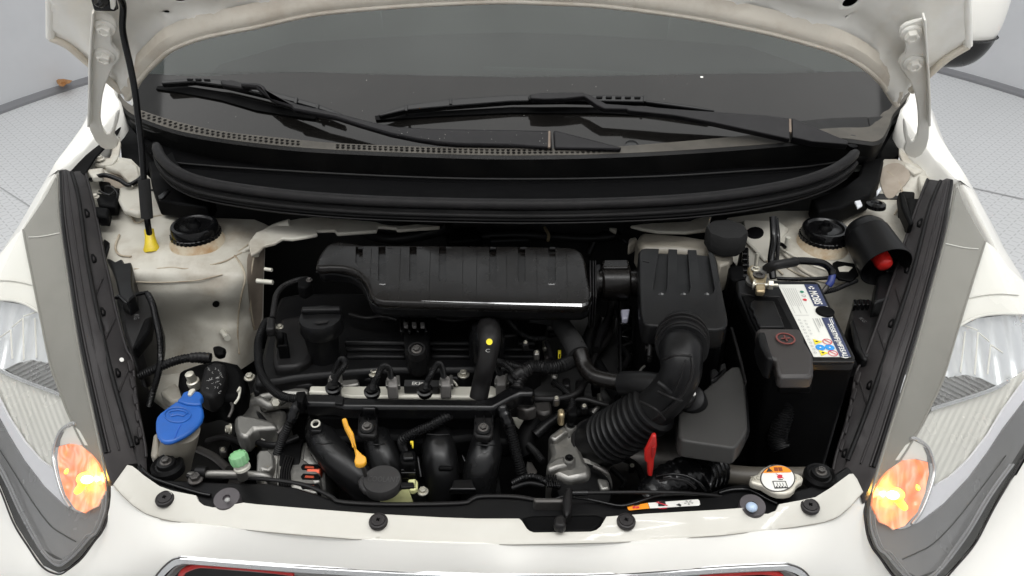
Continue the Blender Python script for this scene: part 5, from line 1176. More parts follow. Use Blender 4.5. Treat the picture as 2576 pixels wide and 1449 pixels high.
# left end of the engine: mount, castings, pulley cover
MT = slab('engine_mount', [(445, 960), (448, 930), (490, 915), (540, 900), (570, 905), (600, 912), (618, 940), (615, 975), (596, 1000), (560, 1000), (535, 990), (500, 1000), (465, 995)], zp(.80), .05, PLD, ENG, .008)
MT['label'] = 'black cast engine mount with rough chalk-like marks'
slab('mount_arm', [(512, 920), (540, 906), (568, 912), (566, 950), (548, 985), (530, 1000), (498, 988), (504, 950)], zp(.818), .03, RUB, MT, .006)
for i in range(26):
    x = 522+random.uniform(0, 42)+0; y = 925+random.uniform(0, 62); a = random.uniform(0, 6.28)
    tube('chalk_mark', [(x, y, .8185), (x+4*math.cos(a), y-3*math.sin(a), .8188), (x+6*math.cos(a+.8), y-5*math.sin(a+.8), .8185)], .5, GREYP, MT, seg=4, sub=2)
P = Z(482, 952, .815); sb = lathe('mount_stud', P, (-.1, -.1, 1), [(m(16, P), -.02), (m(16, P), -.004), (m(12, P), -.003), (m(11, P), .004), (m(11.5, P), .006), (m(11, P), .008), (m(11, P), .009), (0, .010)], ZINC, MT, 24)
slab('timing_case', [(590, 1060), (606, 1030), (625, 985), (650, 975), (705, 985), (720, 1010), (715, 1060), (700, 1085), (660, 1080), (615, 1072)], zp(.765), .10, ALU, ENG, .008)
slab('mount_bracket', [(588, 1052), (600, 1040), (640, 1045), (690, 1058), (700, 1075), (640, 1078), (620, 1100), (600, 1095), (590, 1075)], zp(.785), .03, ALU, ENG, .006)
P = Z(596, 1065, .785); bolt(P+np.array([-.006, -.01, 0]), m(14, P), ZINC, ENG, axis=(-.8, -.4, .3))
for pts, r_ in (([(735, 1010, .82), (745, 1030, .81), (728, 1060, .80), (700, 1090, .79)], 6), ([(560, 990, .79), (585, 1020, .79), (575, 1050, .785)], 4)):
    tube('dark_bracket', pts, r_, DARKM, ENG)
tube('earth_lead', [(598, 985, .80), (604, 975, .80), (600, 1000, .795), (590, 1015, .79)], 3.5, ALUB, ENG, seg=8)
tube('oil_pipe', [(640, 1012, .79), (655, 1008, .80), (680, 1020, .80), (700, 1012, .80), (716, 1000, .81)], 12, ALU, ENG)
P = Z(693, 1013, .80); lathe('hex_plug', P, (.3, -.6, .6), [(m(16, P), -.006), (m(16, P), .006), (m(10, P), .010), (0, .010)], ZINC, ENG, 6)
box3('timing_cover', (-.335, .85, .60), (.02, .16, .26), PLD, ENG, bevel=.004)
for k_ in range(4): box3('drive_belt_rib', (-.352, .80+.012*k_, .62), (.02, .006, .20), PLG, ENG, bevel=.001)
lathe('belt_pulley', (-.36, .80, .60), (1, 0, 0), [(0, -.02), (.05, -.02), (.052, 0), (.045, .008), (.052, .015), (0, .02)], DARKM, ENG, 32)
# bolts low at the front
boltp(1064, 1236, .785, 14, ZINC, ENG)
# right end: hoses, throttle body
TB = slab('throttle_body', [(1378, 1094), (1400, 1080), (1425, 1061), (1440, 1062), (1461, 1071), (1478, 1075), (1470, 1110), (1462, 1130), (1475, 1161), (1488, 1172), (1485, 1195), (1428, 1207), (1401, 1194), (1373, 1184), (1376, 1164), (1388, 1140)], zp(.785), .06, ALU, ENG, .006)
slab('throttle_rib', [(1380, 1096), (1425, 1063), (1436, 1068), (1430, 1085), (1396, 1108)], zp(.793), .02, ALU, TB, .004)
slab('throttle_rib', [(1374, 1166), (1396, 1150), (1430, 1142), (1440, 1152), (1436, 1168), (1400, 1176), (1380, 1184)], zp(.793), .02, ALU, TB, .004)
for x, y in ((1436, 1070), (1432, 1152)):
    P = Z(x, y, .797); bolt(P, m(11, P), PLD, TB, axis=(0, -.2, 1))
    lathe('throttle_boss', P-np.array([0, 0, .012]), (0, 0, 1), [(m(18, P), -.01), (m(16, P), .010), (m(13, P), .012), (0, .012)], ALU, TB, 20)
P = Z(1466, 1214, .765); TM = lathe('throttle_motor', P, (.15, -.35, 1), [(.034, -.05), (.034, -.012), (.037, -.010), (.037, .0), (.032, .003), (.030, .006), (0, .006)], ALU, TB, 36)
lathe('motor_cap', P+np.array([.0, -.012, .0]), (.15, -.35, 1), [(.036, -.02), (.037, -.002), (.033, .006), (.02, .008), (0, .008)], PLD, TM, 36)
slab('motor_lug', [(1500, 1200), (1530, 1205), (1535, 1228), (1512, 1232)], zp(.775), .012, ALU, TM, .003)
tube('hose_clip_spring', [(1494, 1172, .79), (1510, 1180, .79), (1528, 1192, .785)], 6, DARKM, TB)
for k_ in range(5): slab('latch_spring', [(1372+k_*6, 1192), (1376+k_*6, 1192), (1380+k_*6, 1222), (1376+k_*6, 1222)], zp(.80), .004, PLGL, ENG, .001)
tube('loom', [(1290, 1215, .78), (1320, 1200, .79), (1350, 1200, .79), (1380, 1215, .79), (1410, 1225, .79)], 8, PLGL, ENG, corrpx=9)
tube('loom', [(1288, 1228, .78), (1330, 1215, .785), (1370, 1222, .785)], 6, PL, ENG)
slab('silver_plate', [(1288, 1048), (1330, 1049), (1334, 1095), (1330, 1102), (1300, 1070)], zp(.76), .004, ALUB, ENG, .001)
slab('silver_plate', [(1325, 1160), (1338, 1162), (1352, 1185), (1345, 1195), (1322, 1190)], zp(.76), .004, DARKM, ENG, .001)
# bellows and clutter between the cover and the filter box
tube('vent_hose', [(1330, 790, .87), (1395, 800, .86), (1420, 830, .86), (1440, 860, .857), (1455, 890, .853)], lambda t: 22+5*t, FOAM, ENG, seg=16)
tube('vent_pipe', [(1452, 870, .858), (1462, 895, .852), (1470, 920, .845), (1485, 940, .842), (1510, 952, .842), (1560, 962, .842)], 21, COVER, ENG, seg=18)
slab('hose_clamp', [(1568, 940), (1592, 942), (1590, 985), (1566, 982)], zp(.868), .05, PLG, ENG, .004)
tube('clamp_wire', [(1570, 940, .862), (1577, 950, .868), (1574, 965, .868), (1578, 980, .862), (1575, 992, .855)], 3, DARKM, ENG, seg=8)
tube('coolant_hose', [(1340, 1002, .82), (1390, 1003, .822), (1430, 998, .82), (1455, 985, .82), (1470, 965, .82), (1480, 940, .815), (1500, 890, .81), (1530, 850, .80), (1542, 800, .80)], 8, PLG, ENG, seg=12)
tube('fuel_line', [(1436, 1006, .81), (1470, 1004, .81), (1500, 1012, .808), (1530, 1020, .805)], 7, PLG, ENG)
tube('breather_line', [(1500, 880, .82), (1510, 840, .82), (1530, 800, .82), (1540, 760, .82)], 10, PL, ENG)
slab('coil_connector', [(1300, 1000), (1320, 1002), (1345, 1005), (1350, 1025), (1325, 1032), (1300, 1025)], zp(.81), .02, DARKM, ENG, .003)
P = Z(1310, 1010, .815); lathe('pressure_switch', P, (-.3, -.4, .8), [(m(12, P), -.01), (m(12, P), .006), (m(8, P), .008), (m(8, P), .014), (0, .014)], ALU, ENG, 20)
slab('thermostat_housing', [(1340, 1010), (1385, 1006), (1390, 1035), (1370, 1040), (1345, 1035)], zp(.79), .04, DARKM, ENG, .004)
for x, y, s_, mt in ((1372, 865, 10, ZINC), (1378, 890, 9, DARKM), (1405, 880, 8, PLG), (1395, 940, 9, ALU), (1412, 1035, 9, BRASS), (1425, 960, 11, PLG), (1460, 965, 12, PLG), (1440, 1030, 14, PLD), (1500, 960, 12, PLD)):
    q = slab('fitting', [(x-s_, y-s_), (x+s_*.8, y-s_*1.1), (x+s_, y+s_), (x-s_*.8, y+s_*.9)], zp(.815), .02, mt, ENG, .003)
slab('yellow_tag', [(1404, 880), (1411, 880), (1411, 898), (1404, 900)], zp(.835), .002, YELP, ENG, 0)
slab('tag_window', [(1406, 890), (1410, 890), (1409, 897), (1406, 897)], zp(.8365), .002, PLD, ENG, 0)
tube('spring', [(1376, 860, .83), (1382, 880, .832), (1386, 900, .832)], 6, PLG, ENG, corrpx=5, amp=.25)
tube('oil_hose', [(1345, 1060, .77), (1320, 1110, .76), (1330, 1150, .75)], 26, PLD, ENG)
for pts, r_ in (([(1345, 1095, .77), (1400, 1050, .78), (1440, 1040, .78), (1500, 1030, .79)], 14), ([(1310, 700, .83), (1420, 820, .82), (1380, 840, .82)], 10), ([(1500, 800, .80), (1480, 870, .79), (1510, 930, .78), (1560, 1000, .78)], 16),
                ([(1560, 870, .82), (1580, 900, .82), (1560, 930, .82)], 8), ([(640, 1110, .76), (690, 1120, .77), (750, 1100, .77)], 9), ([(930, 590, .84), (1000, 600, .85), (1100, 580, .86), (1130, 570, .87)], 16), ([(1150, 600, .84), (1300, 590, .85), (1480, 600, .85), (1560, 590, .86)], 12), ([(1480, 640, .83), (1500, 600, .85), (1540, 580, .86), (1560, 600, .86)], 9),
                ([(1520, 575, .87), (1545, 583, .87), (1570, 605, .87), (1590, 620, .86)], 6)):
    tube('hose', pts, r_, PL, ENG, seg=14)
slab('rear_fitting', [(1120, 572), (1200, 568), (1215, 600), (1130, 606)], zp(.855), .03, PLD, ENG, .004)
slab('rear_fitting', [(1230, 575), (1330, 570), (1335, 600), (1232, 604)], zp(.85), .03, PL, ENG, .004)
tube('brass_ring', [(1370, 572, .87), (1380, 590, .87), (1378, 606, .865)], 4, BRASS, ENG)
slab('rear_tip', [(1533, 572), (1552, 573), (1550, 582), (1542, 578)], zp(.88), .006, BAYP, ENG, .001)
for i in range(16):
    x = random.uniform(1290, 1580); y = random.uniform(1060, 1200) if x < 1370 else random.uniform(800, 1060)
    slab('bay_fitting', [(x-12, y-8), (x+10, y-9), (x+13, y+7), (x-9, y+10)], zp(.74), .02, random.choice([PLD, PL, DARKM, PLG]), ENG, .003)

# ================================================================== air intake: ribbed cover, filter box, ducts
AIR = thing('air_intake', 'black ribbed resonator cover ducted to the air filter box and bellows hose', 'air filter', (.10, .95, .70))
rc = [(794, 668), (797, 652), (803, 640), (812, 625), (821, 615), (836, 608), (851, 606), (884, 609), (915, 614), (1288, 617), (1430, 620), (1452, 624), (1466, 634), (1474, 655), (1480, 700), (1487, 735), (1487, 752), (1480, 763), (1465, 769), (1288, 767), (1100, 762), (965, 758), (945, 754), (934, 744), (928, 725), (918, 704), (902, 688), (884, 678), (860, 672), (830, 671), (800, 674)]
RCV = slab('resonator_cover', rc, zp(.930), .013, COVER, AIR, .0055, seg=4)
cut_ = []
for i, x in enumerate((905, 962, 1040, 1114, 1240, 1312, 1388)):
    y1 = 715 if i else 670
    P = [(x-9, 630), (x+9, 630), (x+10+.01*(x-1288)*.3, y1), (x+4, y1+6), (x-4, y1+6), (x-10, y1)]
    c = slab('cutter', P, zp(.9235), -.02, COVER, None, 0); cut_.append(c)
    bm = bmesh.new(); bm.from_mesh(c.data); c.data = c.data.copy()
bpy.context.view_layer.update(); cut(RCV, cut_)
for x in (935, 1008, 1083, 1165, 1200, 1275, 1350, 1425):
    tube('cover_seam', [(x, 624, .9302), (x+(x-1288)*.01, 690, .9302), (x+(x-1288)*.02, 752, .9302), (x+(x-1288)*.021, 760, .925)], .6, COVER, RCV, seg=5, sub=1)
for i, x in enumerate((908, 981, 1055, 1129, 1240, 1316, 1390)):
    slab('cover_notch', [(x-7, 621), (x+7, 621), (x+7, 625), (x-7, 625)], zp(.9303), .002, PLG, RCV, 0)
slab('resonator_body', [(800, 680), (835, 678), (880, 686), (905, 700), (922, 730), (932, 755), (960, 764), (1288, 772), (1465, 773), (1480, 766), (1484, 756), (1478, 700), (1440, 640), (850, 620), (805, 650)], zp(.914), .024, PL, AIR, .008)
tube('cover_lip', [(795, 684, .915), (830, 682, .915), (880, 690, .915), (905, 704, .915), (922, 732, .915), (932, 757, .915), (960, 768, .915), (1100, 774, .915), (1288, 779, .915), (1460, 780, .915), (1480, 774, .915), (1488, 760, .915)], 2.2, PLGL, AIR, seg=8)
slab('mount_ear', [(750, 700), (772, 692), (786, 700), (784, 712), (765, 724), (748, 720)], zp(.895), .02, PLD, AIR, .003)
boltp(778, 704, .897, 8, DARKM, AIR)
for x in (1483, 1490, 1496): slab('end_flange', [(x, 654), (x+4, 654), (x+5, 745), (x+1, 745)], zp(.925-(x-1483)*.0004), .05, PLG, AIR, .001)
# connecting duct
P0 = Z(1488, 710, .893); P1 = Z(1610, 712, .893)
tube3('duct', [P0, (P0+P1)/2, P1], m(33, P0), COVER, AIR, sub=3, seg=26)
DU = tube3('duct_collar', [Z(1512, 711, .893), Z(1583, 711, .893)], m(46, P0), COVER, AIR, sub=1, seg=30)
bev(DU, .003, 2, 40)
tube3('duct_collar', [Z(1497, 711, .893), Z(1503, 711, .893)], m(40, P0), PLG, AIR, sub=1, seg=30)
slab('collar_pad', [(1516, 652), (1582, 651), (1583, 672), (1516, 672)], zp(.922), .02, COVER, AIR, .003)
slab('duct_tab', [(1492, 665), (1512, 663), (1512, 676), (1492, 678)], zp(.915), .01, PL, AIR, .002)
# filter box
ab = [(1606, 634), (1612, 625), (1624, 622), (1755, 626), (1786, 630), (1797, 636), (1803, 650), (1812, 700), (1822, 752), (1831, 800), (1830, 814), (1822, 825), (1805, 829), (1765, 828), (1700, 822), (1630, 817), (1618, 810), (1612, 780), (1608, 716)]
BOX = slab('filter_box_lid', ab, zp(.935), .030, PL, AIR, .008, seg=4)
cut_ = []
for x in (1662, 1718, 1776):
    d_ = (x-1718)*.05
    P = [(x-16-d_*4, 632), (x+10-d_*3, 632), (x+17+d_, 740), (x+14+d_, 752), (x+6+d_, 757), (x-8+d_, 757), (x-15+d_, 751), (x-18+d_, 740)]
    cut_.append(slab('cutter', P, zp(.9255), -.03, PL, None, 0))
cut(BOX, cut_)

for x in (): slab('channel_bottom', [(x-12, 748), (x+14, 748), (x+10, 754), (x-9, 754)], zp(.9275), .004, PLGL, BOX, .0015)
bx = [(1604, 700), (1600, 800), (1590, 860), (1585, 960), (1600, 985), (1700, 1000), (1815, 960), (1850, 900), (1840, 830), (1815, 700)]
slab('filter_box_base', [(1608, 716), (1620, 806), (1700, 814), (1765, 820), (1822, 818), (1826, 800), (1808, 700), (1786, 640), (1615, 640)], zp(.905), .17, PLD, AIR, .006)
flat('flow_arrow', [(1708, 783), (1724, 783), (1716, 797)], zp(.9352), PLG, BOX, .0003)
slab('lid_mark', [(1618, 653), (1634, 657), (1633, 660), (1617, 656)], zp(.9355), .001, PLG, BOX, 0)
for y in (772, 798, 830, 865, 895, 925):
    slab('lattice_rib', [(1564, y), (1590, y-8), (1592, y-4), (1566, y+5)], zp(.86-(y-770)*.0004), .02, PLG if y % 2 else PLGL, AIR, .001)
    slab('lattice_rib', [(1560, y+12), (1584, y+14), (1584, y+17), (1560, y+15)], zp(.855-(y-770)*.0004), .02, PLGL, AIR, .001)
slab('box_side_frame', [(1556, 740), (1562, 740), (1566, 960), (1560, 960)], zp(.84), .03, PL, AIR, .002)
slab('pale_clip', [(1562, 777), (1585, 775), (1580, 800), (1566, 800)], zp(.868), .01, mat('pale_clip', (.35, .35, .42), .35), AIR, .002)
tube('lid_clip', [(1590, 955, .86), (1600, 950, .87), (1612, 930, .87), (1622, 920, .87)], 3, ALU, AIR, seg=6)
slab('lid_clip', [(1566, 950), (1585, 940), (1592, 955), (1575, 962)], zp(.86), .004, PLG, AIR, .001)
# intake hose
def ih(pts, r, nm, mt=PL, **k): return tube(nm, pts, r, mt, AIR, seg=30, **k)
ih([(1716, 838, 'y', .80), (1716, 858, 'y', .765), (1716, 876, 'y', .745)], 62, 'hose_cuff', sub=3)
for y, yy_, rr in ((846, .780, 66), (858, .765, 68), (870, .752, 66)):
    tube3('cuff_ring', [yp(yy_)(1716, y), yp(yy_-.0035)(1716, y+3)], m(rr, yp(yy_)(1716, y)), PLG, AIR, sub=1, seg=40)
ih([(1712, 868, 'y', .752), (1714, 900, 'y', .728), (1712, 938, 'y', .715), (1696, 972, 'y', .712), (1672, 1000, 'y', .714), (1642, 1028, 'y', .718)], lambda t: 55-4*math.sin(t*PI), 'intake_elbow')
for q_ in (((1668, 905, 'y', .697), (1700, 893, 'y', .683), (1740, 896, 'y', .687)), ((1655, 985, 'y', .690), (1690, 1000, 'y', .672), (1715, 1008, 'y', .676)), ((1610, 1010, 'y', .700), (1650, 1030, 'y', .676), (1672, 1055, 'y', .682))):
    tube('elbow_rib', list(q_), 3.5, PLG, AIR, seg=8)
tube('elbow_ridge', [(1738, 890, 'y', .695), (1742, 925, 'y', .684), (1732, 965, 'y', .680), (1710, 1000, 'y', .683), (1678, 1030, 'y', .688), (1645, 1052, 'y', .694)], 4, PLG, AIR, seg=10)
tube('elbow_ridge', [(1695, 985, 'y', .676), (1712, 945, 'y', .674), (1725, 905, 'y', .684)], 2.5, PL, AIR, seg=8)
tube('elbow_branch', [(1570, 965, 'y', .755), (1610, 965, 'y', .740), (1660, 972, 'y', .725), (1690, 985, 'y', .718)], 33, PL, AIR, seg=24)
tube('branch_rib', [(1655, 962, 'y', .693), (1672, 975, 'y', .688), (1686, 988, 'y', .686)], 7, PL, AIR)
tube('bellows', [(1650, 1022, 'y', .718), (1618, 1045, 'y', .722), (1584, 1068, 'y', .728), (1552, 1088, 'y', .736), (1522, 1105, 'y', .744)], lambda t: 60+6*t, PL, AIR, seg=40, corrpx=28, amp=.10)
ih([(1532, 1099, 'y', .742), (1508, 1112, 'y', .750), (1490, 1122, 'y', .755), (1478, 1130, 'y', .758)], lambda t: 65-5*t, 'bellows_end')
for k_, (x, y) in enumerate(((1500, 1116), (1484, 1126))):
    tube3('bellows_clamp', [yp(.752)(x, y), yp(.754)(x-5, y+3)], m(67-4*k_, yp(.752)(x, y)), PLG, AIR, sub=1, seg=36)
# screw clamp
CL = tube('clamp_screw', [(1636, 838, .915), (1636, 858, .905), (1634, 895, .892)], 7, PLG, AIR, seg=10)
P = Z(1636, 840, .917); bolt(P, m(11, P), DARKM, CL, axis=(0, .2, 1))
slab('clamp_bridge', [(1622, 868), (1655, 862), (1658, 870), (1625, 876)], zp(.90), .006, PLG, CL, .001)
slab('clamp_bridge', [(1628, 896), (1642, 892), (1640, 902), (1630, 902)], zp(.883), .006, PLG, CL, .001)
# resonator wedge
WED = slab('side_resonator', [(1706, 1043), (1713, 1030), (1828, 931), (1841, 922), (1855, 921), (1866, 925), (1871, 935), (1877, 1000), (1881, 1074), (1876, 1090), (1855, 1121), (1848, 1127), (1838, 1126), (1730, 1110), (1714, 1106), (1708, 1095)], lambda x, y: Z(x, y, .865-(1126-y)*.00006), .026, mat('wedge_plastic', (.034, .033, .0315), .45, spec=.3, bump=.1, bscale=300), AIR, .006, seg=4)
slab('side_resonator_base', [(1700, 1045), (1712, 1030), (1830, 930), (1872, 925), (1884, 1000), (1888, 1075), (1860, 1130), (1720, 1112), (1702, 1100)], zp(.842), .02, PL, AIR, .005)
lathe('resonator_inlet', Z(1738, 1004, .868), (-.3, -.4, .8), [(.018, -.03), (.018, .0), (.016, .004), (.012, .006), (0, .006)], PL, AIR, 28)
slab('inlet_plug', [(1722, 985), (1745, 978), (1754, 990), (1738, 1008), (1720, 1012)], zp(.882), .012, PLG, AIR, .003)
blob('screw_glint', Z(1744, 990, .885), .0030, WHT, AIR)
slab('bracket_step', [(1786, 930), (1800, 925), (1808, 935), (1812, 915), (1825, 910), (1828, 925), (1800, 955), (1788, 958)], zp(.86), .02, PL, AIR, .002)
# cold air duct low at the front
tube('inlet_duct', [(1640, 1260, .76), (1670, 1225, .775), (1710, 1205, .78), (1750, 1195, .775), (1790, 1180, .76)], lambda t: 48+8*t, PLGL, AIR, seg=26, corrpx=26, amp=.04)
tube('duct_rim', [(1652, 1198, .80), (1690, 1192, .81), (1730, 1198, .81), (1760, 1215, .805), (1775, 1235, .795)], 4, PLGL, AIR)
tube('duct_rim', [(1660, 1210, .80), (1690, 1204, .81), (1725, 1210, .81), (1750, 1228, .80)], 3, PLG, AIR)
slab('inlet_scoop', [(1690, 1178), (1700, 1166), (1760, 1160), (1790, 1165), (1800, 1190), (1790, 1225), (1770, 1190), (1720, 1180)], zp(.80), .03, PLGL, AIR, .006)
# red transmission dipstick
GD = slab('transmission_dipstick', [(1641, 1098), (1651, 1096), (1653, 1121), (1650, 1140), (1646, 1157), (1644, 1180), (1641, 1200), (1630, 1198), (1629, 1180), (1628, 1165), (1622, 1160), (1622, 1137), (1630, 1121)], yp(.675), (0, .007, 0), RED, ENG, .0018)
slab('handle_recess', [(1640, 1126), (1647, 1124), (1645, 1148), (1639, 1152)], yp(.6735), (0, .002, 0), mat('dark_red_plastic', (.30, .01, .01), .5), GD, .0003)
GD['label'] = 'red gearbox dipstick handle standing upright'

# added facets tilted to mirror the tube lamp: cover edge highlight, channel-end glints
CHT = np.array([0, -.794, -.607])
def highlight_strip(name, pts, z, wd, par, off=(0, .0035, .0006)):
    A = [Z(x, y, z)+np.array(off) for x, y in pts]; w_ = wd if hasattr(wd, '__len__') else [wd]*len(A)
    return loft(name, [A, [p+CHT*w for p, w in zip(A, w_)]], GLOSS, par, .0006, sm=10)
highlight_strip('highlight_facet', [(1060, 761), (1150, 763.5), (1288, 766.5), (1400, 768), (1464, 768.5), (1474, 766)], .930, [.0003, .0010, .0020, .0032, .0042, .0036], RCV)
highlight_strip('highlight_facet', [(1474, 766), (1481, 761), (1486, 750), (1487, 738)], .930, [.0036, .0042, .0045, .0028], RCV, (-.0005, .0030, .0006))
for x in (1663, 1719, 1777): highlight_strip('channel_glint_facet', [(x-12, 744), (x-6, 739), (x, 737), (x+6, 739), (x+12, 744)], .9335, [.001, .0055, .0070, .0055, .001], BOX, (0, 0, .0008))
for x in (962, 1388): highlight_strip('channel_glint_facet', [(x-8, 714), (x, 714.5), (x+8, 714)], .9303, [.0016, .0024, .0016], RCV, (0, 0, .0003))

# extra looms, hoses and clips filling the space below the covers
for pts, r_, cp, mt in (([(640, 1030, .76), (665, 1060, .765), (690, 1085, .77), (720, 1095, .77)], 7, 7, PL), ([(520, 1110, .72), (560, 1100, .73), (600, 1110, .735), (640, 1130, .74)], 8, 0, PLG), ([(500, 1130, .70), (540, 1150, .71), (575, 1180, .72)], 10, 0, DARKM),
    ([(1000, 700, .86), (1010, 790, .84), (960, 800, .835)], 6, 0, PLG), ([(1270, 790, .86), (1300, 830, .86), (1340, 850, .855), (1372, 850, .85)], 7, 6, PL), ([(1390, 960, .82), (1420, 980, .82), (1440, 1010, .815), (1430, 1040, .81)], 8, 7, PL),
    ([(1500, 980, .80), (1510, 1010, .80), (1490, 1040, .795)], 6, 0, ALU), ([(1330, 1120, .77), (1350, 1140, .775), (1365, 1160, .775)], 9, 8, PL), ([(1560, 1150, .72), (1600, 1170, .73), (1620, 1210, .74)], 9, 0, PLG), ([(1540, 1180, .71), (1570, 1210, .72), (1560, 1230, .72)], 7, 6, PL),
    ([(880, 790, .84), (920, 800, .845), (960, 795, .845), (1000, 805, .845)], 5, 0, PLG), ([(1100, 800, .85), (1140, 806, .85), (1180, 800, .85)], 5, 0, PLG)):
    tube('small_hose', pts, r_, mt, ENG, seg=10, **({'corrpx': cp} if cp else {}))
for x, y, z, s_, mt in ((1322, 860, .85, 9, PLG), (1350, 885, .84, 8, ALU), (1400, 1000, .82, 9, DARKM), (1470, 1020, .80, 10, PLG), (1512, 960, .80, 8, ALU), (1560, 1010, .79, 9, DARKM), (660, 1100, .76, 9, ALU), (560, 1130, .72, 10, DARKM), (1590, 1170, .73, 9, PLG)):
    q = slab('hose_clip', [(x-s_, y-s_*.7), (x+s_*.8, y-s_*.9), (x+s_, y+s_*.6), (x-s_*.8, y+s_*.8)], zp(z+.006), .012, mt, ENG, .002)
    boltp(x, y, z+.007, s_*.6, ZINC, ENG)
# ================================================================== battery
BAT = thing('car_battery', 'black car battery with a white and navy printed label, right of the filter box', 'battery', (.31, .93, .69))
bt = [(1852, 706), (1868, 702), (2050, 706), (2062, 712), (2152, 896), (2150, 908), (2142, 912), (1945, 912), (1936, 905), (1856, 742)]
BC = slab('case', bt, zp(.888), .18, PLD, BAT, .004)
slab('case_lid', bt, zp(.895), .014, PL, BAT, .003)
slab('lid_step', [(1866, 742), (1956, 748), (1962, 758), (2040, 905), (1950, 905), (1930, 880), (1890, 800)], zp(.8985), .006, PLD, BC, .002)
tube('lid_edge', [(1862, 738, .897), (1900, 744, .897), (1960, 746, .897)], 2, PLG, BC, seg=6)
slab('lid_panel', [(1888, 758), (1898, 754), (1948, 756), (1975, 822), (1912, 822), (1905, 812), (1902, 800), (1895, 790), (1896, 780), (1886, 770)], zp(.9025), .006, PL, BC, .002)
text('FEF', Z(1947, 790, .903), (.25, -.9, 0), (.9, .2, 0), .006, PLG, BC)
tube('case_edge', [(1945, 910, .896), (2148, 910, .896)], 3, PLG, BC, seg=6)
slab('front_ledge', [(2045, 902), (2154, 902), (2160, 918), (2050, 918)], zp(.880), .02, VOID, BC, .003)
lf2 = zp(.8962)
LB = slab('label', [(1957, 715), (2056, 715), (2141, 897), (2047, 897)], lf2, .0008, LBL, BAT, 0)
# label coordinates: u across (0 left .. 1 right), v from back (0) to front (1)
def lb(u, v):
    a = np.array((1957, 715))*(1-u)+np.array((2056, 715))*u; b = np.array((2047, 897))*(1-u)+np.array((2141, 897))*u
    # perspective foreshortening along the label
    t = v; q = a*(1-t)+b*t; return (q[0], q[1])
LZ = .8966
def lq(name, u0, v0, u1, v1, mt, lift=.0002): return flat(name, [lb(u0, v0), lb(u1, v0), lb(u1, v1), lb(u0, v1)], zp(LZ), mt, LB, lift)
lq('navy_panel', .66, .0, 1.0, .30, NAVY); lq('navy_panel', .70, .46, 1.0, 1.0, NAVY)
def L3(u, v, dz=0): return Z(*lb(u, v), LZ+dz)
rd = L3(.8, .9)-L3(.8, .1); upd = L3(1, .5)-L3(0, .5)
wU = float(np.linalg.norm(upd)); wV = float(np.linalg.norm(rd))/.8
text('MOBIS', L3(.70, .09, .0006), rd, upd, wU*.22, WHT, LB, width=wV*.20, bold=.018)
text('53587MF(MF35AL)', L3(.74, .545, .0006), rd, upd, wU*.18, WHT, LB, width=wV*.44, bold=.018)
for u_ in (.88, .93): lq('printed_line', u_, .475, u_+.02, .60 if u_ < .9 else .55, WHT, .0004)
for k_ in range(3):
    a = k_*2.094; bmx = bmesh.new(); c = L3(.81, .045, .0006)
    R_ = wU*.085; pts = [c+(upd/wU)*(R_*rr*math.cos(tt))+(rd/np.linalg.norm(rd))*(R_*rr*math.sin(tt)) for rr, tt in ((1, a), (1, a+.7), (1, a+1.4), (.35, a+1.2), (.35, a+.1))]
    bmx.faces.new([bmx.verts.new(Vector(p)) for p in pts]); frombm('maker_emblem', bmx, WHT, LB, None, 0)
def dot(u, v, r, mt, name='indicator_dot', ring=None, lift=.0004):
    c = L3(u, v, lift); n = 18; bmx = bmesh.new(); x = upd/wU; y = rd/np.linalg.norm(rd); R_ = wU*r
    P = [c+x*(R_*math.cos(2*PI*k/n))+y*(R_*math.sin(2*PI*k/n)) for k in range(n)]
    if ring:
        Q = [c+x*(R_*ring*math.cos(2*PI*k/n))+y*(R_*ring*math.sin(2*PI*k/n)) for k in range(n)]
        p = [bmx.verts.new(Vector(v)) for v in P]; q = [bmx.verts.new(Vector(v)) for v in Q]
        for k in range(n): bmx.faces.new((p[k], p[(k+1) % n], q[(k+1) % n], q[k]))
    else: bmx.faces.new([bmx.verts.new(Vector(v)) for v in P])
    return frombm(name, bmx, mt, LB, None, 0)
dot(.52, .10, .055, GRNP); dot(.52, .155, .055, GREYP, ring=.75); dot(.50, .21, .055, REDP)
def tri(u, v, r):
    c = L3(u, v, .0004); x = upd/wU; y = rd/np.linalg.norm(rd); R_ = wU*r; bmx = bmesh.new()
    bmx.faces.new([bmx.verts.new(Vector(c+x*(R_*math.cos(a))+y*(R_*math.sin(a)))) for a in (0, 2.09, 4.19)]); frombm('warning_triangle', bmx, YELP, LB, None, 0)
    bmx = bmesh.new(); c = c+np.array([0, 0, .0003]); bmx.faces.new([bmx.verts.new(Vector(c+x*(R_*.35*math.cos(a))+y*(R_*.22*math.sin(a)))) for a in (0, 1.57, 3.14, 4.71)]); frombm('warning_symbol', bmx, BLKP, LB, None, 0)
tri(.28, .79, .14); tri(.30, .945, .14)
dot(.30, .87, .12, BLUP, 'safety_symbol'); dot(.55, .87, .12, BLUP, 'safety_symbol')
for v_ in (.79, .95):
    dot(.56, v_, .12, REDP, 'prohibition_ring', ring=.82)
    flat('prohibition_bar', [lb(.48, v_-.02), lb(.50, v_-.026), lb(.64, v_+.02), lb(.62, v_+.026)], zp(LZ), REDP, LB, .0005)
for v_ in (.87,): 
    for u_ in (.30, .55): dot(u_, v_, .022, WHT, 'safety_symbol', lift=.0006)
for i in range(7): flat('printed_line', [lb(.07+i*.052, .05), lb(.078+i*.052, .05), lb(.078+i*.052, .30+.10*(i % 3 == 0)), lb(.07+i*.052, .30+.10*(i % 3 == 0))], zp(LZ), GREYP, LB, .0002)
lq('printed_line', .04, .425, .42, .428, GREYP)
for u_ in (.57, .63): lq('printed_line', u_, .47, u_+.018, .58, GREYP)
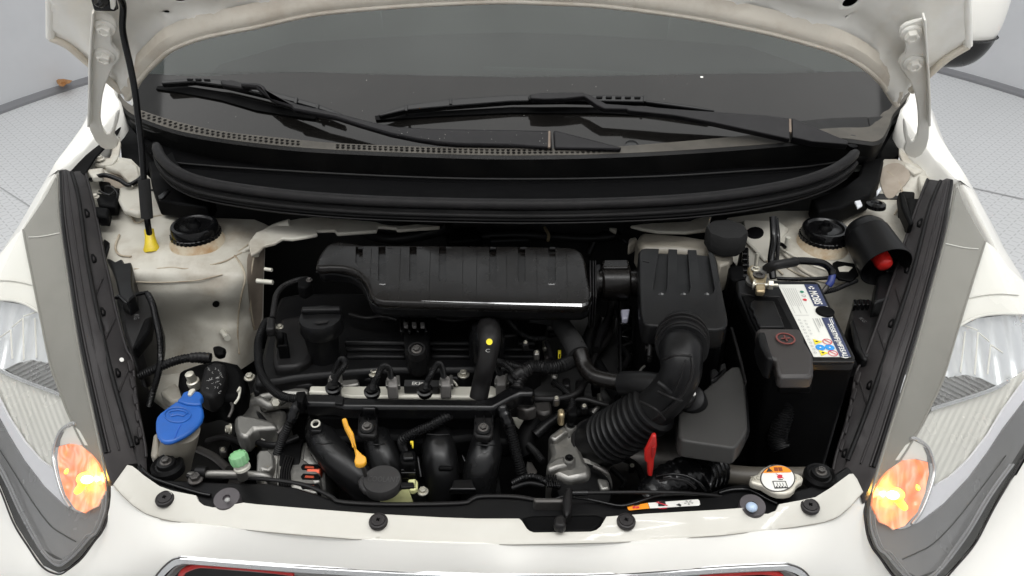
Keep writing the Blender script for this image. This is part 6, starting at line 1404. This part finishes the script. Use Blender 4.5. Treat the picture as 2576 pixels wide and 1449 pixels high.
text('RESERVE CAPACITY', L3(.52, .47, .0003), rd, upd, wU*.035, GREYP, LB)
lq('printed_line', .46, .47, .475, .66, GREYP)
for i in range(11): dot(.10+.005*(i % 2), .49+i*.045, .034, GREYP, 'check_mark', ring=.7); 
for i in range(10): dot(.24-.002*i, .50+i*.045 if i < 5 else 9, .030, GREYP, 'check_mark', ring=.7) if i < 5 else None
PLUG = lathe('vent_plug', L3(.86, .385, -.0002), (0, 0, 1), [(wU*.24, 0), (wU*.24, .002), (wU*.20, .003), (wU*.1, .002), (0, .002)], PLD, BAT, 28)
# negative clamp
CLM = slab('negative_clamp', [(1881, 672), (1890, 664), (1915, 668), (1925, 680), (1930, 690), (1928, 702), (1924, 732), (1903, 730), (1900, 706), (1890, 694)], zp(.915), .010, BRASS, BAT, .003)
lathe('terminal_post', Z(1907, 708, .898), (0, 0, 1), [(.017, -.002), (.017, .002), (.010, .004), (.009, .018), (0, .018)], ALU, BAT, 24)
lathe('clamp_eye', Z(1909, 692, .9165), (0, 0, 1), [(.0085, 0), (.0085, .0015), (.005, .002), (.0045, -.001), (0, -.001)], DARKM, CLM, 20)
P = Z(1901, 676, .918); bolt(P, m(12, P), ZINC, CLM); tube3('clamp_stud', [P, P+np.array([0, .004, .022])], .0032, ZINC, CLM, sub=1)
tube3('clamp_screw', [Z(1896, 716, .917), Z(1956, 717, .917)], .0026, ZINC, CLM, sub=1); 
tube3('clamp_nut', [Z(1932, 716, .917), Z(1944, 717, .917)], .0065, ZINC, CLM, sub=1, seg=6)
tube3('clamp_nut', [Z(1894, 715, .917), Z(1899, 716, .917)], .0070, ZINC, CLM, sub=1, seg=16)
slab('clamp_jaw', [(1902, 712), (1926, 712), (1925, 732), (1903, 731)], zp(.921), .006, BRASS, CLM, .002)
EC = tube('earth_cable', [(1925, 676, .915), (1945, 664, .925), (1975, 662, .925), (2005, 656, .925), (2040, 657, .92), (2070, 662, .91), (2088, 675, .90), (2094, 690, .893)], 9.5, PLGL, BAT, seg=14)
tube('cable_sleeve', [(1928, 677, .915), (1950, 667, .927), (1985, 661, .927), (2002, 657, .926)], 12, PLG, EC, seg=14)
tube('blue_sleeve', [(2094, 690, .892), (2090, 708, .885), (2083, 718, .880)], 9, mat('dark_blue_tape', (.015, .03, .16), .45), EC, seg=12)
tube('cable_lug', [(2084, 716, .880), (2075, 728, .874), (2068, 735, .870)], 6, DARKM, EC, seg=10)
# positive cover
PC = slab('positive_cover', [(1902, 828), (1912, 823), (2005, 824), (2017, 828), (2022, 840), (2024, 858), (2034, 872), (2046, 890), (2048, 925), (2044, 942), (2036, 949), (1965, 949), (1958, 942), (1950, 905), (1925, 895), (1908, 860)], lambda x, y: Z(x, y, .928-(max(0, y-890))*.0001), .018, mat('terminal_cover_plastic', (.018, .015, .014), .5), BAT, .006, seg=3)
slab('cover_front', [(1958, 905), (2046, 905), (2046, 945), (2036, 950), (1966, 950), (1958, 944)], zp(.922), .016, mat('terminal_cover_plastic', (.024, .021, .020), .5), PC, .005)
c = Z(1976, 852, .9285)
lathe('plus_ring', c, (0, 0, 1), [(m(24, c), 0), (m(24, c), .001), (m(20, c), .001), (m(20, c), 0)], mat('dull_red_plastic', (.14, .035, .03), .5), PC, 32)
for a in (0, PI/2): box3('plus_sign', c+np.array([0, 0, .0008]), (m(24, c), m(3.5, c), .001), mat('dull_red_plastic', (.14, .035, .03), .5), PC, rot=a+.1, bevel=0)
for i in range(5):
    x = 1968+i*17; tube('wire_end', [(x, 946, .885), (x+1, 956, .875), (x-1, 972, .862)], 2.5, PLG, PC, seg=6)
slab('cable_hinge', [(1958, 962), (2044, 962), (2042, 974), (1960, 974)], zp(.862), .01, PLD, PC, .002)
slab('cover_hook', [(2022, 868), (2035, 872), (2040, 885), (2030, 888), (2020, 880)], zp(.922), .02, PLD, PC, .003)
slab('cover_edge', [(1905, 835), (1925, 832), (1935, 870), (1948, 905), (1930, 900), (1912, 865)], zp(.932), .03, PL, PC, .003)
tube('loom', [(1970, 985, .83), (1975, 1020, .81), (1965, 1060, .79), (1955, 1100, .77), (1965, 1130, .76)], 24, PL, BAT, corrpx=11, amp=.09, seg=18)
tube('loom', [(2000, 985, .82), (2008, 1020, .80), (1995, 1060, .78), (1985, 1090, .76)], 16, PL, BAT, corrpx=10, amp=.10, seg=14)
slab('battery_tray', [(1840, 700), (1862, 700), (1945, 912), (2150, 920), (2150, 1000), (1900, 1000), (1880, 900)], zp(.74), .04, PLD, BAT, .004)
slab('pale_partition', [(1836, 820), (1845, 822), (1868, 905), (1880, 960), (1874, 960), (1858, 900)], zp(.86), .05, PLG, AIR, .002)

# ================================================================== brake fluid reservoir
BRK_ = thing('brake_fluid_reservoir', 'milky brake fluid reservoir with a ribbed black screw cap behind the filter box', 'reservoir', (.24, 1.12, .80))
slab('reservoir_body', [(1600, 600), (1612, 582), (1660, 584), (1725, 590), (1786, 600), (1792, 618), (1780, 632), (1700, 625), (1615, 622)], zp(.885), .05, MILK, BRK_, .008)
slab('reservoir_neck', [(1786, 605), (1800, 612), (1830, 618), (1842, 640), (1836, 660), (1810, 668), (1796, 640)], zp(.885), .05, MILK, BRK_, .006)
lathe('neck_flange', Z(1815, 640, .885), (0, 0, 1), [(.018, -.01), (.017, .0), (.016, .004), (0, .004)], MILK, BRK_, 24)
P = Z(1829, 578, .925); r_ = m(50, P)
lathe('screw_cap', P, (0, 0, 1), [(r_*.90, -.030), (r_*.98, -.026), (r_*1.0, -.004), (r_*.94, .002), (0, .003)], FOAM, BRK_, 32, teeth=1, tamp=.05)
slab('reservoir_nozzle', [(1583, 598), (1600, 594), (1604, 602), (1596, 608), (1580, 616)], zp(.88), .02, MILK, BRK_, .003)

# ================================================================== alarm siren
SI = thing('alarm_siren', 'black cone-shaped siren with a red nozzle in the right rear corner of the bay', 'siren', (.52, 1.04, .80))
c0 = Z(2186, 600, .905); ax = np.array([.13, -.85, -.22]); ax /= np.linalg.norm(ax)
SH = lathe('horn_shell', c0, ax, [(r*.82, h) for r, h in [(0, -.030), (.020, -.029), (.032, -.024), (.038, -.015), (.0395, -.006), (.0405, -.005), (.043, .030), (.0455, .060), (.044, .060), (.041, .030), (.036, .0), (0, .002)]], PL, SI, 44)
lathe('red_nozzle', c0+ax*.030, ax, [(.0130, 0), (.0128, .020), (.011, .026), (.007, .029), (0, .030)], RED, SI, 28)
slab('siren_bracket', [(2095, 660), (2105, 655), (2150, 662), (2160, 690), (2140, 705), (2110, 700), (2094, 680)], zp(.87), .004, PLD, SI, .001)
slab('bracket_hole', [(2108, 672), (2125, 668), (2145, 672), (2135, 682), (2112, 682)], zp(.8715), .001, BAYP, SI, 0)
tube('siren_lead', [(2230, 670, .86), (2240, 680, .86), (2250, 700, .85)], 4, PLG, SI, seg=8)
slab('siren_plug', [(2222, 664), (2240, 662), (2250, 676), (2232, 682)], zp(.872), .012, PLG, SI, .002)

# ================================================================== loose cables on the right of the bay
BC_ = thing('bay_wiring', 'black cables crossing the pale bodywork behind the battery', 'wiring', (.40, 1.06, .82))
tube('cable', [(1944, 545, .93), (1946, 600, .905), (1940, 650, .89), (1945, 700, .87)], 9, PLGL, BC_, seg=12)
tube('cable', [(1953, 548, .93), (1958, 600, .905), (1954, 660, .888)], 5, PLGL, BC_, seg=10)
tube('cable', [(1955, 700, .872), (2000, 702, .872), (2060, 700, .87), (2110, 696, .865), (2150, 695, .86)], 5, PLGL, BC_, seg=10)
tube('cable', [(2070, 735, .865), (2100, 728, .865), (2130, 715, .862), (2155, 705, .86)], 6, PL, BC_, corrpx=8, seg=10)
tube('pale_wire', [(1956, 620, .875), (1990, 640, .872), (2030, 662, .868), (2080, 680, .862)], 3, BAYP, BC_, seg=8)
tube('cable', [(1945, 610, .885), (1965, 614, .884), (1975, 622, .884)], 5, PLGL, BC_, seg=8)
slab('fuse_block', [(1832, 672), (1848, 664), (1872, 668), (1876, 700), (1850, 706), (1836, 698)], zp(.89), .05, PLD, BC_, .003)
for i in range(5): slab('fuse_block_clip', [(1868, 632+i*14), (1882, 632+i*14), (1882, 638+i*14), (1868, 638+i*14)], zp(.89), .01, PLGL, BC_, .001)
slab('fuse_block', [(1862, 620), (1884, 620), (1886, 700), (1866, 700)], zp(.88), .05, PLD, BC_, .003)

# ================================================================== washer and coolant reservoirs
WA = thing('washer_reservoir', 'washer fluid bottle with a bright blue flip cap beside the left headlight', 'washer bottle', (-.40, .78, .60))
wz = lambda x, y: Z(x, y, .838-(x-392)*.00004)
NK = tube('filler_neck', [(455, 1078, .825), (450, 1110, .80), (442, 1150, .76), (435, 1200, .71)], lambda t: 44-4*t, MILK, WA, seg=28)
slab('bottle_shoulder', [(385, 1095), (395, 1085), (400, 1140), (390, 1152), (378, 1145)], zp(.78), .05, MILK, WA, .004)
WCAP = slab('blue_cap', [(391, 1060), (394, 1048), (402, 1038), (430, 1017), (440, 1010), (455, 1005), (480, 1004), (500, 1012), (510, 1026), (512, 1041), (508, 1055), (498, 1068), (480, 1084), (466, 1093), (450, 1101), (435, 1108), (423, 1111), (410, 1110), (400, 1104), (394, 1094), (391, 1078)], wz, .007, BLUE, WA, .003, seg=3)
slab('cap_tab', [(446, 1012), (456, 1002), (461, 991), (472, 987), (486, 986), (503, 989), (510, 996), (510, 1003), (505, 1008), (508, 1020), (490, 1022), (470, 1020)], lambda x, y: wz(x, y)+np.array([0, 0, .003]), .010, BLUE, WCAP, .002)
slab('hinge_pin', [(474, 1001), (477, 990), (486, 985), (494, 986), (490, 992), (482, 1002)], lambda x, y: wz(x, y)+np.array([0, 0, .006]), .004, ALUB, WCAP, .001)
tube3('embossed_ring', [wz(x, y)+np.array([0, 0, .0006]) for x, y in ell(447, 1044, 33, 19, 28)+[ell(447, 1044, 33, 19, 28)[0]]], .0009, BLUE, WCAP, sub=1, seg=6)
tube3('wiper_symbol', [wz(x, y)+np.array([0, 0, .0008]) for x, y in [(424, 1038), (432, 1034), (447, 1032), (462, 1034), (472, 1040), (462, 1047), (447, 1044), (432, 1048), (424, 1038)]], .0008, BLUE, WCAP, sub=1, seg=6)
tube3('cap_seam', [wz(x, y)+np.array([0, 0, .0002]) for x, y in [(440, 1102), (446, 1085), (455, 1068)]], .0007, mat('dark_blue_seam', (.01, .08, .4), .5), WCAP, sub=2, seg=6)

CO = thing('coolant_reservoir', 'yellowed coolant bottle with a round black COOLANT lid in front of the engine', 'coolant bottle', (-.15, .72, .60))
slab('reservoir_body', [(955, 1258), (985, 1250), (1008, 1232), (1020, 1222), (1030, 1226), (1032, 1240), (1040, 1262), (1036, 1266), (960, 1266)], zp(.765), .10, MILKY, CO, .004)
P = Z(961, 1206, .800); r_ = m(48, P)
LIDM = mat('faded_lid_plastic', (.030, .029, .029), .5, spec=.3, dirt=(.045, .043, .042), dscale=50)
LID = lathe('lid', P, (0, 0, 1), [(r_*.98, -.012), (r_, -.010), (r_, -.001), (r_*.96, .0015), (0, .0018)], LIDM, CO, 48)
slab('lid_lip', [(918, 1190), (908, 1196), (900, 1206), (902, 1218), (912, 1230), (925, 1236), (935, 1220), (932, 1200)], zp(.799), .010, LIDM, LID, .003)
text('COOLANT', Z(924, 1211, .8022), (1, 0, 0), (0, 1, 0), .0085, mat('embossed_letter_plastic', (.06, .058, .058), .5), LID, width=m(78, P))
slab('strap', [(1005, 1212), (1040, 1212), (1042, 1224), (1008, 1226)], zp(.797), .004, PL, CO, .001)
slab('strap_loop', [(1026, 1204), (1046, 1203), (1051, 1210), (1050, 1226), (1044, 1232), (1030, 1232), (1028, 1226), (1042, 1224), (1042, 1212), (1026, 1212)], zp(.794), .008, MILKY, CO, .002)

# ================================================================== radiator cap
RC = thing('radiator_cap', 'silver two-eared radiator cap with an orange and white warning disc', 'radiator cap', (.28, .70, .78))
rcx = lambda a, b: (1803+a/7, 1141+b/7)
ro = [(590, 420), (640, 380), (720, 350), (760, 300), (830, 240), (930, 195), (1050, 190), (1160, 220), (1260, 275), (1330, 325), (1430, 345), (1500, 385), (1530, 430), (1510, 480), (1440, 520), (1400, 560), (1380, 620), (1310, 680), (1200, 705), (1080, 700), (960, 660), (860, 600), (790, 555), (700, 535), (620, 510), (585, 465)]
RCP = slab('cap_plate', [rcx(a, b) for a, b in ro], zp(.808), .010, mat('stamped_cap_steel', (.58, .55, .47), .42, metal=.4), RC, .0025, seg=3)
dsc = [rcx(1075+300*math.cos(t), 435+228*math.sin(t)) for t in np.linspace(0, 2*PI, 33)[:-1]]
DSK = flat('warning_disc', dsc, zp(.8082), WHT, RC, .0004)
tube3('disc_ring', [Z(x, y, .8086) for x, y in dsc+[dsc[0]]], .0007, DARKM, RC, sub=1, seg=6)
og = [p for p in dsc if p[1] < 1141+348/7]; og = sorted(og, key=lambda p: math.atan2(-(p[1]-1195), p[0]-1957))
flat('orange_segment', [rcx(780, 348)]+sorted([p for p in dsc if p[1] < 1141+345/7], key=lambda p: p[0])+[rcx(1300, 335)], zp(.8082), ORG, RC, .0008)
flat('warning_symbol', [rcx(870, 330), rcx(912, 255), rcx(990, 325)], zp(.8082), BLKP, RC, .0012)
for s in (0, 1): flat('manual_symbol', [rcx(1000+75*s, 250), rcx(1070+75*s, 250), rcx(1080+80*s, 318), rcx(1018+75*s, 320)], zp(.8082), mat('brown_print', (.25, .05, .01), .5), RC, .0012)
flat('hot_symbol', [rcx(1060, 400), rcx(1100, 370), rcx(1150, 380), rcx(1155, 430), rcx(1110, 445), rcx(1070, 440)], zp(.8082), REDP, RC, .0008)
flat('hot_symbol', [rcx(1035, 358), rcx(1045, 355), rcx(1185, 440), rcx(1175, 445)], zp(.8082), REDP, RC, .0010)
for q in ([(975, 488), (1210, 488), (1213, 498), (980, 498)], [(975, 488), (990, 488), (1035, 620), (1020, 622)], [(1200, 490), (1213, 490), (1258, 612), (1243, 614)], [(1020, 606), (1255, 600), (1258, 614), (1022, 622)], [(1085, 458), (1165, 458), (1165, 468), (1085, 468)]):
    flat('radiator_symbol', [rcx(*p) for p in q], zp(.8082), BLKP, RC, .0010)
for i in range(3): flat('steam_symbol', [rcx(1050+i*50, 520), rcx(1060+i*50, 520), rcx(1082+i*50, 575), rcx(1072+i*50, 575)], zp(.8082), BLKP, RC, .0010)
for i in range(4): flat('steam_symbol', [rcx(1035+i*50, 602), rcx(1055+i*50, 572), rcx(1075+i*50, 602)], zp(.8082), BLKP, RC, .0010)
text('acc', Z(*rcx(620, 470), .8084), (1, .1, 0), (0, 1, 0), .006, mat('stamped_letter', (.3, .28, .22), .5), RC)
text('1.1', Z(*rcx(1400, 450), .8084), (1, -.1, 0), (0, 1, 0), .005, mat('stamped_letter', (.3, .28, .22), .5), RC)
lathe('filler_neck', Z(1957, 1202, .79), (0, 0, 1), [(.016, -.04), (.016, 0), (.018, .002), (.018, .004), (0, .004)], DARKM, RC, 32)
tube('radiator_tank', [(1820, 1192, .76), (1900, 1200, .76), (2040, 1200, .76)], 26, mat('grey_brown_tank', (.09, .08, .065), .5), RC, seg=18)

# ================================================================== air-conditioning service pipe
AP = thing('refrigerant_pipe', 'thin metal air-conditioning pipe with a pale green ribbed service cap', 'pipe', (-.30, .72, .75))
tube('pipe', [(475, 1196, .785), (530, 1192, .79), (600, 1193, .79), (650, 1195, .788), (672, 1200, .784), (684, 1215, .775), (690, 1235, .76)], 10, ALU, AP, seg=16)
tube('pipe_sleeve', [(495, 1186, .792), (520, 1188, .792)], 15, PL, AP)
tube('service_port', [(612, 1200, .79), (606, 1180, .805), (601, 1165, .815)], 14, ALU, AP, seg=18, sub=2)
P = Z(600, 1150, .828); ax = np.array([-.15, .12, 1.0])
lathe('green_cap', P, ax, [(.0085, -.008), (.0096, -.007), (.0098, .001), (.0090, .004), (.0082, .0045), (.0078, .0030), (0, .0035)], GRN, AP, 40, teeth=1, tamp=.10)
lathe('port_collar', P-ax*.016, ax, [(.0095, 0), (.0095, .003), (.008, .004), (.008, .008)], ALUB, AP, 24)
bolt(Z(492, 1205, .79), .009, DARKM, AP)
slab('hose_bracket', [(465, 1188), (480, 1180), (560, 1184), (575, 1190), (560, 1208), (490, 1212)], zp(.78), .012, PLD, AP, .002)
# looms low on the left
LO = thing('left_loom', 'corrugated black conduit running below the left strut tower', 'conduit', (-.38, .95, .80))
tube('conduit', [(352, 945, .80), (385, 930, .81), (420, 915, .818), (450, 905, .82), (480, 900, .82), (520, 905, .815)], 11, PL, LO, corrpx=10, amp=.10)
tube('conduit', [(480, 900, .822), (505, 898, .823), (530, 900, .822)], 13, PLG, LO, corrpx=14, amp=.05)
slab('loom_bracket', [(534, 870), (552, 867), (568, 874), (564, 888), (548, 892), (538, 886)], zp(.815), .01, PLD, LO, .003)
slab('under_panel', [(400, 985), (440, 960), (470, 1000), (430, 1010)], zp(.76), .02, BAYP, TL, .004)
slab('lower_bodywork', [(360, 940), (520, 930), (560, 1000), (420, 1020), (380, 990)], zp(.74), .02, BAYP, TL, .006)
